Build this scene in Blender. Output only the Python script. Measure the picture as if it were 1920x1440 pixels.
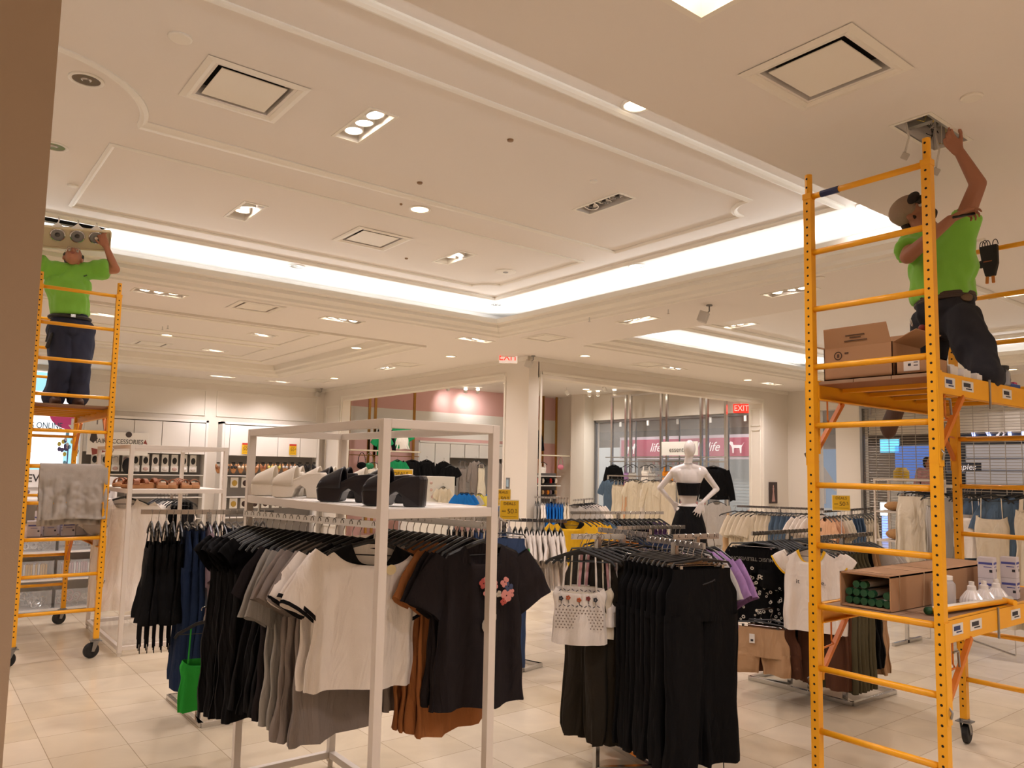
import bpy, bmesh, math, random
from mathutils import Vector, Matrix, noise
for o in list(bpy.data.objects): bpy.data.objects.remove(o, do_unlink=True)
SC = bpy.context.scene; COL = SC.collection
random.seed(7)
# ---------------------------------------------------------------- camera
EYE = 1.667; FPX = 1449.18; CY = 748.1
_yaw, _pit, _rol = math.radians(38.1425), math.radians(5.2952), math.radians(1.1477)
FW = Vector((math.sin(_yaw)*math.cos(_pit), math.cos(_yaw)*math.cos(_pit), math.sin(_pit)))
_rt = Vector((math.cos(_yaw), -math.sin(_yaw), 0)); _up = _rt.cross(FW)
RT = _rt*math.cos(_rol)+_up*math.sin(_rol); UP = -_rt*math.sin(_rol)+_up*math.cos(_rol)
cam = bpy.data.cameras.new('camera'); camo = bpy.data.objects.new('camera', cam); COL.objects.link(camo)
cam.sensor_width = 36; cam.lens = 36*FPX/1920; cam.shift_y = (CY-720)/1920; cam.clip_start = .05; cam.clip_end = 200
camo.matrix_world = Matrix(((RT.x, UP.x, -FW.x, 0), (RT.y, UP.y, -FW.y, 0), (RT.z, UP.z, -FW.z, EYE), (0, 0, 0, 1)))
SC.camera = camo
def _ray(x, y): return FW+RT*((x-960)/FPX)-UP*((y-CY)/FPX)
_C = Vector((0, 0, EYE))
def at(x, y, z):            # photo point on the horizontal plane at height z
    d = _ray(x, y); return _C+d*((z-EYE)/d.z)
def atX(x, y, X): d = _ray(x, y); return _C+d*(X/d.x)
def atY(x, y, Y): d = _ray(x, y); return _C+d*(Y/d.y)
# ---------------------------------------------------------------- world, exposure
W = bpy.data.worlds.new('world'); SC.world = W; W.use_nodes = True
W.node_tree.nodes['Background'].inputs[0].default_value = (1, .93, .84, 1)
W.node_tree.nodes['Background'].inputs[1].default_value = .16
SC.view_settings.view_transform = 'Standard'; SC.view_settings.look = 'None'
SC.view_settings.gamma = 1; SC.view_settings.use_curve_mapping = False
SC.view_settings.exposure = -0.2
SC.cycles.use_denoising = True; SC.cycles.max_bounces = 7; SC.cycles.diffuse_bounces = 4; SC.cycles.glossy_bounces = 3
SC.cycles.transmission_bounces = 4; SC.cycles.sample_clamp_indirect = 4; SC.cycles.sample_clamp_direct = 0
SC.cycles.caustics_reflective = False; SC.cycles.caustics_refractive = False
WARM = (1, .895, .90); COOL = (.93, .97, 1.0)
P_SPOT = 150; P_DOWN = 62; P_COVE = 13; P_TRACK = 85
def light(kind, p, power, color, parent=None, size=.1, size_y=None, rot=(0, 0, 0), angle=130, blend=1, name='bulb_light'):
    l = bpy.data.lights.new(name, kind); l.energy = power; l.color = color
    if kind == 'AREA':
        l.shape = 'RECTANGLE' if size_y else 'DISK'; l.size = size
        if size_y: l.size_y = size_y
    else: l.shadow_soft_size = size
    if kind == 'SPOT': l.spot_size = math.radians(angle); l.spot_blend = blend
    o = bpy.data.objects.new(name, l); COL.objects.link(o); o.rotation_euler = rot
    if parent is not None: o.parent = parent; o.location = inv(parent) @ Vector(p)
    else: o.location = p
    return o
# ---------------------------------------------------------------- materials
def lin(c):
    if isinstance(c, str): c = [int(c[i:i+2], 16)/255 for i in (0, 2, 4)]
    return tuple((v/12.92 if v <= .04045 else ((v+.055)/1.055)**2.4) for v in c)+(1,)
MATS = {}
def mat(name, c, rough=.5, metal=0, bump=0, bscale=200, var=0, vscale=8, emit=None, es=0, alpha=1, trans=0, coat=0, sheen=0, spec=None, wrinkle=0):
    if name in MATS: return MATS[name]
    m = bpy.data.materials.new(name); m.use_nodes = True; nt = m.node_tree; b = nt.nodes['Principled BSDF']
    b.inputs['Base Color'].default_value = lin(c); b.inputs['Roughness'].default_value = rough; b.inputs['Metallic'].default_value = metal
    b.inputs['Alpha'].default_value = alpha; b.inputs['Transmission Weight'].default_value = trans; b.inputs['Coat Weight'].default_value = coat
    b.inputs['Sheen Weight'].default_value = sheen
    if spec is not None: b.inputs['Specular IOR Level'].default_value = spec
    if emit: b.inputs['Emission Color'].default_value = lin(emit); b.inputs['Emission Strength'].default_value = es
    if var or bump:
        tc = nt.nodes.new('ShaderNodeTexCoord')
    if var:
        n = nt.nodes.new('ShaderNodeTexNoise'); n.inputs['Scale'].default_value = vscale; n.inputs['Detail'].default_value = 4
        nt.links.new(tc.outputs['Object'], n.inputs['Vector'])
        mx = nt.nodes.new('ShaderNodeMix'); mx.data_type = 'RGBA'
        L = lin(c); mx.inputs[6].default_value = tuple(max(0, v*(1-var)) for v in L[:3])+(1,); mx.inputs[7].default_value = tuple(min(1, v*(1+var)) for v in L[:3])+(1,)
        nt.links.new(n.outputs['Fac'], mx.inputs[0]); nt.links.new(mx.outputs[2], b.inputs['Base Color'])
    if bump:
        n2 = nt.nodes.new('ShaderNodeTexNoise'); n2.inputs['Scale'].default_value = bscale; n2.inputs['Detail'].default_value = 3
        nt.links.new(tc.outputs['Object'], n2.inputs['Vector'])
        bp = nt.nodes.new('ShaderNodeBump'); bp.inputs['Strength'].default_value = bump; bp.inputs['Distance'].default_value = .01
        nt.links.new(n2.outputs['Fac'], bp.inputs['Height']); nt.links.new(bp.outputs['Normal'], b.inputs['Normal'])
        if wrinkle:
            n3 = nt.nodes.new('ShaderNodeTexNoise'); n3.inputs['Scale'].default_value = 6; n3.inputs['Detail'].default_value = 3; n3.inputs['Distortion'].default_value = .8
            mp = nt.nodes.new('ShaderNodeMapping'); mp.inputs['Scale'].default_value = (1.6, 1.6, .55); mp.inputs['Rotation'].default_value = (0, .25, 0); nt.links.new(tc.outputs['Object'], mp.inputs['Vector']); nt.links.new(mp.outputs['Vector'], n3.inputs['Vector'])
            b3 = nt.nodes.new('ShaderNodeBump'); b3.inputs['Strength'].default_value = wrinkle; b3.inputs['Distance'].default_value = .06; nt.links.new(n3.outputs['Fac'], b3.inputs['Height']); nt.links.new(b3.outputs['Normal'], bp.inputs['Normal'])
    MATS[name] = m; return m
def floor_mat():
    m = bpy.data.materials.new('marble_tile'); m.use_nodes = True; nt = m.node_tree; b = nt.nodes['Principled BSDF']; N = nt.nodes.new; K = nt.links.new
    tc = N('ShaderNodeTexCoord'); mp = N('ShaderNodeMapping'); K(tc.outputs['Object'], mp.inputs['Vector'])
    mp.inputs['Location'].default_value = (-.362, -.2, 0)
    br = N('ShaderNodeTexBrick'); K(mp.outputs['Vector'], br.inputs['Vector'])
    br.inputs['Scale'].default_value = 1; br.inputs['Brick Width'].default_value = .412; br.inputs['Row Height'].default_value = .412
    br.offset = 0; br.squash = 1; br.inputs['Mortar Size'].default_value = .0022; br.inputs['Mortar Smooth'].default_value = .2; br.inputs['Bias'].default_value = 0
    br.inputs['Color1'].default_value = lin('e4dac9'); br.inputs['Color2'].default_value = lin('d6cab5'); br.inputs['Mortar'].default_value = lin('a89a84')
    n = N('ShaderNodeTexNoise'); K(tc.outputs['Object'], n.inputs['Vector']); n.inputs['Scale'].default_value = 1.7; n.inputs['Detail'].default_value = 8; n.inputs['Distortion'].default_value = 1.4
    cr = N('ShaderNodeValToRGB'); K(n.outputs['Fac'], cr.inputs[0]); cr.color_ramp.elements[0].position = .3; cr.color_ramp.elements[0].color = lin('e8e0d4'); cr.color_ramp.elements[1].position = .7; cr.color_ramp.elements[1].color = lin('fff8ea')
    mx = N('ShaderNodeMix'); mx.data_type = 'RGBA'; mx.blend_type = 'MULTIPLY'; mx.inputs[0].default_value = .8; K(br.outputs['Color'], mx.inputs[6]); K(cr.outputs[0], mx.inputs[7])
    K(mx.outputs[2], b.inputs['Base Color']); b.inputs['Roughness'].default_value = .2; b.inputs['Specular IOR Level'].default_value = .5
    n3 = N('ShaderNodeTexNoise'); K(tc.outputs['Object'], n3.inputs['Vector']); n3.inputs['Scale'].default_value = 5
    mr = N('ShaderNodeMapRange'); K(n3.outputs['Fac'], mr.inputs[0]); mr.inputs[3].default_value = .12; mr.inputs[4].default_value = .3; K(mr.outputs[0], b.inputs['Roughness'])
    return m
M_FLOOR = floor_mat()
PAINT = mat('ceiling_paint', 'e8e1d9', .85, bump=.03, bscale=60)
WALL = mat('wall_paint', 'e4dcd0', .75, bump=.04, bscale=300)
TRIMM = mat('trim_paint', 'ece6da', .55)
COLM = mat('column_paint_shaded', 'b09880', .8, bump=.05, bscale=300)  # wall paint darkened: the column's shade is put into its colour
PINK = mat('pink_paint', 'e0b3ae', .8); WHITEP = mat('white_paint', 'efece6', .5)
GLASS = mat('shop_glass', 'ffffff', .02, alpha=.13, spec=.6)
CHROME = mat('chrome', 'd2d2d2', .18, 1); BRASS = mat('brass', 'b98d4c', .25, 1); STEEL = mat('steel', '9a9a9a', .35, 1)
BLACK = mat('black_plastic', '101010', .35); DARK = mat('dark_void', '15120f', .9); GREY = mat('grey_plastic', '8d8a86', .5)
YEL = mat('scaffold_yellow', 'f6ac1c', .38, var=.12, vscale=5, bump=.05, bscale=40); WHITE_METAL = mat('white_powder_coat', 'ddd3c8', .45)
# ---------------------------------------------------------------- mesh builder
class MB:
    def __init__(s): s.v = []; s.f = []; s.m = []; s.k = 0
    def add(s, vs, fs):
        n = len(s.v); s.v += [Vector(v) for v in vs]; s.f += [tuple(i+n for i in f) for f in fs]; s.m += [s.k]*len(fs); return s
    def mi(s, k): s.k = k; return s
    def box(s, c, d, rot=None):
        h = [x/2 for x in d]; vs = [Vector((a*h[0], b*h[1], e*h[2])) for a in (-1, 1) for b in (-1, 1) for e in (-1, 1)]
        if rot is not None:
            R = Matrix.Rotation(rot, 3, 'Z') if isinstance(rot, (int, float)) else rot
            vs = [R @ v for v in vs]
        return s.add([v+Vector(c) for v in vs], [(0, 1, 3, 2), (4, 6, 7, 5), (0, 4, 5, 1), (2, 3, 7, 6), (0, 2, 6, 4), (1, 5, 7, 3)])
    def bb(s, x0, x1, y0, y1, z0, z1): return s.box(((x0+x1)/2, (y0+y1)/2, (z0+z1)/2), (x1-x0, y1-y0, z1-z0))
    def bar(s, a, b, w, h=None, upv=(0, 0, 1)):   # square bar between two points
        a = Vector(a); b = Vector(b); h = h or w; t = (b-a).normalized(); u = Vector(upv)
        if abs(t.dot(u)) > .95: u = Vector((1, 0, 0))
        sd = t.cross(u).normalized(); u = sd.cross(t)
        vs = [p+sd*(i*w/2)+u*(j*h/2) for p in (a, b) for i, j in ((-1, -1), (1, -1), (1, 1), (-1, 1))]
        return s.add(vs, [(0, 1, 2, 3), (7, 6, 5, 4), (0, 4, 5, 1), (1, 5, 6, 2), (2, 6, 7, 3), (3, 7, 4, 0)])
    def tube(s, pts, r, n=8, cap=True, closed=False, flat=1):
        pts = [Vector(p) for p in pts]; m = len(pts); rr = r if isinstance(r, (list, tuple)) else [r]*m
        t0 = (pts[1]-pts[0]).normalized(); u = Vector((0, 0, 1)) if abs(t0.z) < .9 else Vector((1, 0, 0)); rings = []
        for i in range(m):
            if closed: t = (pts[(i+1) % m]-pts[i-1])
            else: t = (pts[min(i+1, m-1)]-pts[max(i-1, 0)])
            t.normalize(); sd = t.cross(u)
            if sd.length < 1e-5: sd = t.orthogonal()
            sd.normalize(); u = sd.cross(t).normalized()
            rings.append([pts[i]+sd*(math.cos(2*math.pi*k/n)*rr[i])+u*(math.sin(2*math.pi*k/n)*rr[i]*flat) for k in range(n)])
        return s.loft(rings, cap, cap, closed)
    def loft(s, rings, c0=True, c1=True, closed=False):
        n = len(rings[0]); m = len(rings); vs = [p for r in rings for p in r]; fs = []
        for i in range(m if closed else m-1):
            j = (i+1) % m
            for k in range(n): fs.append((i*n+k, i*n+(k+1) % n, j*n+(k+1) % n, j*n+k))
        if not closed:
            if c0: fs.append(tuple(range(n-1, -1, -1)))
            if c1: fs.append(tuple((m-1)*n+k for k in range(n)))
        return s.add(vs, fs)
    def lathe(s, prof, c=(0, 0, 0), n=20, cap=True, axis=None):
        R = Matrix.Identity(3) if axis is None else Vector((0, 0, 1)).rotation_difference(Vector(axis)).to_matrix()
        return s.loft([[R @ Vector((r*math.cos(2*math.pi*k/n), r*math.sin(2*math.pi*k/n), z))+Vector(c) for k in range(n)] for r, z in prof], cap, cap)
    def disc(s, c, r, nrm=(0, 0, -1), n=20):
        nrm = Vector(nrm).normalized(); a = nrm.orthogonal().normalized(); b = nrm.cross(a)
        return s.add([Vector(c)+a*(r*math.cos(2*math.pi*k/n))+b*(r*math.sin(2*math.pi*k/n)) for k in range(n)], [tuple(range(n))])
    def prism(s, p2, o, ax, ay, depth):   # outline in the plane (ax, ay) pushed along depth vector
        o, ax, ay, depth = Vector(o), Vector(ax), Vector(ay), Vector(depth); n = len(p2)
        a = [o+ax*x+ay*y for x, y in p2]; b = [p+depth for p in a]
        return s.add(a+b, [tuple(range(n-1, -1, -1)), tuple(range(n, 2*n))]+[(k, (k+1) % n, n+(k+1) % n, n+k) for k in range(n)])
    def ell(s, c, r, n=14, m=9, R=None):
        rings = []
        for i in range(m+1):
            a = math.pi*i/m; a = min(max(a, .02), math.pi-.02)
            ring = [Vector((r[0]*math.sin(a)*math.cos(2*math.pi*k/n), r[1]*math.sin(a)*math.sin(2*math.pi*k/n), r[2]*math.cos(a))) for k in range(n)]
            if R is not None: ring = [R @ v for v in ring]
            rings.append([v+Vector(c) for v in ring][::-1])
        return s.loft(rings)
    def quad(s, a, b, c, d): return s.add([a, b, c, d], [(0, 1, 2, 3)])
    def build(s, name, mats, parent=None, smooth=False, bevel=0, seg=2, local=False):
        me = bpy.data.meshes.new(name); vs = s.v
        if parent is not None and not local:
            I = inv(parent); vs = [I @ v for v in vs]
        me.from_pydata([tuple(v) for v in vs], [], s.f)
        for m in (mats if isinstance(mats, (list, tuple)) else [mats]): me.materials.append(m)
        for p, k in zip(me.polygons, s.m): p.material_index = k; p.use_smooth = smooth
        bm = bmesh.new(); bm.from_mesh(me); bmesh.ops.recalc_face_normals(bm, faces=bm.faces); bm.to_mesh(me); bm.free()
        o = bpy.data.objects.new(name, me); COL.objects.link(o)
        if parent is not None: o.parent = parent
        if bevel:
            md = o.modifiers.new('edge', 'BEVEL'); md.width = bevel; md.segments = seg; md.limit_method = 'ANGLE'; md.angle_limit = math.radians(40)
        return o
def wm(o):
    M = Matrix.LocRotScale(o.location, o.rotation_euler, o.scale)
    return wm(o.parent) @ M if o.parent else M
def inv(o): return wm(o).inverted()
def tag(o, label, cat, group=None, kind=None):
    o['label'] = label; o['category'] = cat
    if group: o['group'] = group
    if kind: o['kind'] = kind
    return o
def thing(name, label, cat, loc=(0, 0, 0), rz=0, group=None, kind=None):
    o = bpy.data.objects.new(name, None); COL.objects.link(o); o.location = loc; o.rotation_euler = (0, 0, rz); o.empty_display_size = .1
    return tag(o, label, cat, group, kind)
def struct(name, mb, m, **k):
    o = mb.build(name, m, **k); o['kind'] = 'structure'; return o
def dup(root, loc=None, rz=None, label=None, group=None, rot=None):
    r = root.copy(); COL.objects.link(r)
    if loc is not None: r.location = loc
    if rz is not None: r.rotation_euler = (0, 0, rz)
    if rot is not None: r.rotation_euler = rot
    if label: r['label'] = label
    if group: r['group'] = group
    for ch in list(root.children):
        c = ch.copy(); COL.objects.link(c); c.parent = r
        for g in ch.children:
            d = g.copy(); COL.objects.link(d); d.parent = c
    return r
def textmesh(name, body, size, m, parent, origin, ax, ay, ext=.002, align='CENTER', sx=1, shear=0, bold=.004):
    cu = bpy.data.curves.new(name, 'FONT'); cu.body = body; cu.size = size; cu.align_x = align; cu.align_y = 'CENTER'; cu.extrude = ext; cu.shear = shear; cu.offset = bold*size; cu.resolution_u = 3
    t = bpy.data.objects.new(name, cu); COL.objects.link(t); bpy.context.view_layer.update()
    me = bpy.data.meshes.new_from_object(t.evaluated_get(bpy.context.evaluated_depsgraph_get())); bpy.data.objects.remove(t)
    ax = Vector(ax).normalized(); ay = Vector(ay).normalized(); az = ax.cross(ay); I = inv(parent) if parent else Matrix.Identity(4)
    for v in me.vertices: v.co = I @ (Vector(origin)+ax*v.co.x*sx+ay*v.co.y+az*v.co.z)
    me.materials.clear(); me.materials.append(m)
    o = bpy.data.objects.new(name, me); COL.objects.link(o)
    if parent: o.parent = parent
    return o
EX, EY, EZ = Vector((1, 0, 0)), Vector((0, 1, 0)), Vector((0, 0, 1))
# ================================================================ the room
ZC = 3.55; ZT = 3.95; ZB = 3.75; XM = 15.5; YB = 17.6; YP = 9.75; XP = 8.0
def plate(name, x0, x1, y0, y1, z, holes, m, depth=.12):
    xs = sorted(set([x0, x1]+[h[i] for h in holes for i in (0, 1) if x0 < h[i] < x1])); ys = sorted(set([y0, y1]+[h[i] for h in holes for i in (2, 3) if y0 < h[i] < y1]))
    mb = MB()
    ins = lambda x, y: any(h[0] < x < h[1] and h[2] < y < h[3] for h in holes)
    for i in range(len(xs)-1):
        run = None
        for j in range(len(ys)-1):
            s = not ins((xs[i]+xs[i+1])/2, (ys[j]+ys[j+1])/2)
            if s and run is None: run = ys[j]
            if (not s or j == len(ys)-2) and run is not None:
                e = ys[j+1] if s else ys[j]
                mb.quad((xs[i], run, z), (xs[i], e, z), (xs[i+1], e, z), (xs[i+1], run, z)); run = None
    for h in holes:
        a, b, c, d = h[:4]; dz = h[4] if len(h) > 4 else depth
        for p, q in (((a, c), (b, c)), ((b, c), (b, d)), ((b, d), (a, d)), ((a, d), (a, c))):
            mb.quad((p[0], p[1], z), (q[0], q[1], z), (q[0], q[1], z+dz), (p[0], p[1], z+dz))
    return struct(name, mb, m)
FL = MB(); FL.quad((-5, -4.5, 0), (XM, -4.5, 0), (XM, YB, 0), (-5, YB, 0)); struct('floor', FL, M_FLOOR)
# recessed fittings: (x, y, length along x, length along y)
TRI = {}   # holes per ceiling
def hole(x, y, lx, ly, dz=.1): return (x-lx/2, x+lx/2, y-ly/2, y+ly/2, dz)
low_multi = [(2.12, 9.07, 'x', 3, 1, 'with three lamps, in the flat ceiling behind the left worker'), (4.32, 9.07, 'x', 3, 1, 'with three lamps, middle one of the row beyond the glowing cove'), (6.43, 9.07, 'x', 3, 1, 'with three lamps, just outside the far corner of the glowing cove'),
    (7.02, 6.46, 'y', 3, 1, 'with lit lamps, right of the glowing cove corner beside a white speaker'), (7.02, 4.37, 'y', 3, 1, 'with lit lamps, directly left of the right scaffold post'), (10.75, 9.03, 'x', 3, 1, 'with three lamps, in front of the wide opening to the mall window'),
    (7.08, 12.9, 'y', 3, 1, 'with lit lamps, between the far tray and the pink room opening'), (5.27, 16.75, 'x', 3, 1, 'with lit lamps, farthest left above the shoe wall'), (6.5, 16.75, 'x', 3, 1, 'with lit lamps, near the back wall corner'), (13.9, 9.1, 'x', 3, 1, 'with lit lamps, above the framed picture pilaster')]
low_vent = [(3.247, 1.826, .562, 'largest square ceiling air diffuser, above the right scaffold side'), (3.2, 9.07, .56, 'square air diffuser in the ceiling behind the left scaffold'), (7.07, 8.24, .56, 'square air diffuser beyond the corner of the glowing cove'), (7.1, 12.2, .56, 'square air diffuser in front of the pink room opening'),
    (7.1, 15.9, .56, 'square air diffuser farthest away near the back corner'), (10.1, 9.04, .56, 'square air diffuser in front of the opening to the mall window'), (9.28, 4.27, .5, 'square air diffuser behind the kneeling worker')]
HATCH = (4.05, 4.53, 1.71, 1.89, .3); TOPL = (2.1, 2.461, 1.55, 1.92, .12)
XA1, YA0, YA1 = 6.55, 2.62, 8.64
trayA = (-2.6, XA1, YA0, YA1, .001); trayB = (-2.6, 6.2, 10.05, 15.9, .2); trayC = (7.87, 14.1, 2.75, 8.31, .001)
holes = [trayA, trayB, trayC, HATCH, TOPL, (XP+.199, XM+.01, YP+.22, YB+.01, .34)]
LX, LW = .52, .17
for x, y, ax, n, on, lb in low_multi:
    if 7.87 < x < 14.1 and 2.75 < y < 8.31: continue
    holes.append(hole(x, y, LX if ax == 'x' else LW, LW if ax == 'x' else LX))
for x, y, s, lb in low_vent:
    if not (7.87 < x < 14.1 and 2.75 < y < 8.31): holes.append(hole(x, y, s*.74, s*.74, .08))
plate('ceiling', -5, XM, -4.5, YB, ZC, holes, PAINT)
# upper tray ceilings
t_multi = [(2.28, 4.57, 'y', 3, 1, 'with three bright lamps, nearest fully lit one overhead'), (2.28, 6.86, 'y', 2, 1, 'with two lamps, between the moulding frames at left'), (4.55, 6.86, 'y', 2, 1, 'with two starry lamps, beside the round ceiling speaker'), (4.55, 4.58, 'y', 3, 0, 'with three lamps switched off')]
t_vent = [(1.49, 4.62, .61, 'square air diffuser at the upper left of the tray ceiling'), (3.55, 6.84, .6, 'square air diffuser in the middle of the tray ceiling')]
HL = (.45, 1.41, 8.27, 8.46, .3)
hA = [hole(x, y, LX if a == 'x' else LW, LW if a == 'x' else LX) for x, y, a, n, on, lb in t_multi]+[hole(x, y, s*.74, s*.74, .08) for x, y, s, lb in t_vent]+[HL]
plate('ceiling_tray', -3.1, XA1+.6, YA0-.6, YA1+.5, ZT, hA, PAINT)
b_multi = [(4.4, 12.1, 'x', 2, 1, 'with two lamps, in the far tray beyond the glowing cove'), (4.36, 14.4, 'x', 2, 1, 'with two lamps, deepest inside the far tray'), (2.1, 12.07, 'x', 2, 1, 'with two lamps, right beside the left worker at the waist')]
b_vent = [(3.29, 14.46, .6, 'flat square air diffuser deep inside the far tray')]
plate('ceiling_far_tray', -2.6, 6.2, 10.05, 15.9, ZB, [hole(x, y, .4, LW) for x, y, a, n, on, lb in b_multi]+[hole(x, y, s*.74, s*.74, .08) for x, y, s, lb in b_vent], PAINT)
c_multi = [(9.93, 7.04, 'y', 3, 1, 'with three lamps, inside the right tray before the second glowing cove'), (10.6, 3.6, 'y', 2, 1, 'with two lamps, right of the kneeling worker')]
plate('ceiling_right_tray', 7.86, 14.7, 2.1, 8.9, ZT, [hole(x, y, LW, LX) for x, y, a, n, on, lb in c_multi], PAINT)
def riser(mb, p, q, z0, z1): mb.quad((p[0], p[1], z0), (q[0], q[1], z0), (q[0], q[1], z1), (p[0], p[1], z1))
# cove pockets: ledge, outer wall of the pocket
cv = MB()
cv.bb(-3, XA1+.55, YA1-.02, YA1+.5, 3.60, 3.66); cv.bb(XA1-.02, XA1+.55, YA0-.5, YA1+.5, 3.60, 3.66); cv.bb(-3, XA1+.55, YA0-.55, YA0-.001, 3.56, 3.62)
riser(cv, (-3, YA1+.42), (XA1+.5, YA1+.42), 3.6, ZT+.01); riser(cv, (XA1+.45, YA0-.5), (XA1+.45, YA1+.5), 3.6, ZT+.01); riser(cv, (-3, YA0-.5), (XA1+.5, YA0-.5), 3.55, ZT+.01)
cv.bb(7.86, 14.65, 8.29, 8.85, 3.60, 3.66); cv.bb(14.08, 14.65, 2.2, 8.85, 3.6, 3.66)
riser(cv, (7.86, 8.75), (14.6, 8.75), 3.6, ZT+.01); riser(cv, (14.55, 2.2), (14.55, 8.75), 3.6, ZT+.01); riser(cv, (7.86, 2.2), (14.6, 2.2), 3.55, ZT+.01); riser(cv, (7.87, 2.2), (7.87, 8.85), ZC, ZT+.01)
riser(cv, (-2.98, YA0-.5), (-2.98, YA1+.5), 3.5, ZT+.01)
struct('trim_1', cv, PAINT)
# crown mouldings stepped from the flat ceiling up to the lip
PROF = [(0, 0), (.0, -.022), (.035, -.022), (.045, -.002), (.10, .012), (.115, .045), (.175, .075), (.20, .075), (.205, .115), (.265, .125), (.27, .185), (.245, .185), (.2, .14), (0, .06)]
def crown(mb, pts, inward, prof=PROF, z=ZC, sc=1.0):  # pts polyline; inward: offset vectors at each point (mitred)
    rings = [[Vector((p[0]+iv[0]*a*sc, p[1]+iv[1]*a*sc, z+b*sc)) for a, b in prof] for p, iv in zip(pts, inward)]
    mb.loft(rings)
cr = MB()
crown(cr, [(-2.9, YA1), (XA1, YA1), (XA1, YA0-.25)], [(0, -1), (-1, -1), (-1, 0)])
struct('trim_2', cr, TRIMM)
cr = MB(); crown(cr, [(7.87, 8.31), (14.1, 8.31), (14.1, 2.76)], [(0, -1), (-1, -1), (-1, 0)]); struct('trim_3', cr, TRIMM)
PB = [(0, 0), (0, -.03), (.05, -.03), (.07, .0), (.15, .03), (.17, .08), (.22, .1), (.24, .2), (0, .2)]
cr = MB(); crown(cr, [(-2.6, 10.05), (6.2, 10.05), (6.2, 15.9), (-2.6, 15.9)], [(0, 1), (-1, 1), (-1, -1), (0, -1)], PB); struct('trim_4', cr, TRIMM)
# raised panel mouldings on the tray ceilings
MP = [(-.035, 0), (-.035, -.012), (-.02, -.022), (0, -.03), (.02, -.022), (.035, -.012), (.035, 0)]
def molding(mb, pts, z, sc=1.0):
    n = len(pts); rings = []
    for i in range(n):
        p0, p1, p2 = Vector(pts[i-1]), Vector(pts[i]), Vector(pts[(i+1) % n])
        d0 = (p1-p0).normalized(); d1 = (p2-p1).normalized(); nn = Vector((-(d0.y+d1.y), d0.x+d1.x))
        nn = nn.normalized() if nn.length > 1e-6 else Vector((-d1.y, d1.x)); k = 1/max(.35, nn.dot(Vector((-d1.y, d1.x))))
        rings.append([Vector((p1.x+nn.x*a*k*sc, p1.y+nn.y*a*k*sc, z+b*sc)) for a, b in MP])
    mb.loft(rings, False, False, True)
def arc(cx, cy, r, a0, a1, n=12): return [(cx+r*math.cos(math.radians(a0+(a1-a0)*i/n)), cy+r*math.sin(math.radians(a0+(a1-a0)*i/n))) for i in range(n+1)]
m1 = MB(); molding(m1, [(-2.2, 3.31), (6.06, 3.31), (6.06, 8.12), (-2.2, 8.12)], ZT, 1.15)
molding(m1, [(.35, 3.78)]+arc(5.66, 3.72, .28, 180, 90, 8)+[(5.66, 5.53), (1.11, 5.53)]+arc(.35, 5.53, .76, 0, -90, 16), ZT, .75)
molding(m1, [(1.03, 6.03), (5.66, 6.03)]+arc(5.66, 7.74, .25, -90, -180, 8)+[(5.0, 7.74), (1.03, 7.74)], ZT, .6)
struct('trim_5', m1, TRIMM)
m1 = MB(); molding(m1, [(-2, 10.75), (5.55, 10.75), (5.55, 15.2), (-2, 15.2)], ZB, 1.3); molding(m1, [(-1.5, 11.4), (5.0, 11.4), (5.0, 12.9), (-1.5, 12.9)], ZB, 1.0); molding(m1, [(-1.5, 13.3), (5.0, 13.3), (5.0, 14.8), (-1.5, 14.8)], ZB, 1.0)
struct('trim_6', m1, TRIMM)
m1 = MB(); molding(m1, [(8.6, 3.2), (13.6, 3.2), (13.6, 7.75), (8.6, 7.75)], ZT, 1.5); molding(m1, [(9.4, 3.7), (13.0, 3.7), (13.0, 7.3), (9.4, 7.3)], ZT, 1.2); struct('trim_7', m1, TRIMM)
# cove strip lights (tubes lying in the pockets behind the lip)
def cove(p, q, inw, pw=1):
    p = Vector(p); q = Vector(q); L = (q-p).length; n = max(1, round(L/1.6)); d = (q-p)/n
    for i in range(n):
        a = p+d*i; b = a+d; c = (a+b)/2; inw = Vector(inw)
        t = thing('cove_tube', 'white fluorescent tube lying in the lit ceiling cove', 'light tube', c, 0, 'tubes inside the ceiling coves')
        mb = MB(); mb.tube([a+d*.06, b-d*.06], .013, 8); mb.build('tube', TUBE, t)
        mb = MB(); mb.bar(a+d*.04-EZ*.022, b-d*.04-EZ*.022, .05, .02); mb.build('batten', WHITEP, t)
        ang = math.atan2(d.y, d.x)
        Lt = light('AREA', c+EZ*.03, P_COVE*pw*(d.length/1.6), COOL, t, size=d.length*.96, size_y=.05, rot=(0, 0, 0))
        nrm = (EZ*1.0+inw*.55).normalized(); xa = d.normalized(); za = -nrm; ya = za.cross(xa).normalized()
        Lt.rotation_euler = Matrix((xa, ya, za)).transposed().to_euler()
TUBE = mat('lit_tube', 'ffffff', .5, emit='f4f8ff', es=6)
cove((-2.8, YA1+.12, 3.70), (XA1+.1, YA1+.12, 3.70), (0, -1, 0)); cove((XA1+.12, YA0-.2, 3.70), (XA1+.12, YA1, 3.70), (-1, 0, 0)); cove((-2.8, YA0-.3, 3.66), (XA1, YA0-.3, 3.66), (0, 1, 0), .3)
cove((7.95, 8.48, 3.70), (14.1, 8.48, 3.70), (0, -1, 0)); cove((14.25, 2.6, 3.70), (14.25, 8.4, 3.70), (-1, 0, 0))
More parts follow.
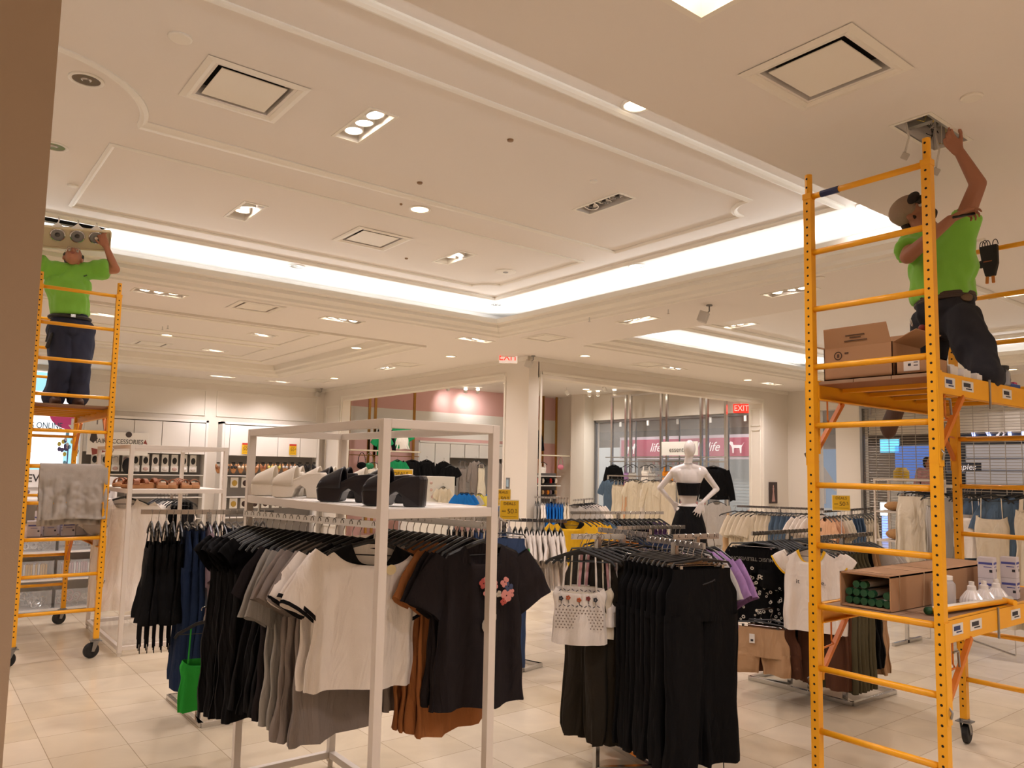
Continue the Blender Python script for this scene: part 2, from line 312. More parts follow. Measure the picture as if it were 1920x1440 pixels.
# walls
w = MB(); w.bb(-5, XP+.15, YB, YB+.15, 0, ZC+.3); struct('wall_back', w, WALL)
w = MB(); w.bb(-5.15, -5, -4.5, YB, 0, ZC); struct('wall_left', w, WALL)
w = MB(); w.bb(-5, XM+.2, -4.65, -4.5, 0, ZC); struct('wall_front', w, WALL)
w = MB()   # partition along Y with the opening to the pink room
w.bb(XP, XP+.2, 16.58, YB, 0, ZC+.35); w.bb(XP, XP+.2, YP, 10.42, 0, ZC+.35); w.bb(XP, XP+.2, 10.42, 16.58, 3.22, ZC+.35)
struct('wall_middle', w, WALL)
w = MB(); w.bb(XP+.2, 8.16+.06, YP, YP+.22, 0, ZC+.35); w.bb(14.55, XM, YP, YP+.35, 0, ZC+.35); w.bb(8.2, 14.55, YP, YP+.22, 3.22, ZC+.35); struct('wall_right', w, WALL)
w = MB(); w.bb(XP, 8.22, YP-.001, YP+.0, 0, .01)
# panel mouldings on partitions and back wall
def vmold(mb, o, ax, w_, z0, z1, n, t=.035, d=.018):   # rectangle frame on a wall plane; n = outward normal
    o = Vector(o); ax = Vector(ax); n = Vector(n)
    for a, b in ((o+EZ*z0, o+ax*w_+EZ*z0), (o+EZ*z1, o+ax*w_+EZ*z1)): mb.bar(a+n*d/2, b+n*d/2, t if abs(n.z) > .5 else d, t)
    for a in (o, o+ax*w_): mb.bar(a+EZ*(z0-t/2)+n*d/2, a+EZ*(z1+t/2)+n*d/2, t, d, upv=n)
w = MB()
vmold(w, (XP, 10.37, 0), EY, 6.26, .1, 3.30, (-1, 0, 0)); vmold(w, (XP, 16.72, 0), EY, .7, .3, 3.1, (-1, 0, 0))
vmold(w, (8.26, YP, 0), EX, 6.3, .1, 3.30, (0, -1, 0), .04)
vmold(w, (14.55, YP+.06, 0), EY, .22, 2.75, 3.1, (-1, 0, 0), .02); vmold(w, (14.55, YP+.06, 0), EY, .22, .3, 2.65, (-1, 0, 0), .02)
for x0, x1 in ((-.6, 2.3), (2.55, 5.2), (5.45, 7.8)): vmold(w, (x0, YB, 0), EX, x1-x0, 2.75, 3.3, (0, -1, 0), .02)
w.bb(-5, XP, YB-.03, YB, 3.46, 3.55); w.bb(XP-.03, XP, YP, YB, 3.48, 3.55); w.bb(XP, XM, YP-.03, YP, 3.48, 3.55)
struct('trim_8', w, TRIMM)
w = MB(); w.bb(-5, XP, YB-.02, YB, 0, .12); struct('baseboard_back', w, TRIMM)
# foreground column at the left
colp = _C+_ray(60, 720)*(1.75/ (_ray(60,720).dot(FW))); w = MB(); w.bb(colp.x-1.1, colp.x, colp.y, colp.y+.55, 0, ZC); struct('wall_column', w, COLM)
# pink room
w = MB(); w.bb(XP+.2, XM, YB, YB+.15, 2.5, 3.2); struct('wall_white_band', w, WHITEP)
w = MB(); w.bb(XP+.2, XM, YB, YB+.15, 3.2, 3.95); w.bb(XP+.2, XM, YB, YB+.15, 0, 2.5); struct('wall_pink', w, PINK)
w = MB(); w.bb(XP+.2, XM, YP+.2, YB, 3.88, 3.95)
struct('ceiling_pink_room', w, PAINT)
# mall side wall at X = XM with the shop window, pilaster and grille
w = MB(); w.bb(XM, XM+.25, 15.95, YB, 0, 3.95); w.bb(XM, XM+.25, 10.5, 15.95, 3.14, 3.95); w.bb(XM-.35, XM, 15.95, 16.5, 0, 3.95)
w.bb(XM, XM+.25, 9.05, 10.55, 0, ZC+.4); w.bb(XM, XM+.25, 8.05, 8.62, 0, ZC); w.bb(XM, XM+.25, 8.62, 9.05, 3.1, ZC); w.bb(XM, XM+.25, -4.5, 8.05, 3.12, ZC+.05)
struct('wall_mall_side', w, WALL)
w = MB(); w.bb(XM+.1, XM+.115, 10.5, 15.95, .08, 3.14); g = struct('window_1', w, GLASS)
w = MB()
for y in (11.4, 12.9, 14.4): w.bb(XM+.09, XM+.125, y-.01, y+.01, .08, 3.14)
w.bb(XM+.05, XM+.16, 10.5, 15.95, 3.08, 3.16); w.bb(XM+.05, XM+.16, 10.5, 15.95, 0, .1); w.bb(XM+.05, XM+.16, 15.9, 15.98, 0, 3.14)
w.build('window_frame', STEEL, g)
w = MB(); w.bb(XM+.1, XM+.115, 8.62, 9.05, 0, 3.1); struct('window_2', w, GLASS)
# the mall beyond
MF = mat('mall_floor', 'b9ad9d', .3); w = MB(); w.quad((XM, -8, -.01), (26, -8, -.01), (26, 28, -.01), (XM, 28, -.01)); struct('floor_mall', w, MF)
MCEIL = mat('mall_ceiling', 'b5a79a', .8); w = MB(); w.bb(XM+.25, 26, -8, 28, 4.3, 4.4); struct('ceiling_mall', w, MCEIL)
w = MB(); w.bb(22.6, 22.75, -8, 28, 0, 4.3); struct('wall_mall_far', w, mat('mall_wall', '8b7a6c', .7))
w = MB(); w.bb(XM+.25, 22.7, 27.8, 28, 0, 4.3); w.bb(XM+.25, 22.7, -8.1, -8, 0, 4.3); struct('wall_mall_ends', w, mat('mall_wall2', '9c9085', .7))
for y in (2, 6, 10, 14, 18, 22):
    light('AREA', (19, y, 4.2), 80, (1, .93, .85), size=.8, name='mall_ceiling_light')
# ================================================================ ceiling fixtures
LAMP = mat('lamp_glow', 'fff4e0', .4, emit='fff0d8', es=22); LAMPS = mat('lamp_glow_soft', 'fff0d8', .4, emit='ffe2b8', es=7); OFFL = mat('lamp_reflector', 'a9a5a0', .22, .9); OFFD = mat('lamp_core', '4a4643', .4)
def aim_light(o, d):
    o.rotation_euler = Vector(d).to_track_quat('-Z', 'Y').to_euler()
def multi(x, y, ax, n, on, where, z):
    t = thing('recessed_spotlight', 'recessed ceiling spotlight '+where, 'ceiling light', (x, y, z), 0)
    L = LX if n == 3 or z != ZB else .4
    lx, ly = (L, LW) if ax == 'x' else (LW, L)
    b = MB()
    for a, c, d, e in ((x-lx/2-.022, x+lx/2+.022, y-ly/2-.022, y-ly/2), (x-lx/2-.022, x+lx/2+.022, y+ly/2, y+ly/2+.022), (x-lx/2-.022, x-lx/2, y-ly/2, y+ly/2), (x+lx/2, x+lx/2+.022, y-ly/2, y+ly/2)): b.bb(a, c, d, e, z-.006, z+.002)
    b.build('trim_frame', TRIMM, t)
    b = MB(); b.bb(x-lx/2, x+lx/2, y-ly/2, y+ly/2, z+.098, z+.102); b.build('housing', TRIMM, t)
    for i in range(n):
        o = (i-(n-1)/2)*.155; cx, cy = (x+o, y) if ax == 'x' else (x, y+o)
        tilt = Vector((random.uniform(-.25, .25), random.uniform(-.25, .25), -1)).normalized()
        b = MB(); b.mi(0); b.lathe([(.068, .07), (.068, .0), (.058, .0), (.05, .03)], (cx, cy, z+.02), 20, False, axis=(-tilt.x, -tilt.y, -tilt.z))
        b.mi(1); b.disc(Vector((cx, cy, z+.03)), .056, tilt); 
        if not on: b.mi(2); b.lathe([(.02, 0), (.016, .02)], (cx, cy, z+.012), 10)
        b.build('lamp', [CHROME if not on else WHITEP, LAMP if on else OFFL, OFFD], t, smooth=False)
    if on:
        light('SPOT', (x, y, z-.02), P_SPOT*n/3, WARM, t, size=.09, angle=140, blend=.9)
        light('POINT', (x, y, z+.045), 2.2, WARM, t, size=.03)
for a in low_multi: multi(*a, ZC)
for a in t_multi: multi(*a, ZT)
for a in b_multi: multi(*a, ZB)
for a in c_multi: multi(*a, ZT)
def vent(x, y, s, lb, z):
    t = thing('air_diffuser', lb, 'air vent', (x, y, z))
    b = MB(); h = s/2; k = s*.37
    for i, (q0, q1, z0, z1) in enumerate(((h, h-.035, -.004, -.012), (h-.035, h-.06, -.012, -.004), (h-.06, k, -.004, .03))):
        for sx, sy in ((1, 0), (-1, 0), (0, 1), (0, -1)):
            if sx: b.quad((x+sx*q0, y-q0, z+z0), (x+sx*q0, y+q0, z+z0), (x+sx*q1, y+q1, z+z1), (x+sx*q1, y-q1, z+z1))
            else: b.quad((x-q0, y+sy*q0, z+z0), (x+q0, y+sy*q0, z+z0), (x+q1, y+sy*q1, z+z1), (x-q1, y+sy*q1, z+z1))
    b.build('rim', TRIMM, t)
    b = MB(); b.bb(x-k, x+k, y-k, y+k, z+.076, z+.08); b.build('duct_opening', DARK, t)
    b = MB(); b.bb(x-k+.028, x+k-.028, y-k+.028, y+k-.028, z+.0, z+.006); b.bb(x-.02, x+.02, y-.02, y+.02, z+.006, z+.076); b.build('centre_plate', TRIMM, t, bevel=.002)
for a in low_vent:
    vent(*a, ZT if 7.87 < a[0] < 14 and a[1] < 8.3 else ZC)
for a in t_vent: vent(*a, ZT)
for a in b_vent: vent(*a, ZB)
DL = [(787, 392, ZT, 1, 'round warm downlight beside the long moulding in the tray ceiling'), (162, 149, ZT, 0, 'round switched-off downlight inside the curved moulding corner'), (100, 274, ZT, 0, 'round switched-off downlight half hidden by the foreground column'), (556, 499, ZT, 0, 'round downlight in the bright band of the left cove'), (930, 571, ZT, 0, 'round downlight in the far corner of the cove'), (1195, 498, ZT, 0, 'round downlight beside the right cove glow'), (1193, 197, ZT, 1, 'round downlight cut off by the near ceiling edge'), (1627, 384, ZT, 1, 'round downlight beside the scaffold top, near the right end of the cove'),
 (313, 628, ZB, 1, 'round downlight with two sprinkler heads beside it'), (668, 652, ZC, 1, 'round downlight right of the far tray corner'), (567, 676, ZB, 1, 'round downlight at the corner of the far tray'), (845, 668, ZC, 1, 'round downlight left of the red exit sign'), (1097, 667, ZC, 1, 'round downlight right of the red exit sign'), (235, 663, ZB, 1, 'round downlight beside the left scaffold post'), (508, 690, ZB, 1, 'round downlight in the far tray edge'), (627, 709, ZC, 1, 'round downlight nearest the back corner'), (1402, 712, ZC, 1, 'round downlight above the opening to the mall window'),
 (1363, 649, ZT, 1, 'round downlight in the second glowing cove'), (1640, 610, ZT, 1, 'round downlight left of the kneeling worker, above the cardboard box'), (1490, 677, ZT, 0, 'round downlight in the glowing cove beside the scaffold post')]
for px, py, z, on, lb in DL:
    p = at(px, py, z); t = thing('downlight', lb, 'ceiling light', p)
    b = MB(); b.lathe([(.098, 0), (.098, -.006), (.08, -.009), (.076, -.002)], p, 24, False); b.build('trim_ring', TRIMM, t, smooth=True)
    b = MB(); b.disc(p+Vector((0, 0, -.004)), .077); 
    if not on: b.lathe([(.03, -.004), (.02, -.01)], p, 12)
    b.build('lens', LAMPS if on else OFFL, t)
    if on: light('SPOT', p+Vector((0, 0, -.03)), P_DOWN, WARM, t, size=.07, angle=150, blend=.9)
for px, py, z, r, lb, cat in [(338, 70, ZT, .062, 'blank round white cover plate at the upper left ceiling', 'cover plate'), (1822, 181, ZC, .05, 'blank round white cover plate above the right ceiling hatch', 'cover plate'), (1113, 339, ZT, .03, 'small white round detector above the unlit spotlight', 'detector'), (787, 342, ZT, .022, 'small bronze sprinkler disc above the warm downlight', 'sprinkler'), (957, 262, ZT, .022, 'small bronze sprinkler disc in the middle of the tray', 'sprinkler'), (762, 484, ZT, .018, 'small dark sprinkler disc under the tray diffuser', 'sprinkler'), (752, 382, ZT, .012, 'tiny dark sensor dot beside the warm downlight', 'sensor'), (137, 347, ZT, .04, 'faint round cover plate left of the long moulding', 'cover plate'), (1536, 520, ZC, .05, 'thin round cover plate right of the first scaffold post', 'cover plate')]:
    p = at(px, py, z); b = MB(); b.lathe([(r, 0), (r, -.008), (r*.85, -.012), (r*.2, -.014)], p, 20)
    tag(b.build(lb.split()[0] == 'blank' and 'cover_plate' or cat.replace(' ', '_'), TRIMM if 'white' in lb or 'plate' in lb else mat('bronze', '8a6a48', .5), None, smooth=False), lb, cat)
p = at(948, 509, ZT); t = thing('ceiling_speaker', 'round white ceiling speaker near the far corner of the tray', 'speaker', p); b = MB(); b.lathe([(.12, 0), (.12, -.008), (.105, -.01)], p, 28); b.build('grille', TRIMM, t); b = MB(); b.lathe([(.03, -.009), (.03, -.014)], p, 12); b.build('badge', GREY, t)
# sprinkler heads hanging under the ceiling
for px, py, z, lb in [(1253, 580, ZC, 'small pendant sprinkler beside the right cove, nearer the white speaker'), (1105, 595, ZC, 'small pendant sprinkler under the right cove crown, farther from the white speaker'), (305, 612, ZB, 'left one of two sprinkler pins above the far downlight'), (315, 610, ZB, 'right one of two sprinkler pins above the far downlight')]:
    p = at(px, py, z); b = MB(); b.tube([p, p-EZ*.05], .007, 8); b.lathe([(.016, -.05), (.016, -.054)], p, 10); tag(b.build('sprinkler', CHROME), lb, 'sprinkler')
def cube_speaker(px, py, z, lb):
    p = at(px, py, z); p.y = min(p.y, 17.46); p.x = min(p.x, 7.86) if px < 700 else p.x; t = thing('bracket_speaker', lb, 'speaker', p); b = MB(); b.lathe([(.035, 0), (.035, -.012)], p, 14); b.tube([p, p-EZ*.07, p+Vector((-.03, .0, -.09))], .008, 8); b.build('bracket', GREY, t)
    b = MB(); R = Matrix.Rotation(.5, 3, 'Z') @ Matrix.Rotation(.35, 3, 'X'); b.box(p+Vector((-.07, .03, -.14)), (.1, .1, .12), R); b.build('cabinet', mat('speaker_white', 'c9c3ba', .5), t, bevel=.008)
cube_speaker(1330, 572, ZC, 'small white cube speaker hanging from the ceiling in mid-room'); cube_speaker(1000, 667, ZC, 'small white cube speaker beside the exit sign pillar')
cube_speaker(603, 733.5, ZC, 'small white cube speaker high in the far wall corner')
# second light switched: opening at the top edge with a bright rim
t = thing('square_light', 'square recessed light cut by the top of the picture', 'ceiling light', (2.28, 1.735, ZC))
b = MB(); b.bb(2.1, 2.461, 1.55, 1.92, ZC+.118, ZC+.122); b.build('diffuser', LAMPS, t)
b = MB()
for a in ((2.07, 2.49, 1.52, 1.55), (2.07, 2.49, 1.92, 1.95), (2.07, 2.1, 1.55, 1.92), (2.461, 2.49, 1.55, 1.92)): b.bb(*a, ZC-.006, ZC+.001)
b.build('trim_frame', TRIMM, t); light('SPOT', (2.28, 1.735, ZC), 110, WARM, t, size=.12, angle=150)
# unseen downlights added behind and beside the camera to light the store
for i, (x, y) in enumerate([(-3.5, 7), (-3.5, 3), (.4, -2), (2.2, -.6), (4.5, -.8), (4.5, -3), (8.0, .5), (11, .5), (8, -2.5), (12, -2.5), (-3.5, 11.5), (-3.5, 15), (.5, 9.3), (0, 16.7), (11.5, 1.9), (-3, -2.5), (14.7, 5)]):
    t = thing('added_downlight', 'round downlight added in the part of the ceiling outside the picture', 'ceiling light', (x, y, ZC), 0, 'added downlights outside the picture')
    b = MB(); b.lathe([(.1, 0), (.1, -.006), (.08, -.009)], (x, y, ZC), 16, False); b.build('trim_ring', TRIMM, t); b = MB(); b.disc((x, y, ZC-.004), .078); b.build('lens', LAMPS, t)
    light('SPOT', (x, y, ZC-.03), 250 if y < 0 and x < 3 and x > 0 else 150, WARM, t, size=.08, angle=150, blend=.9)
for i, (x, y) in enumerate([(-1.2, 4.6), (-1.2, 6.9)]):  # unseen lamps added to brighten the long white dress
    t = thing('added_downlight', 'round downlight added in the tray ceiling, hidden behind the foreground column', 'ceiling light', (x, y, ZT), 0, 'added tray downlights behind the column')
    b = MB(); b.lathe([(.1, 0), (.1, -.006), (.08, -.009)], (x, y, ZT), 16, False); b.build('trim_ring', TRIMM, t); b = MB(); b.disc((x, y, ZT-.004), .078); b.build('lens', LAMPS, t)
    l = light('SPOT', (x, y, ZT-.03), 170, WARM, t, size=.08, angle=150, blend=.9)
# pink room spots
for i, (px, py, lb) in enumerate([(840, 728, 'left one of three white track spots in the pink room'), (873, 732, 'middle one of three white track spots in the pink room'), (896, 733, 'right one of three white track spots in the pink room'), (1105, 739, 'left one of three white spots before the mall window'), (1121, 738, 'middle one of three white spots before the mall window, lit'), (1152, 736, 'right one of three white spots before the mall window')]):
    d = _ray(px, py); p = _C+d*((3.80-EYE)/d.z)
    t = thing('track_spot', lb, 'ceiling light', (p.x, p.y, 3.88)); b = MB(); b.tube([(p.x, p.y, 3.88), (p.x, p.y, 3.82)], .012, 8); b.build('stem', WHITEP, t)
    ax = Vector((.5, .75, -.6)) if i < 3 else Vector((.2, .2, -1)); ax.normalize()
    b = MB(); b.tube([p-ax*.06, p+ax*.06], .05, 16); b.build('head', WHITEP, t); b = MB(); b.disc(p+ax*.062, .044, ax); b.disc(p-ax*.062, .044, -ax); b.build('lens', LAMP, t)
    l = light('SPOT', p+ax*.07, P_TRACK*.45, (1, .93, .87), t, size=.05, angle=100); aim_light(l, ax)
for i, y in enumerate((10.9, 12.3, 13.7, 15.1)):
    x = 13.7; t = thing('window_spot', ['rightmost', 'third', 'second', 'leftmost'][i]+' small white spotlight aimed at the shop window', 'ceiling light', (x, y, 3.88)); b = MB(); b.tube([(x, y, 3.88), (x, y, 3.8)], .012, 6); b.build('stem', WHITEP, t)
    ax = Vector((.6, 0, -.8)); b = MB(); b.tube([Vector((x, y, 3.75))-ax*.06, Vector((x, y, 3.75))+ax*.06], .045, 14); b.build('head', WHITEP, t); b = MB(); b.disc(Vector((x, y, 3.75))+ax*.062, .04, ax); b.build('lens', LAMP, t)
    l = light('SPOT', Vector((x, y, 3.75))+ax*.07, 70, (1, .93, .87), t, size=.05, angle=110); aim_light(l, ax)
for x, y in ((9.5, 12), (12, 12), (14.3, 12), (9.5, 15.5), (12, 15.5), (14.3, 15)):
    t = thing('pink_room_downlight', 'round downlight in the ceiling of the pink room', 'ceiling light', (x, y, 3.88), 0, 'pink room downlights'); b = MB(); b.disc((x, y, 3.875), .085); b.build('lens', LAMPS, t)
    light('SPOT', (x, y, 3.85), 200, (1, .93, .87), t, size=.08, angle=150)
# ================================================================ scaffolds
PLY = mat('deck_plywood', '9a7c62', .8, var=.25, vscale=6, bump=.15, bscale=30); PLYU = mat('deck_underside', '8a5a38', .8, var=.15, vscale=4)
RUB = mat('caster_rubber', '1b1a19', .7); ORB = mat('brace_orange', 'd2782a', .45, var=.15, vscale=9); LABEL = mat('paper_label', 'ddd8d0', .6); LDARK = mat('label_print', '2c2c33', .6); NAVY = mat('navy_label', '2b3b66', .6); BTAPE = mat('blue_tape', '23305c', .5)
SL, SW = 1.72, .607
def scaffold(name, label, loc, rz, tape, cas=0):
    t = thing(name, label, 'scaffold', loc, rz)
    for fx in (0, SL):
        for fy in (0, SW):
            b = MB(); b.box((fx, fy, .16+(3.16-.16)/2), (.042, .042, 3.0)); b.box((fx, fy, 1.745), (.045, .045, .006)); b.tube([(fx, fy, 3.16), (fx, fy, 3.27)], .0185, 12)
            b.box((fx, fy, 3.15), (.047, .047, .03))
            b.mi(1)
            for sgn in (-1, 1):
                for i in range(69): 
                    z = .24+i*.0435
                    if 1.70 < z < 1.79 : continue
                    b.disc((fx+sgn*.0213, fy, z), .0062, (sgn, 0, 0), 8)
                b.disc((fx+sgn*.019, fy, 3.245), .006, (sgn, 0, 0), 8)
            b.build('post', [YEL, DARK], t, local=True)
            # caster with fork
            b = MB(); b.mi(0); b.tube([(fx, fy, .16), (fx, fy, .145)], .03, 12); b.box((fx, fy, .142), (.085, .085, .006)); ca = cas+.2*math.sin(fx*9+fy*17); cd = Vector((math.cos(ca), math.sin(ca), 0)); cn = Vector((-cd.y, cd.x, 0)); o_ = Vector((fx, fy, 0))
            for s in (-1, 1): b.prism([(-.02, .14), (.03, .14), (.045, .06), (.02, .055)], o_+cn*(s*.026), cd, EZ, cn*.003)
            b.tube([o_+cd*.035-cn*.032+EZ*.065, o_+cd*.035+cn*.032+EZ*.065], .007, 8)
            c = b.build('caster', STEEL, t, local=True)
            b = MB(); b.lathe([(.02, -.018), (.055, -.018), (.064, -.013), (.064, .013), (.055, .018), (.02, .018)], o_+cd*.035+EZ*.065, 24, True, axis=cn); b.build('wheel', RUB, c, smooth=False, local=True)
        for i in range(10):
            z = .405+.3048*i
            b = MB(); b.tube([(fx, .02, z), (fx, SW-.02, z)], .0155, 10); b.build('rung', YEL, t, smooth=True, local=True)
    for zt in (1.03, 2.165):
        for fy in (0, SW):
            s = -1 if fy == 0 else 1; y = fy
            b = MB()
            b.box((SL/2, y, zt-.05), (SL-.05, .006, .1)); b.box((SL/2, y-s*.015, zt-.003), (SL-.05, .034, .006)); b.box((SL/2, y-s*.015, zt-.097), (SL-.05, .034, .006))
            for fx, d in ((.001, 1), (SL-.001, -1)):
                b.box((fx-d*.0, y, zt-.22), (.05, .05, .44)) if False else None
                b.box((fx+d*.03, y, zt-.19), (.012, .045, .38)); b.box((fx, y+s*.024, zt-.22), (.044, .004, .44))
                b.mi(1); b.bar((fx+d*.03, y, zt-.37), (fx+d*.30, y, zt-.10), .022, .022); b.mi(0)
                b.mi(2); b.tube([(fx+d*.04, y+s*.03, zt-.13), (fx+d*.09, y+s*.03, zt-.13), (fx+d*.1, y+s*.03, zt-.2)], .006, 6)
                b.tube([(fx, y+s*.02, zt-.36), (fx-d*.01, y+s*.04, zt-.38), (fx, y+s*.03, zt-.41)], .005, 6); b.mi(0)
                b.mi(1); b.tube([(fx+d*.13, y-s*.01, zt-.1), (fx+d*.13, y-s*.01, zt-.2), (fx+d*.15, y-s*.01, zt-.22), (fx+d*.03, y-s*.01, zt-.23)], .005, 6); b.mi(0)
            b.mi(2); b.tube([(.62, y+s*.006, zt+.01), (.62, y+s*.006, zt-.14)], .006, 6); b.mi(0)
            b.build('side_rail', [YEL, ORB, STEEL], t, local=True)
            if fy == 0:
                for x0, w_, m_ in ((.16, .11, NAVY), (.36, .13, LABEL), (.85, .12, LABEL)):
                    b = MB(); b.mi(0); b.box((x0, -.004, zt-.045), (w_, .002, .05)); b.mi(1); b.box((x0-.01, -.0055, zt-.04), (w_*.6, .001, .02)); b.box((x0+.01, -.0055, zt-.058), (w_*.5, .001, .006))
                    b.build('sticker', [LABEL, m_ if m_ is NAVY else LDARK], t, local=True)
        b = MB(); 
        for k in range(3): b.box((SL/2, .018+(k+.5)*(SW-.036)/3, zt-.012), (SL-.06, (SW-.036)/3-.004, .016))
        b.mi(1)
        for k in range(1, 6): b.box((SL*k/6, SW/2, zt-.032), (.035, SW-.04, .024))
        b.mi(2); b.box((SL/2, SW/2, zt-.0215), (SL-.06, SW-.04, .003))
        b.build('deck', [PLY, YEL, PLYU], t, local=True)
    if tape:
        b = MB(); b.tube([(0, SW-.07, .405+.3048*9), (0, SW-.17, .405+.3048*9)], .0175, 10); b.build('blue_tape', BTAPE, t, local=True)
    return t
SCR = scaffold('scaffold', 'yellow rolling scaffold with a cap-wearing worker kneeling on it, cardboard boxes on both decks', (3.7, 1.577, 0), 0, True)
SCLF = scaffold('scaffold', 'yellow rolling scaffold with a standing grey-haired worker and a towel over its rung', (1.428, 7.55, 0), math.pi/2, False, math.pi/2+.3)
# ================================================================ things on the right scaffold
CARD = mat('cardboard', 'ab835f', .85, bump=.08, bscale=40, var=.06, vscale=3); CARDI = mat('cardboard_inside', '8d6a4c', .9); TUBEW = mat('tube_glass', 'e6e2d8', .3); GREENC = mat('green_cap', '1b4d2e', .5); KPRINT = mat('box_print', '4a3424', .8)
def carton(name, label, cx, cy, z0, lx, ly, h, rz=0, flaps=None, cat='box', m=None):
    t = thing(name, label, cat, (cx, cy, z0), rz); m = m or CARD; th = .005
    b = MB(); b.box((0, 0, th/2), (lx, ly, th)); 
    for s in (-1, 1): b.box((s*(lx/2-th/2), 0, h/2), (th, ly, h)); b.box((0, s*(ly/2-th/2), h/2), (lx, th, h))
    if not flaps: b.box((0, 0, h-th/2), (lx, ly, th))
    b.build('body', m, t, local=True)
    for (sx, sy, ang, ln) in (flaps or []):   # flap hinged on the side (sx, sy), ang from horizontal outward
        d = Vector((sx, sy, 0)); a = math.radians(ang); e = Vector((d.x*math.cos(a), d.y*math.cos(a), math.sin(a)))
        o = Vector((sx*lx/2, sy*ly/2, h)); side = Vector((-sy, sx, 0)); wd = (ly if sx else lx)-.01
        b = MB(); b.add([o-side*wd/2, o+side*wd/2, o+side*(wd/2-.01)+e*ln, o-side*(wd/2-.01)+e*ln]+[p+Vector((0, 0, -.004))-e*.001 for p in (o-side*wd/2, o+side*wd/2, o+side*(wd/2-.01)+e*ln, o-side*(wd/2-.01)+e*ln)],
            [(0, 1, 2, 3), (7, 6, 5, 4), (0, 4, 5, 1), (1, 5, 6, 2), (2, 6, 7, 3), (3, 7, 4, 0)]); b.build('flap', m, t, local=True)
    return t
big = carton('cardboard_box', 'big open cardboard box with raised flaps on the upper deck', 3.93, 1.98, 2.168, .30, .36, .17, 0, [(-1, 0, 75, .10), (1, 0, 60, .1), (0, -1, 25, .12), (0, 1, 20, .12)])
b = MB()
for i, (y, z) in enumerate(((.0, .062), (.0, .05), (.0, .037))): b.box((-.152-.075*.26-z*.0, y, .17+z), (.002, .16-.03*(i == 1), .005), Matrix.Rotation(-.26, 3, 'Y')) if False else None
lp = MB()
for z, w_ in ((.195, .12), (.21, .06), (.222, .10)): 
    d = (z-.17); lp.box((-.1545-d*.268, 0, z), (.001, w_, .005))
lp.build('printed_lines', KPRINT, big, local=True)
lp = MB(); lp.lathe([(.022, 0), (.022, .001), (.017, .001), (.017, 0)], (-.1515, .10, .125), 20, False, axis=(-1, 0, 0)); lp.box((-.151, .10, .125), (.001, .012, .018)); lp.box((-.151, .055, .135), (.001, .02, .009)); lp.build('printed_emblem', KPRINT, big, local=True)
sm = carton('cardboard_box', 'small flat cardboard box with a white shipping label, beside the big open box', 3.86, 1.70, 2.168, .16, .17, .075)
lp = MB(); lp.mi(0); lp.box((-.081, .01, .045), (.001, .075, .06)); lp.mi(1); lp.box((-.0818, .02, .045), (.0005, .014, .012)); lp.box((-.0818, -.01, .055), (.0005, .02, .004)); lp.box((-.0818, -.01, .04), (.0005, .02, .004)); lp.build('shipping_label', [LABEL, LDARK], sm, local=True)
PLW = mat('white_plastic', 'e4e0da', .45); CLEARP = mat('clear_plastic', 'd9d9dc', .15, alpha=.45); BLID = mat('black_lid', '161616', .4); BLUEP = mat('blue_plastic', '2a4f9c', .45)
for i, (x, y, s, lb) in enumerate([(4.0, 1.63, (.07, .05, .05), 'small white carton on the upper deck, next to the labelled box'), (4.12, 1.62, (.08, .05, .04), 'small white carton on the upper deck in front of the kneeling knee'), (4.24, 1.61, (.06, .05, .028), 'flattest small white carton on the upper deck edge')]):
    t = thing('small_carton', lb, 'box', (x, y, 2.168)); b = MB(); b.box((0, 0, s[2]/2), s); b.build('carton', PLW, t, local=True, bevel=.002); b = MB(); b.box((0, 0, s[2]+.004), (s[0]*.6, s[1]*.6, .008)); b.build('lid_flap', PLW, t, local=True)
t = thing('screw_jar', 'clear plastic jar with a black lid on the upper deck right of the worker', 'jar', (4.62, 1.64, 2.168)); b = MB(); b.lathe([(.055, 0), (.06, .01), (.06, .07), (.05, .09)], n=24); b.build('jar_body', CLEARP, t, smooth=True, local=True); b = MB(); b.lathe([(.053, .09), (.055, .092), (.055, .112), (.0, .114)], n=24); b.build('lid', BLID, t, local=True)
b = MB(); b.lathe([(.052, .012), (.054, .03), (.05, .05)], n=20); b.build('contents', mat('wire_nuts', '33508a', .5), t, local=True)
t = thing('tool_tray', 'blue plastic tray with coloured bits beside the clear jar', 'tray', (4.74, 1.63, 2.168)); b = MB(); b.box((0, 0, .012), (.14, .07, .024)); b.build('tray', BLUEP, t, local=True, bevel=.004); b = MB(); b.box((.03, -.01, .03), (.04, .03, .012)); b.build('pink_bit', mat('hot_pink', 'd8447a', .5), t, local=True)
# tool pouch hanging from a far rung
tp = atX(1855, 462, 5.42-.03); t = thing('tool_pouch', 'black tool pouch with looped cords hanging from a rung', 'tool pouch', tp)
b = MB(); b.prism([(-.05, .0), (.055, .0), (.055, -.12), (.035, -.2), (-.02, -.2), (-.035, -.13)], tp, -EY, EZ, (-.035, 0, 0)); b.ell(tp+Vector((-.02, .045, -.115)), (.02, .02, .025)); b.build('pouch', mat('pouch_black', '14120f', .7), t, bevel=.006)
b = MB()
for k, (dx, r) in enumerate(((-.035, .04), (-.02, .045), (-.005, .04), (.04, .04))):
    b.tube([tp+Vector((-.015, -dx+math.cos(a)*.016, .0+math.sin(a)*r*.9)) for a in [math.pi*i/10 for i in range(11)]], .0028, 6)
b.build('cord_loop', BLACK, t)
b = MB(); b.bar(tp+Vector((-.015, .012, -.19)), tp+Vector((-.015, .016, -.245)), .018, .014); b.bar(tp+Vector((-.015, -.02, -.19)), tp+Vector((-.015, -.022, -.245)), .018, .014); b.build('plier_handle', mat('orange_grip', 'c77a2a', .5), t, bevel=.004)
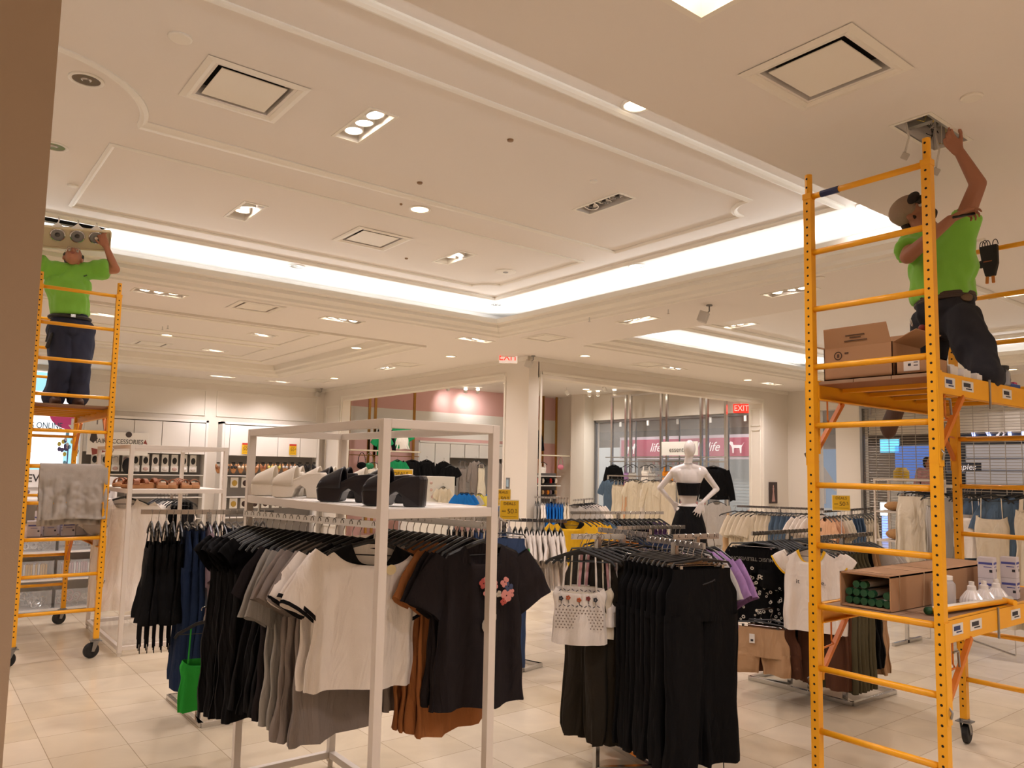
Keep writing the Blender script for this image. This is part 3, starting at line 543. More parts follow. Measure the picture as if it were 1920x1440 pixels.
b = MB(); b.box(tp+Vector((-.037, .0, -.105)), (.001, .05, .006)); b.build('stitched_badge', mat('badge_orange', 'a0522d', .6), t)
# lower deck: long carton of tubes, loose tube, guard bar, lamps, boxes
Z1 = 1.0305
t = thing('tube_carton', 'long open cardboard carton full of green-capped lamp tubes on the lower deck', 'box', (4.2, 1.95, Z1))
A = atX(1565, 1060, 3.78); ang = math.radians(-2)
x0, x1, yc, hw, hh = 3.76, 5.0, 1.955, .125, .165
b = MB(); th = .007
for s in (-1, 1): b.bb(x0, x1, yc+s*hw-th/2, yc+s*hw+th/2, Z1, Z1+hh)
b.bb(x0, x1, yc-hw, yc+hw, Z1, Z1+th); b.bb(x0, x1, yc-hw-th/2, yc+hw+th/2, Z1+hh-th, Z1+hh); b.bb(x1-th, x1, yc-hw, yc+hw, Z1, Z1+hh)
b.build('carton', CARD, t)
for x in (x0+.07, x0+.33, x0+.52): 
    b = MB()
    for a, c in (((x, yc-hw-.005, Z1), (x+.015, yc-hw-.005, Z1+hh)), ((x+.015, yc-hw-.005, Z1+hh+.0015), (x+.015, yc+hw, Z1+hh+.0015))): b.bar(a, c, .006, .0015)
    b.build('strap', mat('strap_band', 'b99b7b', .4), t)
k = 0
for iy in range(6):
    for iz in range(3):
        y = yc-hw+.03+iy*.038; z = Z1+.028+iz*.04
        if (iy, iz) in ((0, 2), (1, 2), (2, 2), (1, 1), (5, 2)) : continue
        b = MB(); b.mi(0); b.tube([(x0+.03+random.uniform(0, .04), y, z), (x1-.1, y, z)], .0165, 10); b.mi(1); xx = x0+.025; b.tube([(xx, y, z), (xx+.03, y, z)], .0182, 10)
        tag(b.build('lamp_tube', [TUBEW, GREENC]), 'lamp tube with a green end cap packed inside the long carton', 'lamp tube', 'tubes packed in the long carton')
b = MB(); b.mi(0); a = Vector((3.86, 1.70, Z1+.018)); c = Vector((4.62, 1.62, Z1+.018)); b.tube([a, c], .017, 12); b.mi(1); b.tube([a-(c-a).normalized()*.012, a+(c-a).normalized()*.02], .0185, 12)
tag(b.build('loose_lamp_tube', [TUBEW, GREENC], smooth=True), 'single white lamp tube with a green cap lying in front of the long carton', 'lamp tube')
t = thing('guard_bar', 'yellow scaffold cross bar lying loose on the lower deck', 'scaffold bar', (4.1, 1.62, Z1)); a = Vector((3.87, 1.665, Z1+.02)); c = Vector((4.52, 1.60, Z1+.02))
b = MB(); b.tube([a, c], .0125, 10); b.build('bar', YEL, t, smooth=True)
for p in (a, c): b = MB(); b.tube([p+Vector((-.02, -.045, -.003)), p+Vector((.012, .03, 0))], .0145, 12); b.disc(p+Vector((-.0201, -.0453, -.003)), .009, (-.4, -.9, 0), 10); b.build('end_sleeve', YEL, t, smooth=False)
for i, (x, y, lb) in enumerate([(4.35, 1.70, 'ribbed reflector lamp nearest the scaffold post on the lower deck'), (4.45, 1.68, 'ribbed reflector lamp in the middle of three on the lower deck'), (4.58, 1.67, 'ribbed reflector lamp farthest right of three on the lower deck')]):
    t = thing('reflector_lamp', lb, 'lamp bulb', (x, y, Z1)); b = MB(); rings = []
    for r, z in [(.0, .0), (.05, .0), (.056, .012), (.05, .035), (.032, .062), (.022, .075), (.02, .095), (.013, .1), (.013, .118), (0, .12)]:
        rings.append([Vector((max(r, .001)*(1+(.05 if k % 2 else -.03)*(.01 < z < .065))*math.cos(2*math.pi*k/40), max(r, .001)*(1+(.05 if k % 2 else -.03)*(.01 < z < .065))*math.sin(2*math.pi*k/40), z)) for k in range(40)])
    b.loft(rings); b.build('reflector', mat('lamp_shell', 'dcd6d0', .25, coat=.4), t, local=True)
def lampbox(x, y, z, rz, lb, s=(.075, .075, .11), grp=None):
    t = thing('bulb_carton', lb, 'box', (x, y, z), rz, grp); b = MB(); b.box((0, 0, s[2]/2), s); b.build('carton', LBX, t, local=True, bevel=.0015)
    b = MB()
    for q in (-1, 1):
        b.mi(0); b.box((q*(s[0]/2+.0004), 0, s[2]*.72), (.0008, s[1]*.86, .012)); b.box((q*(s[0]/2+.0004), -.01, s[2]*.55), (.0008, s[1]*.5, .004)); b.mi(1); b.box((q*(s[0]/2+.0004), -s[1]*.33, s[2]*.36), (.0008, .014, .014))
        b.mi(0); b.box((0, q*(s[1]/2+.0004), s[2]*.72), (s[0]*.86, .0008, .012)); b.box((0, q*(s[1]/2+.0004), s[2]*.55), (s[0]*.5, .0008, .004)); b.mi(1); b.box((s[0]*.33, q*(s[1]/2+.0004), s[2]*.36), (.014, .0008, .014))
    b.build('printed_panel', [mat('blue_print', '4a4f96', .6), LDARK], t, local=True); return t
LBX = mat('bulb_carton_board', 'cfc8cc', .6)
for x, y, z, lb in [(4.66, 1.74, Z1, 'bottom printed bulb carton of the near stack behind the reflector lamps'), (4.66, 1.74, Z1+.111, 'top printed bulb carton of the near stack behind the reflector lamps'), (4.80, 1.68, Z1, 'bottom printed bulb carton of the far right stack on the lower deck'), (4.80, 1.68, Z1+.111, 'top printed bulb carton of the far right stack on the lower deck')]:
    lampbox(x, y, z, .15, lb)
t = thing('plastic_canister', 'translucent plastic canister with a white lid behind the scaffold post', 'canister', (4.13, 1.745, Z1)); b = MB(); b.lathe([(.052, 0), (.055, .01), (.055, .12), (.04, .14)], n=20); b.build('canister_body', CLEARP, t, local=True, smooth=True); b = MB(); b.lathe([(.043, .14), (.043, .158), (0, .16)], n=20); b.build('lid', PLW, t, local=True)
# ceiling hatch contents and hanging connectors
GALV = mat('galvanised', 'a8a8a4', .4, .8, var=.2, vscale=20); WIREW = mat('white_wire', 'cfc8be', .5)
b = MB()
for a in ((4.03, 4.55, 1.69, 1.71), (4.03, 4.55, 1.89, 1.91), (4.03, 4.05, 1.71, 1.89), (4.53, 4.55, 1.71, 1.89)): b.bb(*a, ZC-.004, ZC+.004)
t = thing('ceiling_hatch', 'open rectangular light cut-out in the ceiling with wires spilling out', 'ceiling opening', (4.29, 1.8, ZC)); b.build('trim_frame', TRIMM, t)
b = MB(); b.bb(4.05, 4.53, 1.71, 1.89, ZC+.29, ZC+.3); b.bb(4.20, 4.24, 1.71, 1.89, ZC+.03, ZC+.06); b.bb(4.3, 4.42, 1.74, 1.84, ZC+.08, ZC+.2); b.bb(4.05, 4.53, 1.72, 1.735, ZC+.01, ZC+.05); b.build('housing', GALV, t)
for i in range(10):
    a = Vector((random.uniform(4.12, 4.5), random.uniform(1.73, 1.87), ZC+.2)); c = Vector((random.uniform(4.12, 4.5), random.uniform(1.73, 1.87), ZC+random.uniform(-.03, .1)))
    b = MB(); b.tube([a, a.lerp(c, .4)+Vector((random.uniform(-.05, .05), random.uniform(-.03, .03), 0)), c, c+Vector((random.uniform(-.04, .04), random.uniform(-.04, .04), .02))], .0022, 5); b.build('loose_wire', [BLACK, mat('yellow_wire', 'c9b04a', .5), WIREW][i % 3], t)
for i, (px, py, lb, X0) in enumerate([(1697, 293, 'white cable with a small grey connector dangling left of the scaffold post', 4.1), (1755, 322, 'white cable with a grey connector dangling behind the scaffold post', 4.33)]):
    e = atX(px, py, X0+.02); s = Vector((X0, 1.83 if i == 0 else 1.78, ZC+.08)); t = thing('dangling_connector', lb, 'cable', s)
    b = MB(); b.tube([s, s.lerp(e, .25)+Vector((.0, .012, 0)), s.lerp(e, .6)+Vector((0, -.012, 0)), e+EZ*.02], .0055, 8); b.build('cable', WIREW, t, smooth=True)
    b = MB(); b.box(e, (.03, .035, .035), Matrix.Rotation(.6, 3, 'X') @ Matrix.Rotation(.4, 3, 'Z')); b.build('connector', mat('connector_grey', 'b9b2a8', .5), t, bevel=.003)
# ================================================================ left scaffold extras
TOW = mat('towel_terry', 'b3aaa0', .95, bump=.6, bscale=260, var=.12, vscale=14)
TL = atY(75, 876, 7.53); TR_ = atY(203, 873, 7.53); zt_ = 1.63
def towel():
    nx, nz = 60, 40; rings = []; b = MB(); verts = []
    for side, L in ((-1, .45), (1, .5)):
        rows = []
        for j in range(nz+1):
            v = j/nz
            for i in range(nx+1):
                u = i/nx; x = TL.x+(TR_.x-TL.x)*u+.012*math.sin(7*u+2*v)*v; ph = 30*u+1.5*math.sin(5*u)
                y = 7.55+side*(.018+.012*v)+(.010*math.sin(ph)+.006*math.sin(ph*2.1+3)+.03*noise.noise(Vector((u*6, v*4, side*3.1)))+.012*noise.noise(Vector((u*17, v*12, side))))*min(1, v*2)
                z = zt_+.018*math.cos(min(1, v*14)*math.pi/2)-v*L-.006*math.sin(9*u)*v
                if v*14 < 1: y = 7.55+side*.02*math.sin(v*14*math.pi/2)
                rows.append(Vector((x, y, z)))
        b.add(rows, [(j*(nx+1)+i, j*(nx+1)+i+1, (j+1)*(nx+1)+i+1, (j+1)*(nx+1)+i) for j in range(nz) for i in range(nx)])
    o = b.build('towel', TOW, None, smooth=True); m = o.modifiers.new('thick', 'SOLIDIFY'); m.thickness = .006; return o
tag(towel(), 'grey terry towel draped over a rung of the left scaffold', 'towel')
lbs = ['leftmost printed bulb carton on the left scaffold lower deck', 'second printed bulb carton from the post on the left scaffold', 'middle printed bulb carton on the left scaffold lower deck', 'rightmost printed bulb carton on the left scaffold lower deck']
for i, px in enumerate((62, 92, 125, 148)):
    p = atY(px, 1012, 7.72+.03*(i % 2)); lampbox(p.x, p.y, Z1, .1*i-.1, lbs[i], (.10, .10, .13))
for i, px in enumerate((78, 110, 140)):
    p = atY(px, 1005, 7.95); lampbox(p.x, p.y, Z1, .2, ['printed bulb carton', 'taller printed bulb carton', 'printed bulb carton'][i]+[' in the back row behind the leftmost carton', ' in the middle of the back row under the towel', ' in the back row next to the plastic bag'][i], (.10, .10, .20))
p = atY(178, 985, 7.72); b = MB(); rings = []
for j in range(9):
    v = j/8; r = .11*math.sin(math.pi*(.12+.8*v))**.6*(1-.5*v*v); rings.append([p+Vector((r*1.1*math.cos(a)*(1+.12*math.sin(3*a+j)), r*math.sin(a)*(1+.1*math.sin(5*a+j*2)), v*.2)) for a in [2*math.pi*k/18 for k in range(18)]])
for r in rings:
    for v in r: v.z = v.z-p.z+Z1+.002
b.loft(rings); tag(b.build('plastic_bag', mat('clear_bag', 'd8cfc6', .25, alpha=.4), smooth=True), 'clear crumpled plastic bag of parts at the post end of the left lower deck', 'bag')
# fixture panel held by the left worker
CREAM = mat('cream_panel', 'd9c9a4', .5)
o0 = atY(40, 455, 8.0); pc = atY(140, 449, 8.02)
t = thing('light_fixture_panel', 'cream panel with three round lamps held up below the ceiling gap', 'light fixture', pc)
ax = EX.copy(); nrm = Vector((0, -.80, -.60)).normalized(); ay = nrm.cross(ax).normalized()
ay = -ay if ay.z < 0 else ay
pl = atY(42, 440, 8.0); pr = atY(206, 452, 8.0); wdt = (pr-pl).length; ax = (pr-pl).normalized(); ay = (ay-ax*ay.dot(ax)).normalized(); cc = (pl+pr)/2; hgt = .19
R3 = Matrix((ax, ay, ax.cross(ay))).transposed()
b = MB(); b.box(cc, (wdt, hgt, .012), R3)
for s in (-1, 1): b.box(cc+ay*(s*hgt/2), (wdt, .012, .05), R3); b.box(cc+ax*(s*wdt/2), (.012, hgt, .05), R3)
b.build('panel', CREAM, t, bevel=.002)
fn = nrm if nrm.dot(-FW) > 0 else -nrm
for i, px in enumerate((105, 142, 178)):
    c = cc+ax*((px-(42+206)/2)/(206-42)*wdt)+ay*.03
    b = MB(); b.mi(0); b.lathe([(.062, 0), (.062, .02), (.054, .024), (.05, .012)], c, 24, False, axis=fn); b.mi(1); b.disc(c+fn*.013, .05, fn); b.mi(2 if i < 2 else 0); b.lathe([(.022, .013), (.014, .03)], c, 12, True, axis=fn); b.build('lamp', [CHROME, GREY, OFFD], t)
    b = MB(); bk = c+ay*.07; b.prism([(-.05, 0), (.05, 0), (0, .045)], bk-fn*.01, ax, ay, fn*.02); b.build('lamp_yoke', WHITEP, t)
    top = Vector((c.x, 8.2, ZT+.05)); b = MB(); b.tube([bk+ay*.03, bk.lerp(top, .5)+EX*.02, top], .006, 7); b.build('supply_cable', WIREW, t)
b = MB()
for a in ((HL[0]-.02, HL[1]+.02, HL[2]-.02, HL[2]), (HL[0]-.02, HL[1]+.02, HL[3], HL[3]+.02), (HL[1], HL[1]+.02, HL[2], HL[3])): b.bb(*a, ZT-.005, ZT+.004)
t = thing('ceiling_hatch', 'long dark light cut-out in the ceiling above the left worker', 'ceiling opening', (.93, 8.2, ZT)); b.build('trim_frame', TRIMM, t)
b = MB(); b.bb(HL[0], HL[1], HL[2], HL[3], ZT+.29, ZT+.3)
for a in ((HL[0]+.001, HL[1]-.001, HL[2]+.001, HL[2]+.006), (HL[0]+.001, HL[1]-.001, HL[3]-.006, HL[3]-.001), (HL[1]-.006, HL[1]-.001, HL[2], HL[3])): b.bb(*a, ZT+.012, ZT+.29)
b.build('housing', DARK, t)  # dark lining carries the shade of the gap in its colour
# ================================================================ garments on hangers
def fab(name, c, rough=.92, var=.06, bump=.25, sheen=0): return mat('fabric_'+name, c, rough, var=var, vscale=10, bump=bump, bscale=350, sheen=sheen, wrinkle=.55, spec=.18)
F = dict(black=fab('black', '0b0a0b'), jetblack=fab('jet', '070608', .75), white=fab('white', 'efe6dc'), grey=fab('grey', '8b8079'), dkgrey=fab('dark_grey', '413b3b'), charcoal=fab('charcoal', '231e1f'), tan=fab('tan', 'a3683c'), navy=fab('navy', '1c2a45'),
    denim=fab('denim', '3a4b6c', bump=.5), dkdenim=fab('dark_denim', '25304a'), olive=fab('olive', '2b261e'), olive2=fab('olive_green', '55503c'), cream=fab('cream', 'ddd1bb'), beige=fab('beige', 'c3a17a'), blue=fab('blue', '1f6fc0'), yellow=fab('yellow', 'e8b62a'), paleyellow=fab('pale_yellow', 'e6d45f'),
    green=fab('green', '2f9f3a'), kelly=fab('kelly', '1f8a54'), pink=fab('pink', 'd9a6a8'), lilac=fab('lilac', 'a37fb0'), purple=fab('purple', '5a4068'), khaki=fab('khaki', 'b28f6c'), mauve=fab('mauve', '7d6a72'), peach=fab('peach', 'd8a985'), teal=fab('steel_blue', '566a80'), orange=fab('orange', 'e08a2a'), red=fab('red', 'b8302a'), lgrey=fab('light_grey', 'b7b2ac'), silver=fab('silver', '9c9892'), brown=fab('brown', '5a3a2a'))
HOOK = mat('hook_steel', 'b5b0aa', .25, 1)
HANG_ME = {}
def hanger(kind='top', w=.2):
    key = (kind, w)
    if key in HANG_ME: return HANG_ME[key]
    b = MB(); b.mi(1); b.tube([(0.016*math.cos(a), 0, .0+.016*math.sin(a)) for a in [math.radians(200-25*i) for i in range(10)]]+[(0, 0, -.04), (0, 0, -.07)], .0022, 5)
    b.mi(0)
    if kind == 'top':
        for s in (-1, 1): b.tube([(0, 0, -.068), (s*.04, 0, -.078), (s*w*.55, 0, -.10), (s*w*.9, 0, -.125), (s*w*1.02, 0, -.15)], [.008, .008, .0075, .007, .006], 6, flat=1.3)
        b.tube([(-w*.9, 0, -.13), (w*.9, 0, -.13)], .003, 5)
    else:
        for s in (-1, 1): b.tube([(0, 0, -.068), (s*.05, 0, -.075), (s*w*.9, 0, -.085), (s*w, 0, -.11)], [.007, .007, .006, .006], 6)
        b.mi(1); b.tube([(-w*.85, 0, -.10), (w*.85, 0, -.10)], .0025, 5)
        for s in (-1, 1): b.box((s*w*.7, 0, -.115), (.016, .016, .035))
    o = b.build('hanger', [BLACK, HOOK], None, smooth=False); me = o.data; bpy.data.objects.remove(o); HANG_ME[key] = me; return me
def rings_body(spec, nseg, seed, fold=.012, fk=7, cs=1.6):
    """spec rows: (z, half width, half depth, front dip, fold amount, x shift)"""
    rnd = random.Random(seed); ph = [rnd.uniform(0, 6.28) for _ in range(4)]; rings = []
    for (z, w, d, dip, fa, xs) in spec:
        r = []
        for k in range(nseg):
            a = 2*math.pi*k/nseg; c, s = math.cos(a), math.sin(a)
            x = w*math.copysign(abs(c)**(1/cs), c); y = d*math.copysign(abs(s)**(1/1.2), s)
            f = fa*fold*(math.sin(fk*a+ph[0]+z*2)+.6*math.sin((fk*1.7)//1*a+ph[1]-z*3)+.4*math.sin(3*a+ph[2]+z*6))
            y += f*(1 if s < 0 else -1)*abs(s)**.5; y += fa*(.026*noise.noise(Vector((x*5.5, z*2.2, seed*3.7)))+.012*noise.noise(Vector((x*13, z*5, seed*1.3+9*(s < 0))))); z_ = .018*min(1, fa)*noise.noise(Vector((x*7, seed, 2))); x *= 1+fa*.02*math.sin(5*z*6+ph[3])
            dz = -dip*max(0, -s)**.7*max(0, 1-abs(c)**3) if dip else 0
            r.append(Vector((x+xs, y, z+dz+z_)))
        rings.append(r)
    return rings
def interp(rows, n):
    out = []; Z = [r[0] for r in rows]
    for i in range(n):
        z = Z[0]+(Z[-1]-Z[0])*i/(n-1)
        for a, b in zip(rows, rows[1:]):
            if b[0] <= z+1e-9 <= a[0]+2e-9 or b is rows[-1]:
                if z <= a[0]+1e-9 and z >= b[0]-1e-9:
                    t = (a[0]-z)/max(1e-6, a[0]-b[0]); t2 = t*t*(3-2*t); out.append((z,)+tuple(a[j]+(b[j]-a[j])*t2 for j in range(1, 6))); break
    return out
GM = {}
def gmesh(kind, L, seed, q=1, W=1.0):
    """garment body as one mesh: z=0 is the rail, x across the shoulders, y along the rail"""
    key = (kind, L, seed, q, W)
    if key in GM: return GM[key]
    ns = int(28*q); b = MB(); N = int(14*q); rnd = random.Random(seed*7+1)
    def sleeves(l, r0, r1, drop, xs=.17*W, z0=-.15, flare=0):
        for s in (-1, 1):
            pts = []; rr = []; n = int(7*q); base = Vector((s*xs, 0, z0)); end = Vector((s*(xs+l*math.sin(drop)), rnd.uniform(-.01, .01), z0-l*math.cos(drop)))
            rings = []
            for i in range(n+1):
                t = i/n; p = base.lerp(end, t)+Vector((s*.012*math.sin(math.pi*t), 0, 0)); r = r0+(r1-r0)*t; d = (end-base).normalized(); sd = Vector((d.z*s, 0, -d.x*s)).normalized()
                rings.append([p+sd*(r*math.cos(a))+EY*((.016+.008*t)*math.sin(a)*(1+.25*math.sin(3*a+seed)))+Vector((0, .012*noise.noise(Vector((t*3+s, seed, 1))), .008*math.sin(2*a+seed)*t)) for a in [2*math.pi*k/14 for k in range(14)]])
            b.loft(rings, False, False)
    if kind in ('tee', 'longtee', 'sweater', 'crop', 'cap'):
        sc_ = 1.9 if q >= 2 else 1.0
        rows = [(-.085, .075*W*(1.25 if q >= 2 else 1), .018, .045*sc_, 0, 0), (-.105, .13*W, .022, .038*sc_, 0, 0), (-.135, .19*W, .025, .018*sc_, .2, 0), (-.19, .205*W, .028, 0, .4, 0), (-.30, .205*W, .028, 0, .7, 0), (-.085-L*.7, .215*W, .03, 0, 1, 0), (-.085-L, .225*W, .033, 0, 1.25, 0)]
        b.loft(rings_body(interp(rows, N+6), ns, seed), False, False)
        if kind in ('tee', 'crop'): sleeves(.235, .078, .098, math.radians(30))
        if kind == 'cap': sleeves(.10, .07, .075, math.radians(50))
        if kind in ('longtee', 'sweater'): sleeves(.52 if kind == 'sweater' else .3, .075, .05 if kind == 'sweater' else .08, math.radians(14 if kind == 'sweater' else 24))
    elif kind in ('tank', 'cami', 'sundress', 'dress', 'topdress'):
        z0 = {'tank': -.20, 'cami': -.27, 'sundress': -.27, 'dress': -.2, 'topdress': -.2}[kind]; fl = {'tank': 1.05, 'cami': 1.0, 'sundress': 1.7, 'dress': 1.35, 'topdress': 1.3}[kind]
        w0 = .15*W; rg_ = z0+.08+L; rows = [(z0, w0*.9, .02, .03, 0, 0), (z0-.13*rg_, w0, .026, 0, .2, 0), (z0-.36*rg_, w0*.92, .026, 0, .5, 0), (z0-.65*rg_, w0*(1+(fl-1)*.5), .032, 0, 1, 0), (-.08-L, w0*fl, .04, 0, 1.6 if fl > 1.02 else 1.1, 0)]
        b.loft(rings_body(interp(rows, N+6), ns, seed, fold=.016 if fl > 1.2 else .01), False, False)
        sw = .035 if kind in ('tank', 'topdress') else .008
        for s in (-1, 1):
            for yy in (-.012, .012):
                x1 = s*.085*W; x2 = s*w0*.62; n = 6
                for i in range(n):
                    pass
                b.loft([[Vector((x1+(x2-x1)*t-sw/2, yy*(.3+t), -.095+(z0-.0+.095)*t-(.03*t if yy < 0 else 0))), Vector((x1+(x2-x1)*t+sw/2, yy*(.3+t), -.095+(z0+.095)*t-(.03*t if yy < 0 else 0))), Vector((x1+(x2-x1)*t+sw/2, yy*(.3+t)+.003, -.095+(z0+.095)*t-(.03*t if yy < 0 else 0))), Vector((x1+(x2-x1)*t-sw/2, yy*(.3+t)+.003, -.095+(z0+.095)*t-(.03*t if yy < 0 else 0)))] for t in [i/n for i in range(n+1)]])
    elif kind in ('pants', 'jeans', 'jogger', 'shorts', 'widepants'):
        w0 = .165*W; hip = .2*W
        cz = -.115-(.26 if kind != 'shorts' else .62*L); rows = [(-.115, w0, .016, .0, 0, 0), (-.155, w0, .018, 0, .1, 0), (-.25, hip, .03, 0, .4, 0), (cz, hip*1.02, .034, 0, .6, 0)]
        b.loft(rings_body(interp(rows, int(8*q)), ns, seed), False, False)
        wl = {'pants': .072, 'jeans': .075, 'jogger': .085, 'shorts': .098, 'widepants': .105}[kind]*W
        for s in (-1, 1):
            rows = [(cz+.03, hip*.5, .03, 0, .4, s*hip*.52), (-.115-L*.6, (hip*.5+wl)/2, .034, 0, .8, s*(hip*.5)), (-.115-L+.03, wl, .036, 0, 1.2, s*(hip*.55)), (-.115-L, wl*(.75 if kind == 'jogger' else 1), .03, 0, 1.1, s*hip*.55)]
            b.loft(rings_body(interp(rows, int(12*q)), int(18*q), seed+s+3, fold=.015, fk=4), False, False)
    elif kind == 'skirt':
        rows = [(-.115, .16*W, .016, 0, 0, 0), (-.16, .165*W, .018, 0, .1, 0), (-.3, .2*W, .03, 0, .8, 0), (-.115-L, .24*W, .045, 0, 1.8, 0)]
        b.loft(rings_body(interp(rows, N+4), ns, seed, fold=.018, fk=9), False, False)
    o = b.build(kind, F['black'], None, smooth=True); me = o.data; bpy.data.objects.remove(o); me.materials.clear()
    GM[key] = me; return me
NAMES = dict(tee='t_shirt', crop='crop_t_shirt', cap='cap_sleeve_top', longtee='tunic', sweater='sweater', tank='tank_top', cami='camisole', sundress='sundress', dress='dress', topdress='dress', pants='trousers', jeans='jeans', jogger='jogger_trousers', shorts='shorts', widepants='wide_trousers', skirt='skirt')
CATS = dict(tee='t-shirt', crop='t-shirt', cap='top', longtee='top', sweater='sweater', tank='tank top', cami='camisole', sundress='dress', dress='dress', topdress='dress', pants='trousers', jeans='jeans', jogger='trousers', shorts='shorts', widepants='trousers', skirt='skirt')
CLIP = ('pants', 'jeans', 'jogger', 'shorts', 'widepants', 'skirt'); MESHM = {}
def garment(kind, m, L, loc, rz, label, group=None, seed=0, q=1, W=1.0, tagc=False, name=None):
    src = gmesh(kind, L, seed, q, W); k2 = (src.name, m.name)
    if k2 not in MESHM: me = src.copy(); me.materials.append(m); MESHM[k2] = me
    o = bpy.data.objects.new(name or NAMES[kind], MESHM[k2]); COL.objects.link(o); o.location = loc; o.rotation_euler = (0, 0, rz); tag(o, label, CATS[kind], group)
    h = bpy.data.objects.new('hanger', hanger('clip' if kind in CLIP else 'top', round(.17*W if kind in CLIP else .19*W, 3))); COL.objects.link(h); h.parent = o
    if tagc: ptag(o, (.12*W, -.04, -.32))
    return o
def ptag(o, p, s=1):
    b = MB(); p = Vector(p); b.mi(0); b.box(p, (.035*s, .002, .06*s)); b.mi(1); b.box(p+Vector((0, -.0015, -.012*s)), (.018*s, .001, .014*s)); b.build('price_tag', [PLW, LDARK], o, local=True)
def row(p0, p1, items, side=1, jit=.035, ang=None, q=1, size=True):
    """items: list of (kind, fabric, length, count, label, group or None, seed, W); hung from p0 to p1; the front of each faces p0"""
    p0, p1 = Vector(p0), Vector(p1); n = sum(i[3] for i in items); d = (p1-p0).normalized(); base = math.atan2(d.y, d.x)-math.pi/2; k = 0; out = []
    for kind, fk, L, cnt, label, group, seed, Wd in items:
        for c in range(cnt):
            t = (k+.5)/n; p = p0.lerp(p1, t); a = base+random.uniform(-jit, jit)+(ang or 0)
            out.append(garment(kind, F[fk] if isinstance(fk, str) else fk, L, p, a, label, group if cnt > 1 else None, seed+(c % 3)*11, q, Wd)); k += 1
    return out
RACKS = {}
def rail(parent, p0, p1, w=.016, h=.03): b = MB(); b.bar(p0, p1, w, h); return b.build('hanging_rail', CHROME, parent)
# ================================================================ white display frames with shoes
def frame(name, label, x0, x1, y0, y1, top, shelf, w=.036):
    t = thing(name, label, 'display stand', (x0, y0, 0))
    for i, (x, y) in enumerate(((x0, y0), (x1, y0), (x0, y1), (x1, y1))):
        b = MB(); b.bb(x-w/2, x+w/2, y-w/2, y+w/2, .03, top); b.tube([(x, y, 0), (x, y, .03)], .014, 10); b.build('post', WHITE_METAL, t, bevel=.002)
    for z, nm in ((top-w/2, 'top_frame'), (.05+w/2, 'base_frame'), (shelf-.022, 'shelf_frame')):
        b = MB(); h = w if nm != 'shelf_frame' else .038
        for y in (y0, y1): b.box(((x0+x1)/2, y, z), (x1-x0-w, w*.96, h))
        for x in (x0, x1): b.box((x, (y0+y1)/2, z), (w*.96, y1-y0-w, h))
        b.build(nm, WHITE_METAL, t, bevel=.002)
    b = MB(); b.bb(x0+w/2, x1-w/2, y0+w/2, y1-w/2, shelf-.012, shelf-.002); b.build('shelf', WHITEP, t)
    return t
FR1 = frame('display_stand', 'tall white metal display frame carrying platform shoes in the foreground', 1.478, 2.01, 2.68, 4.14, 1.86, 1.512)
cx2 = 1.60; FR2 = frame('display_stand', 'white metal display frame carrying brown sandals beside the left scaffold', 1.60, 2.42, 7.46, 8.9, 1.83, 1.44)
b = MB(); b.bb(1.62, 2.40, 7.48, 8.88, .09, .1); b.build('lower_shelf', GLASS, FR2)
WSH = mat('white_leather', 'ece2d2', .45, bump=.05, bscale=80); BSH = mat('black_leather', '17141a', .33, bump=.08, bscale=60); TAN = mat('tan_leather', '9a5f3c', .55); CORK = mat('cork_sole', 'b07c50', .8)
def shoe_meshes(ms, mu, flat=False):
    t = thing('platform_shoe', 'x', 'shoe'); L = .25
    if not flat: prof = [(.118, .005), (.125, .05), (.11, .062), (.05, .066), (-.0, .088), (-.05, .108), (-.118, .114), (-.125, .1), (-.12, 0), (-.052, 0), (-.045, .04), (-.02, .055), (.005, .04), (.02, .002), (.05, 0), (.1, 0)]
    else: prof = [(.12, .01), (.12, .035), (.05, .038), (-.05, .05), (-.12, .055), (-.12, 0), (.1, 0)]
    b = MB(); n = 7
    rings = []
    for i in range(n):
        u = -1+2*i/(n-1); k = 1-.10*abs(u)**3; rings.append([Vector((u*.045*(1.0-.12*(1 if y < -.05 else 0)), y*k, z)) for y, z in prof])
    vs = [v for r in rings for v in r]; m = len(prof); fs = []
    for i in range(n-1):
        for k in range(m): fs.append((i*m+k, i*m+(k+1) % m, (i+1)*m+(k+1) % m, (i+1)*m+k))
    # triangulated side caps keep the arch open
    for base, flip in ((0, 1), ((n-1)*m, 0)): fs.append(tuple(base+k for k in (range(m) if flip else range(m-1, -1, -1))))
    b.add(vs, fs); b.build('sole', ms, t, local=True, bevel=.005, seg=3)
    b = MB(); rings = []
    for j in range(10):
        v = j/9; y = .115-.10*v if not flat else .09-.06*v; h = (.048+.040*v) if not flat else .05
        zb = .055 if not flat else .036
        ring = [Vector((.0475*math.cos(a)*(1+.03*v), y-(.02*math.sin(a)*(1-v)), zb+h*math.sin(a)**.8)) for a in [math.pi*k/12 for k in range(13)]]; rings.append(ring)
    b.add([p for r in rings for p in r], [(j*13+k, j*13+k+1, (j+1)*13+k+1, (j+1)*13+k) for j in range(9) for k in range(12)])
    o = b.build('strap', mu, t, local=True, smooth=True); md = o.modifiers.new('t', 'SOLIDIFY'); md.thickness = .005
    if flat:
        b = MB(); rings = []
        for j in range(4):
            v = j/3; y = -.02-.04*v; rings.append([Vector((.045*math.cos(a), y, .045+.045*math.sin(a))) for a in [math.pi*k/10 for k in range(11)]])
        b.add([p for r in rings for p in r], [(j*11+k, j*11+k+1, (j+1)*11+k+1, (j+1)*11+k) for j in range(3) for k in range(10)]); o = b.build('ankle_strap', mu, t, local=True, smooth=True); md = o.modifiers.new('t', 'SOLIDIFY'); md.thickness = .004
    return t
ws = shoe_meshes(WSH, WSH); bs = shoe_meshes(BSH, BSH); first = {'w': ws, 'b': bs}
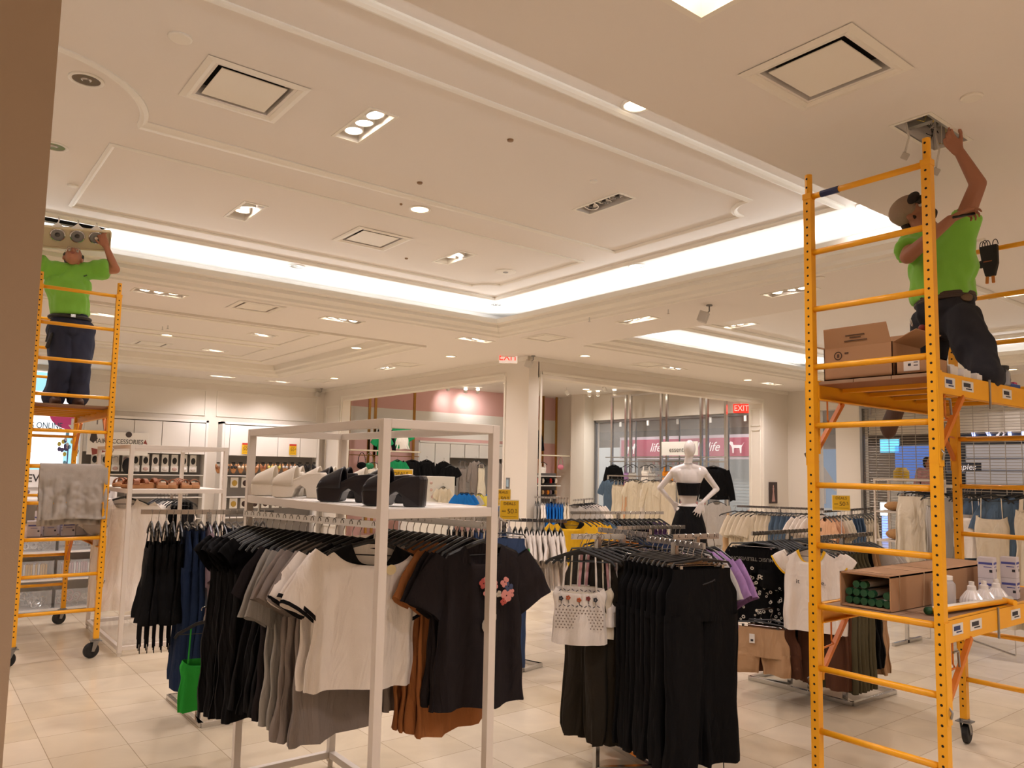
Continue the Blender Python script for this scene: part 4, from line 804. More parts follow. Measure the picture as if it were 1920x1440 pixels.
S1 = 1.5115
shoes = [('b', 650, 1.60, 0, 'near shoe of the front pair of black platform mules'), ('b', 625, 1.76, .05, 'far shoe of the front pair of black platform mules'), ('b', 770, 1.62, -.06, 'near black platform mule behind the front post of the display frame'), ('b', 722, 1.75, .02, 'far black platform mule half hidden by the front post of the display frame'),
    ('w', 560, 1.58, .05, 'cream platform mule with its toe nearest the black pair'), ('w', 505, 1.57, .08, 'cream platform mule at the left corner of the display frame'), ('w', 545, 1.72, .1, 'cream platform mule in the second row behind the corner one'), ('w', 603, 1.80, 0, 'cream platform mule in the second row behind the black toes'), ('w', 580, 1.91, .1, 'cream platform mule in the back row at the far end'), ('w', 690, 1.90, 0, 'cream platform mule in the back row behind the front black pair'), ('w', 722, 1.93, .2, 'cream platform mule in the back row beside the front post'), ('b', 660, 1.935, -.1, 'single black platform mule in the back row among cream ones')]
for k, px, X, rz, lb in shoes:
    p = atX(px, 940, X); p.y = min(3.98, max(2.84, p.y)); o = first.pop(k, None)
    if o is None: o = dup(ws if k == 'w' else bs)
    o.location = (X, p.y, S1); o.scale = (1.1, 1.1, 1.12); o.rotation_euler = (0, 0, rz+.80); o['label'] = lb; o.name = 'platform_shoe'
sd = shoe_meshes(CORK, TAN, True); sd['category'] = 'sandal'; f = True
for i, (px, Y, rz) in enumerate([(212, 7.75, 2.8), (232, 7.7, 2.2), (262, 7.62, 1.9), (280, 7.68, 1.8), (303, 7.6, 3.0), (325, 7.6, 2.7), (345, 7.62, 3.1), (364, 7.62, 2.9), (225, 8.2, 2.6), (290, 8.1, 3), (335, 8.05, 3)]):
    p = atY(px, 915, Y); o = sd if f else dup(sd); f = False; o.location = (min(2.32, max(1.68, p.x)), Y, 1.4385); o.rotation_euler = (0, 0, rz); o.name = 'sandal'
    o['label'] = 'brown strappy platform sandal, '+['first from the left', 'second from the left', 'third from the left', 'fourth from the left', 'fourth from the right', 'third from the right', 'second from the right', 'rightmost', 'behind the two leftmost', 'in the middle behind the front row', 'at the right behind the front row'][i]+' on the second frame shelf'
# hanging rails under the front frame
RZ = 1.42
for p0, p1 in (((1.655, 3.0, RZ), (1.415, 4.02, RZ)), ((2.08, 2.80, RZ), (1.97, 3.55, RZ))):
    p0, p1 = Vector(p0), Vector(p1); t = thing('clothes_rail', 'chrome clothes rail under the shoe shelf, '+('nearer the left posts' if p0.x < 1.8 else 'nearer the right posts'), 'clothes rail', p0); rail(t, p0, p1)
    b = MB()
    for u in (.12, .88): q = p0.lerp(p1, u); b.tube([q, q+EZ*(1.476-RZ)], .006, 8)
    b.build('drop_hook', CHROME, t)
# --- rail 1
d1 = Vector((1.415-1.655, 4.02-3.0, 0)).normalized()
hero = garment('tee', F['white'], .60, (1.645, 3.04, RZ), -.16, 'front white t-shirt with black neckline and black sleeve trims under the shoe shelf', seed=5, q=2, W=1.08)
def trims(o, W=1.08, L=.6, m=None):
    m = m or F['jetblack']; b = MB(); n = 40
    src = o.data; ns = 28*2
    r0 = [src.vertices[k].co*1.0 for k in range(ns)]; r1 = [src.vertices[2*ns+k].co*1.0 for k in range(ns)]
    rg = []
    for t_ in (0, .35, .7, 1.0): rg.append([a.lerp(c, t_)+Vector((0, -.002 if a.y < 0 else .002, .001)) for a, c in zip(r0, r1)])
    b.loft(rg, False, False); b.build('neck_trim', m, o, local=True, smooth=True)
    base = 34*0
    nb = ns*(14*2+6)
    for s in range(2):
        st = nb+s*14*15; a = [src.vertices[st+13*14+k].co for k in range(14)]; c = [src.vertices[st+14*14+k].co for k in range(14)]; ctr = sum(c, Vector())/14
        b = MB(); b.loft([[ctr+(v-ctr)*1.04 for v in a], [ctr+(v-ctr)*1.05 for v in c]], False, False); b.build('sleeve_trim', m, o, local=True, smooth=True)
trims(hero); hero.rotation_euler.y = .07; b = MB(); b.lathe([(.022, 0), (.022, .002), (0, .002)], (.075, -.046, -.185), 20, True, axis=(0, -1, -.1)); b.build('round_tag', mat('tag_cream', 'e6d2a0', .5), hero, local=True)
for i, (u, lb) in enumerate([(.085, 'white t-shirt with black sleeve trims, second from the front under the shoe shelf'), (.135, 'white t-shirt with black sleeve trims, third from the front under the shoe shelf')]):
    p = Vector((1.655, 3.0, RZ)).lerp(Vector((1.415, 4.02, RZ)), u+.05); o = garment('tee', F['white'], .60, p, .16-.1*i, lb, seed=6+i, q=2, W=1.1); trims(o)
p0 = Vector((1.655, 3.0, RZ)).lerp(Vector((1.415, 4.02, RZ)), .22); p1 = Vector((1.415, 4.02, RZ))
row(p0, p1, [('tee', 'grey', .84, 3, 'long grey-brown t-shirt hanging behind the white ones', 'grey-brown t-shirts under the shoe shelf', 21, 1.1), ('longtee', 'silver', .80, 2, 'light taupe long-sleeved top behind the grey t-shirts', 'taupe tops under the shoe shelf', 25, 1.1),
    ('tee', 'charcoal', .78, 1, 'dark mauve t-shirt behind the taupe tops', None, 28, 1.08), ('topdress', 'black', .80, 4, 'black sleeveless top with beaded white shoulder edge on the rail under the shoe shelf', 'beaded black tops', 30, 1.1), ('cap', 'jetblack', .86, 5, 'long black t-shirt dress at the far end of the rail under the shoe shelf', 'long black dresses under the shoe shelf', 31, .95)], q=1.3)
# beaded edges as a pattern strip on the beaded tops' group
for o in [o for o in COL.objects if o.get('group') == 'beaded black tops']:
    b = MB()
    for i in range(16): t_ = i/15; b.ell((-.03-.13*t_, -.018, -.088-.05*t_**1.4), (.0045, .0045, .0045), 6, 4)
    b.build('bead_trim', PLW, o, local=True)
# --- rail 2
fl = garment('tee', F['charcoal'], .70, (2.075, 2.83, RZ), -.10, 'front charcoal t-shirt with a pink floral print on the right rail', seed=42, q=2, W=1.0)
b = MB(); rnd = random.Random(3); fp = [mat('petal_pink', 'c9837a', .8), mat('petal_red', 'a5483e', .8), mat('petal_blue', '39435f', .8), mat('leaf_cream', 'b0a493', .8)]
for cx_, cz_, mi_, r_ in [(-.02, -.25, 1, .022), (.01, -.23, 0, .03), (.035, -.26, 0, .02), (.0, -.29, 0, .02), (.09, -.25, 0, .022), (.11, -.27, 2, .022), (.10, -.31, 0, .028), (.125, -.3, 0, .018), (.06, -.30, 3, .014), (.085, -.335, 1, .016)]:
    b.mi(mi_)
    for k in range(5):
        a = 2*math.pi*k/5+rnd.random(); c = Vector((cx_+.6*r_*math.cos(a), -.046, cz_+.6*r_*math.sin(a))); b.ell(c, (r_*.5, .0015, r_*.5), 8, 5)
b.mi(3)
for k in range(9): c = Vector((.0+rnd.uniform(-.02, .035), -.047, -.40+rnd.uniform(-.035, .03))); b.ell(c, (.02, .0015, .03), 8, 5)
b.build('floral_print', fp, fl, local=True)
p0 = Vector((2.08, 2.90, RZ)); p1 = Vector((1.97, 3.55, RZ))
row(p0, p1, [('tee', 'charcoal', .70, 2, 'plain charcoal t-shirt right behind the floral one', 'charcoal t-shirts behind the floral one', 44, 1.0), ('tee', 'tan', .84, 4, 'tan-orange t-shirt on the right rail behind the charcoal ones', 'tan-orange t-shirts', 51, 1.0), ('tee', 'grey', .78, 4, 'grey t-shirt on the right rail behind the tan ones', 'grey t-shirts on the right rail', 55, 1.0), ('tee', 'black', .78, 3, 'black t-shirt at the far end of the right rail', 'black t-shirts on the right rail', 57, 1.0)], q=1.2)
ptag(fl, (-.215, -.03, -.42)) if False else None
# --- straight racks
def rack(label, rails, feet, z, cross=True, m=None):
    m = m or CHROME; t = thing('clothes_rack', label, 'clothes rack', (feet[0][0], feet[0][1], 0))
    for a, c in rails: rail(t, Vector((*a, z)), Vector((*c, z)))
    ctr = sum((Vector((*f, 0)) for f in feet), Vector())/len(feet)
    b = MB()
    n = len(feet)
    for i in range(n if n > 2 else 1): b.bar(Vector((*feet[i], .015)), Vector((*feet[(i+1) % n], .015)), .03, .03)
    b.build('base', m, t)
    for a, c in rails:
        mid = (Vector((*a, 0))+Vector((*c, 0)))/2; b = MB(); b.bar(mid+EZ*.02, mid+EZ*(z+.0), .028, .028, upv=(1, 0, 0)); b.build('upright', m, t)
        foot = min((Vector((*f, 0)) for f in feet), key=lambda v: (v-mid).length)
        b = MB(); b.bar(mid+EZ*.015, Vector((foot.x, foot.y, .015)), .03, .03); b.build('foot_bar', m, t)
    return t
rack('chrome rack of black tops and navy jeans behind the front display frame', [((1.26, 5.515), (2.04, 5.225))], [(1.62, 5.96), (1.88, 5.95), (1.88, 5.2), (1.62, 5.2)], 1.35)
row((1.30, 5.50, 1.35), (2.0, 5.24, 1.35), [('topdress', 'black', .62, 5, 'fringed black top at the left end of the rack beside the white dress', 'fringed black tops', 61, .95), ('widepants', 'navy', 1.0, 3, 'dark navy wide trousers beside the fringed black tops', 'navy trousers', 63, .9), ('longtee', 'mauve', .62, 1, 'mauve-grey top with a round cream tag', None, 66, .9), ('tank', 'black', .6, 2, 'black tank top next to the mauve one', 'black tank tops behind the front frame', 67, .9), ('jeans', 'navy', .98, 4, 'navy jeans half hidden by the long black dresses', 'half hidden navy jeans', 69, 1.0), ('cami', 'lgrey', .45, 2, 'pale satin camisole among black hangers', 'pale satin camisoles', 71, .9)], q=1.1, ang=.2)
for o in [o for o in COL.objects if o.get('group') == 'fringed black tops']:
    b = MB()
    for k in range(7): x = -.12+.04*k; b.tube([(x, -.03, -.68), (x+.006, -.032, -.78-.05*(k % 3)), (x-.004, -.03, -.84-.05*(k % 2))], .003, 4)
    b.build('fringe', F['black'], o, local=True)
o = gp_ = atY(383, 1150, 4.55); garment('cami', F['green'], .46, (gp_.x, 4.55, gp_.z+.02), -.3, 'bright green knitted top hanging low beside the long black dresses', seed=73, W=.75)
t = thing('low_hook', 'black clothes hook arm holding the bright green top', 'rack arm', gp_); b = MB(); b.tube([gp_+Vector((0, -.02, .037)), gp_+Vector((.1, .3, .04)), (1.65, 5.35, gp_.z+.04), (1.65, 5.35, .03)], .006, 8); b.build('arm', BLACK, t)
# white long tee beside the second frame
wd = garment('tee', F['white'], .98, (1.60, 7.64, 1.43), -.22, 'long white short-sleeved dress hanging between the left scaffold and the second frame', seed=81, q=2, W=1.08)
t = thing('face_out_arm', 'chrome hook arm holding the long white dress', 'rack arm', (1.70, 7.64, 1.4)); b = MB(); b.tube([(1.70, 7.6, 1.447), (1.72, 7.95, 1.45), (1.72, 7.95, 0.0)], .009, 8); b.build('arm', CHROME, t)
# grey sweaters behind
g0 = atY(292, 930, 9.6); g1 = atY(352, 938, 9.2)
row((g0.x, g0.y, 1.33), (g1.x, g1.y, 1.33), [('sweater', 'dkgrey', .6, 3, 'dark grey sweater with black hanger behind the second frame post', 'dark grey sweaters behind the second frame', 83, .9), ('sweater', 'silver', .6, 1, 'silver grey sweater behind the second frame post', None, 85, 1.0), ('tee', 'white', .5, 2, 'white printed t-shirt beside the silver sweater', 'white t-shirts beside the silver sweater', 86, .8), ('tank', 'black', .5, 3, 'black tank top above the navy jeans rack', 'black tank tops above the navy jeans', 87, .9)])
rack('chrome rack of grey sweaters behind the navy jeans rack', [((g0.x, g0.y), (g1.x, g1.y))], [(g0.x, g0.y), (g1.x, g1.y)], 1.33)
# --- pinwheel rack of black trousers
PR = 1.30; t = rack('chrome four-arm rack full of black trousers in the middle', [((3.56, 3.60), (3.545, 3.17)), ((3.27, 2.54), (3.34, 2.99)), ((3.03, 3.285), (3.32, 3.15)), ((3.90, 2.93), (3.57, 2.99))], [(3.586, 3.671), (3.763, 3.585), (3.756, 3.081), (3.45, 3.05)], PR)
fp_ = garment('widepants', F['black'], .97, (3.272, 2.56, PR), -.30, 'front pair of black satin trousers clipped on the middle rack', seed=91, q=2, W=1.06)
b = MB(); b.tube([(-.02, -.04, -.19), (.03, -.045, -.175), (.05, -.043, -.165), (.05, -.043, -.175)], .003, 6); b.build('waist_tie', BLACK, fp_, local=True)
row((3.275, 2.60, PR), (3.34, 2.97, PR), [('widepants', 'black', .97, 9, 'black trousers packed behind the front satin pair on the middle rack', 'black trousers on the near arm of the middle rack', 93, 1.08)], q=1.3, ang=-.15)
# camisoles and olive joggers
cm = [('cami', 'white', .44, 'front white crochet camisole with embroidered flowers', 101), ('cami', 'cream', .42, 'cream knitted camisole directly behind the crochet one', 102), ('cami', 'white', .36, 'white cropped camisole with pink straps, left of two', 103), ('cami', 'white', .36, 'white cropped camisole with pink straps, right of two', 104), ('cami', 'cream', .32, 'cream camisole closest to the olive trousers', 105)]
for i, (k, fk, L, lb, sdn) in enumerate(cm):
    p = Vector((3.01, 3.19, PR))+Vector((.055, .0, 0))*i; o = garment(k, F[fk], L*1.12, p, -.86-.02*i, lb, seed=sdn, q=1.6, W=1.0)
    if i == 0:
        b = MB(); b.mi(0)
        for s_ in range(10):
            for zz in (-.37, -.285): b.box((-.105+.0235*s_, -.031, zz+.004*(s_ % 2)), (.016, .002, .004), Matrix.Rotation(.6*(1 if s_ % 2 else -1), 3, 'Y'))
        for x_, z_, mi_ in [(-.10, -.33, 0), (-.06, -.325, 1), (0, -.335, 1), (.05, -.325, 2), (.09, -.33, 0)]:
            b.mi(mi_)
            for k_ in range(5): b.ell((x_+.008*math.cos(k_*1.26), -.032, z_+.008*math.sin(k_*1.26)), (.006, .002, .006), 7, 4)
            b.mi(0); b.tube([(x_, -.032, z_-.01), (x_+.004, -.032, z_-.03)], .0015, 4)
        b.build('embroidery', [mat('thread_dark', '33333a', .8), mat('thread_orange', 'b5572c', .8), mat('thread_red', '7c2f2c', .8)], o, local=True)
        b = MB(); rnd = random.Random(5)
        for iz in range(7):
            for ix in range(14): b.ell((-.125+.019*ix+(.0095 if iz % 2 else 0), -.0355-.0*iz, -.39-.016*iz), (.0045, .0012, .0045), 6, 4)
        b.build('crochet_holes', mat('crochet_shadow', '8f8072', .9), o, local=True)
    if i in (2, 3):
        b = MB()
        for s in (-1, 1): b.tube([(s*.07, -.008, -.1), (s*.082, -.02, -.29)], .008, 6)
        b.build('pink_strap', F['pink'], o, local=True)
row((3.12, 3.30, PR), (3.40, 3.14, PR), [('jogger', 'olive', 1.02, 5, 'dark olive cuffed trousers hanging behind the camisoles', 'olive trousers behind the camisoles', 111, .9)], q=1.3, ang=.45)
row((3.56, 3.60, PR), (3.545, 3.17, PR), [('widepants', 'black', .95, 4, 'black trousers on the far arm of the middle rack', 'black trousers on the far arm', 113, 1.0), ('jeans', 'dkdenim', 1.0, 3, 'dark jeans on the far arm of the middle rack', 'dark jeans on the far arm', 115, 1.0)])
row((3.90, 2.93, PR), (3.57, 2.99, PR), [('tee', 'lilac', .42, 2, 'lilac t-shirt at the right end of the black trousers rack', 'lilac t-shirts on the middle rack', 117, .85), ('tee', 'lgrey', .42, 1, 'pale grey t-shirt beside the lilac one', None, 118, .85), ('widepants', 'jetblack', 1.0, 3, 'black trousers on the right arm of the middle rack', 'black trousers on the right arm', 119, 1.0)])
# trailing cords
for i, (x, y, lb) in enumerate([(3.22, 2.62, 'dark drawstring cord trailing under the black trousers, left one'), (3.36, 2.5, 'dark drawstring cord trailing under the black trousers, right one')]):
    b = MB(); b.tube([(x, y, .3), (x, y-.01, .12), (x-.02, y-.03, .01), (x+.04, y-.05, .006), (x+.1, y-.02, .006)], .003, 5); tag(b.build('drawstring', F['black'], None, smooth=True), lb, 'cord')
# --- right rack behind the scaffold
rack('chrome two-rail rack of olive and black clothes behind the right scaffold', [((5.20, 3.59), (6.19, 3.59)), ((5.22, 3.12), (6.15, 3.13))], [(5.60, 3.9), (5.60, 3.02), (6.20, 3.0), (6.2, 3.88)], 1.22)
M1a, M1b, M2a, M2b = Vector((5.22, 3.59, 1.22)), Vector((6.17, 3.59, 1.22)), Vector((5.24, 3.12, 1.22)), Vector((6.14, 3.13, 1.22))
mtv = garment('shorts', F['black'], .29, M1a, -math.pi/2+.35, 'black shorts with upside-down grey lettering and daisies on the right rack', seed=121, q=1.5, W=1.12)
textmesh('upside_down_lettering', 'MUSIC TELEVISION', .038, mat('faded_print', '7d7a75', .8), mtv, wm(mtv) @ Vector((.0, -.045, -.19)), -(wm(mtv).to_3x3() @ EX), -EZ, ext=.0008)
daisy = mat('daisy_white', 'cfc9bd', .8); b = MB(); rnd = random.Random(9)
def daisies(b, n, x0, x1, z0, z1, y, r=.014):
    for i in range(n):
        x, z = rnd.uniform(x0, x1), rnd.uniform(z0, z1); rr = r*rnd.uniform(.7, 1.2)
        for k in range(7): a = 2*math.pi*k/7+i; b.ell((x+rr*.62*math.cos(a), y, z+rr*.62*math.sin(a)), (rr*.28, .0012, rr*.28), 6, 4)
daisies(b, 8, -.14, .14, -.37, -.25, -.055, .016); b.build('daisy_print', daisy, mtv, local=True)
for i, u in enumerate((.05, .09, .13)):
    o = garment('longtee' if i else 'dress', F['black'], .60, M1a.lerp(M1b, u), -math.pi/2+.3-.1*i, ['black dress with white daisies directly behind the lettered shorts', 'black daisy print blouse second behind the shorts', 'black daisy print blouse third behind the shorts'][i], seed=122+i, q=1.3, W=1.15)
    b = MB(); daisies(b, 46, -.19, .19, -.66, -.2, -.06); b.build('daisy_print', daisy, o, local=True)
tsz = atX(1428, 1147, 5.12)
o = garment('shorts', F['khaki'], .33, (5.10, tsz.y, tsz.z), -math.pi/2+.38, 'front khaki shorts with an elastic waist hanging low on the right rack', seed=125, q=1.6, W=1.05); ptag(o, (-.05, -.045, -.19), 1.1)
o = garment('shorts', F['brown'], .34, (5.22, tsz.y-.013, tsz.z), -math.pi/2+.2, 'brown shorts right behind the khaki pair', seed=126, q=1.2, W=1.1)
t = thing('clothes_hook', 'chrome arm holding the khaki shorts', 'rack arm', (5.1, tsz.y, tsz.z)); b = MB(); b.tube([(5.06, tsz.y, tsz.z+.017), (5.66, tsz.y-.05, tsz.z+.017)], .009, 8); b.tube([(5.66, tsz.y-.05, tsz.z+.02), (5.66, tsz.y-.05, .03)], .012, 8); b.build('arm', CHROME, t)
row(M1a.lerp(M1b, .2), M1b, [('topdress', 'black', .7, 6, 'black top behind the daisy prints on the right rack', 'black tops on the far rail of the right rack', 127, .95), ('jeans', 'olive', .95, 5, 'dark olive trousers on the far rail of the right rack', 'olive trousers on the far rail', 129, 1.0), ('pants', 'black', .95, 3, 'black trousers at the end of the far rail of the right rack', 'black trousers on the far rail of the right rack', 131, 1)])
ud = garment('cap', F['white'], .58, M2a, -math.pi/2+.42, 'white t-shirt with yellow sleeve edges and small black lettering on the right rack', seed=133, q=2, W=.9)
textmesh('chest_lettering', 'it        ude.', .045, mat('black_ink', '1c1a19', .8), ud, wm(ud) @ Vector((0, -.041, -.31)), wm(ud).to_3x3() @ EX, EZ, ext=.0008)
b = MB(); b.tube([(.05*math.cos(a)+.01, -.0405, -.272+.012*math.sin(a)) for a in [math.pi*k/8 for k in range(17)]], .0016, 5); b.build('loop_print', mat('black_ink', '1c1a19'), ud, local=True)
b = MB(); src = ud.data; nb = 56*(34)
for s in range(2):
    st = nb+s*14*15; a = [src.vertices[st+12*14+k].co for k in range(14)]; c = [src.vertices[st+14*14+k].co for k in range(14)]; ctr = sum(c, Vector())/14
    b.loft([[ctr+(v-ctr)*1.05 for v in a], [ctr+(v-ctr)*1.06 for v in c]], False, False)
r0 = [src.vertices[k].co for k in range(56)]; r1 = [src.vertices[56+k].co for k in range(56)]; b.loft([[v+Vector((0, -.002 if v.y < 0 else .002, .001)) for v in r0], [a.lerp(c, .6)+Vector((0, -.003 if a.y < 0 else .002, 0)) for a, c in zip(r0, r1)]], False, False)
b.build('yellow_trim', F['yellow'], ud, local=True, smooth=True)
garment('cap', F['white'], .58, M2a.lerp(M2b, .05), -math.pi/2+.2, 'plain white t-shirt right behind the lettered one', seed=134, q=1.2, W=1.02)
row(M2a.lerp(M2b, .12), M2b, [('jeans', 'brown', .95, 2, 'brown trousers behind the white t-shirts on the right rack', 'brown trousers behind the white t-shirts', 135, 1.0), ('widepants', 'olive2', .98, 6, 'olive wide trousers on the near rail of the right rack', 'olive wide trousers on the near rail', 137, 1.0), ('skirt', 'black', .85, 2, 'black skirt with a frilled belt near the end of the right rack', 'black skirts at the end of the right rack', 139, .9), ('skirt', 'khaki', .9, 2, 'khaki skirt at the end of the right rack', 'khaki skirts at the end of the right rack', 141, .9), ('tee', 'lgrey', .45, 3, 'pale grey t-shirt at the far end of the near rail', 'pale grey t-shirts on the right rack', 143, .9)], q=1.1)
for i, (x, y, z) in enumerate([(6.0, 3.02, .55)]):
    b = MB(); rnd = random.Random(2)
    for k in range(14): b.ell((x+rnd.uniform(-.06, .06), y+rnd.uniform(-.05, .05), z+.30-.045*k), (.035, .035, .03), 7, 5)
    tag(b.build('ruffled_scarf', F['black']), 'black ruffled scarf hanging at the end of the right rack', 'scarf')
# --- denim and white tee rack
rack('chrome rack of jeans and white t-shirts behind the front display frame', [((3.95, 6.02), (4.72, 5.18))], [(4.436, 5.168), (4.2, 5.12), (3.9, 6.0), (4.2, 6.1)], 1.225)
row((3.97, 6.0, 1.225), (4.70, 5.20, 1.225), [('pants', 'black', .95, 5, 'black trousers at the hidden end of the jeans rack', 'black trousers on the jeans rack', 151, 1.0), ('jeans', 'denim', .98, 6, 'blue jeans hanging beside the white t-shirts', 'blue jeans beside the white t-shirts', 153, 1.0), ('tee', 'white', .5, 4, 'white t-shirt with green sleeve ends next to the jeans', 'white t-shirts with green sleeves', 155, .95), ('tee', 'white', .5, 6, 'plain white t-shirt at the right end of the jeans rack', 'plain white t-shirts on the jeans rack', 157, .95)], q=1.1, ang=.25)
for o in [o for o in COL.objects if o.get('group') == 'white t-shirts with green sleeves']:
    b = MB()
    for s in (-1, 1): b.ell((s*.27, 0, -.27), (.062, .024, .03), 10, 6, Matrix.Rotation(s*.8, 3, 'Y'))
    b.build('green_cuff', F['green'], o, local=True)
jj = garment('jeans', F['denim'], 1.02, (3.93, 5.05, 1.23), -.6, 'front pair of cuffed blue jeans beside the dark floral t-shirt', seed=159, q=1.6, W=.95)
t = thing('face_out_arm', 'chrome arm holding the front pair of cuffed jeans', 'rack arm', (3.93, 5.05, 1.2)); b = MB(); b.tube([(3.9, 5.0, 1.247), (4.2, 5.5, 1.25)], .009, 8); b.tube([(4.2, 5.5, 1.25), (4.2, 5.5, .0)], .012, 8); b.build('arm', CHROME, t)
# --- yellow t-shirts rack
rack('chrome rack of yellow t-shirts and black tops in mid-room', [((5.55, 6.03), (6.6, 5.68))], [(5.7, 6.2), (5.8, 5.75), (6.4, 5.6), (6.35, 6.0)], 1.24)
yt = garment('crop', F['yellow'], .5, (5.56, 6.03, 1.24), -math.pi/2+.62, 'front yellow t-shirt with a black neckline on the mid-room rack', seed=161, q=2, W=1.0); trims(yt)
row((5.62, 6.01, 1.24), (6.58, 5.69, 1.24), [('crop', 'yellow', .5, 4, 'yellow t-shirt behind the front one on the mid-room rack', 'yellow t-shirts in mid-room', 163, 1.0), ('tee', 'teal', .5, 2, 'slate blue t-shirt after the yellow ones', 'slate blue t-shirts in mid-room', 165, .9), ('tank', 'black', .6, 8, 'black tank top on the mid-room rack with yellow t-shirts', 'black tank tops in mid-room', 167, .9), ('tank', 'purple', .6, 3, 'dark purple tank top at the end of the mid-room rack', 'purple tank tops in mid-room', 169, .9)], ang=.3)
row((4.75, 4.55, 1.21), (5.35, 4.40, 1.21), [('jeans', 'orange', .7, 2, 'orange trousers between the middle racks', 'orange trousers between the middle racks', 171, .8), ('tee', 'dkdenim', .5, 5, 'dark blue t-shirt behind the black trousers rack', 'dark blue t-shirts behind the trousers rack', 173, .85), ('tank', 'black', .7, 7, 'black top behind the black trousers rack', 'black tops behind the trousers rack', 175, .9)], ang=.2)
rack('chrome rack just behind the black trousers rack', [((4.72, 4.56), (5.38, 4.39))], [(4.75, 4.75), (4.85, 4.3), (5.4, 4.2), (5.3, 4.6)], 1.21)
# --- long pale racks toward the grille
fa, fb = at(1382, 949, 1.22), at(1545, 955, 1.22)
rack('chrome rack of tan and cream clothes left of the right scaffold', [((fa.x, fa.y), (fb.x, fb.y))], [(fa.x+.3, fa.y-.1), (fb.x+.3, fb.y+.1), (fb.x-.3, fb.y+.1), (fa.x-.3, fa.y-.1)], 1.22)
garment('tank', F['beige'], .58, (fa.x-.05, fa.y+.0, 1.22), -math.pi/2+.5, 'front tan ribbed tank top on the pale clothes rack', seed=181, q=1.6, W=1.15)
row((fa.x, fa.y-.05, 1.22), (fb.x, fb.y, 1.22), [('longtee', 'cream', .6, 5, 'cream top behind the tan tank top', 'cream tops on the pale rack', 183, 1.0), ('pants', 'cream', .9, 3, 'cream trousers on the pale rack', 'cream trousers on the pale rack', 185, 1.0), ('jeans', 'teal', .9, 5, 'blue denim trousers among the cream clothes', 'blue denim trousers on the pale rack', 187, 1.0), ('tee', 'white', .5, 4, 'white t-shirt on the pale rack beside the denim', 'white t-shirts on the pale rack', 189, 1.0)], ang=-.9)
ga, gb = at(1545, 965, 1.18), at(1640, 953, 1.22)
rack('chrome rack of peach and denim clothes below the yellow sale sign', [((ga.x, ga.y), (gb.x, gb.y))], [(ga.x+.3, ga.y), (gb.x, gb.y+.2), (gb.x-.2, gb.y-.2), (ga.x-.3, ga.y)], 1.22)
row((ga.x, ga.y, 1.22), (gb.x, gb.y, 1.22), [('tee', 'peach', .5, 3, 'peach t-shirt on the rack below the sale sign', 'peach t-shirts below the sale sign', 191, .95), ('tee', 'cream', .5, 3, 'cream t-shirt next to the peach ones', 'cream t-shirts below the sale sign', 193, .95), ('jeans', 'teal', .85, 4, 'faded denim trousers below the sale sign', 'faded denim trousers below the sale sign', 195, 1.0), ('tank', 'cream', .5, 5, 'cream top at the right end of the rack below the sale sign', 'cream tops below the sale sign', 197, 1.0)], ang=-.8)
pa, pb = at(1495, 1000, 1.12), at(1420, 1000, 1.1)
# --- dresses hanging high at the grille
DX = 8.2; t = thing('clothes_rack', 'high chrome rail of cream dresses in front of the roller grille', 'clothes rack', (DX, 3.2, 0)); ya, yb = atX(1690, 915, DX).y, atX(1945, 912, DX).y; rail(t, (DX, ya, 1.6), (DX, yb, 1.6))
for y in (ya-.02, yb+.02): b = MB(); b.bar((DX, y, 0), (DX, y, 1.61), .03, .03, upv=(1, 0, 0)); b.build('upright', CHROME, t); b = MB(); b.bar((DX-.3, y, .015), (DX+.3, y, .015), .03, .03); b.build('foot_bar', CHROME, t)
def hung(px, kind, fk, L, lb, seed, W=1.0, X=DX, z=1.6, rz=-1.25, q=1.3, dx=0): y = atX(px, 912, X).y; return garment(kind, F[fk], L, (X+dx, y, z), rz, lb, seed=seed, q=q, W=W)
for i, px in enumerate((1708, 1718, 1729, 1740)): hung(px, 'skirt', 'cream', 1.1, ['leftmost long cream pleated skirt before the grille', 'second long cream pleated skirt before the grille', 'third long cream pleated skirt before the grille', 'long cream pleated skirt nearest the scaffold post'][i], 201+i, .75, dx=.03*i)
hung(1762, 'dress', 'lgrey', 1.1, 'pale grey long dress between the two scaffold posts', 206, .9); hung(1783, 'skirt', 'silver', 1.2, 'taupe long skirt right of the far scaffold post', 207, .9)
hung(1808, 'cami', 'white', .5, 'white ruffled camisole, left of the two before the grille', 208, .7); hung(1822, 'cami', 'white', .6, 'white ruffled camisole, right of the two before the grille', 209, .8, dx=-.05)
hung(1805, 'pants', 'olive2', 1.0, 'olive trousers hanging below the white camisoles', 210, .8, dx=.1); hung(1835, 'jeans', 'teal', 1.1, 'grey-blue denim trousers left of the cream sundress', 211, .9, dx=.06)
hung(1862, 'sundress', 'cream', 1.22, 'long cream sundress with thin straps before the grille', 212, .95, dx=-.06, q=2)
hung(1895, 'longtee', 'teal', 1.0, 'slate blue long shirt right of the cream sundress', 213, 1.0, dx=.02); hung(1915, 'longtee', 'teal', 1.0, 'slate blue long shirt at the edge of the picture', 214, 1.0, dx=.04); hung(1935, 'topdress', 'cream', 1.1, 'cream dress behind the edge of the picture', 215, 1.0)
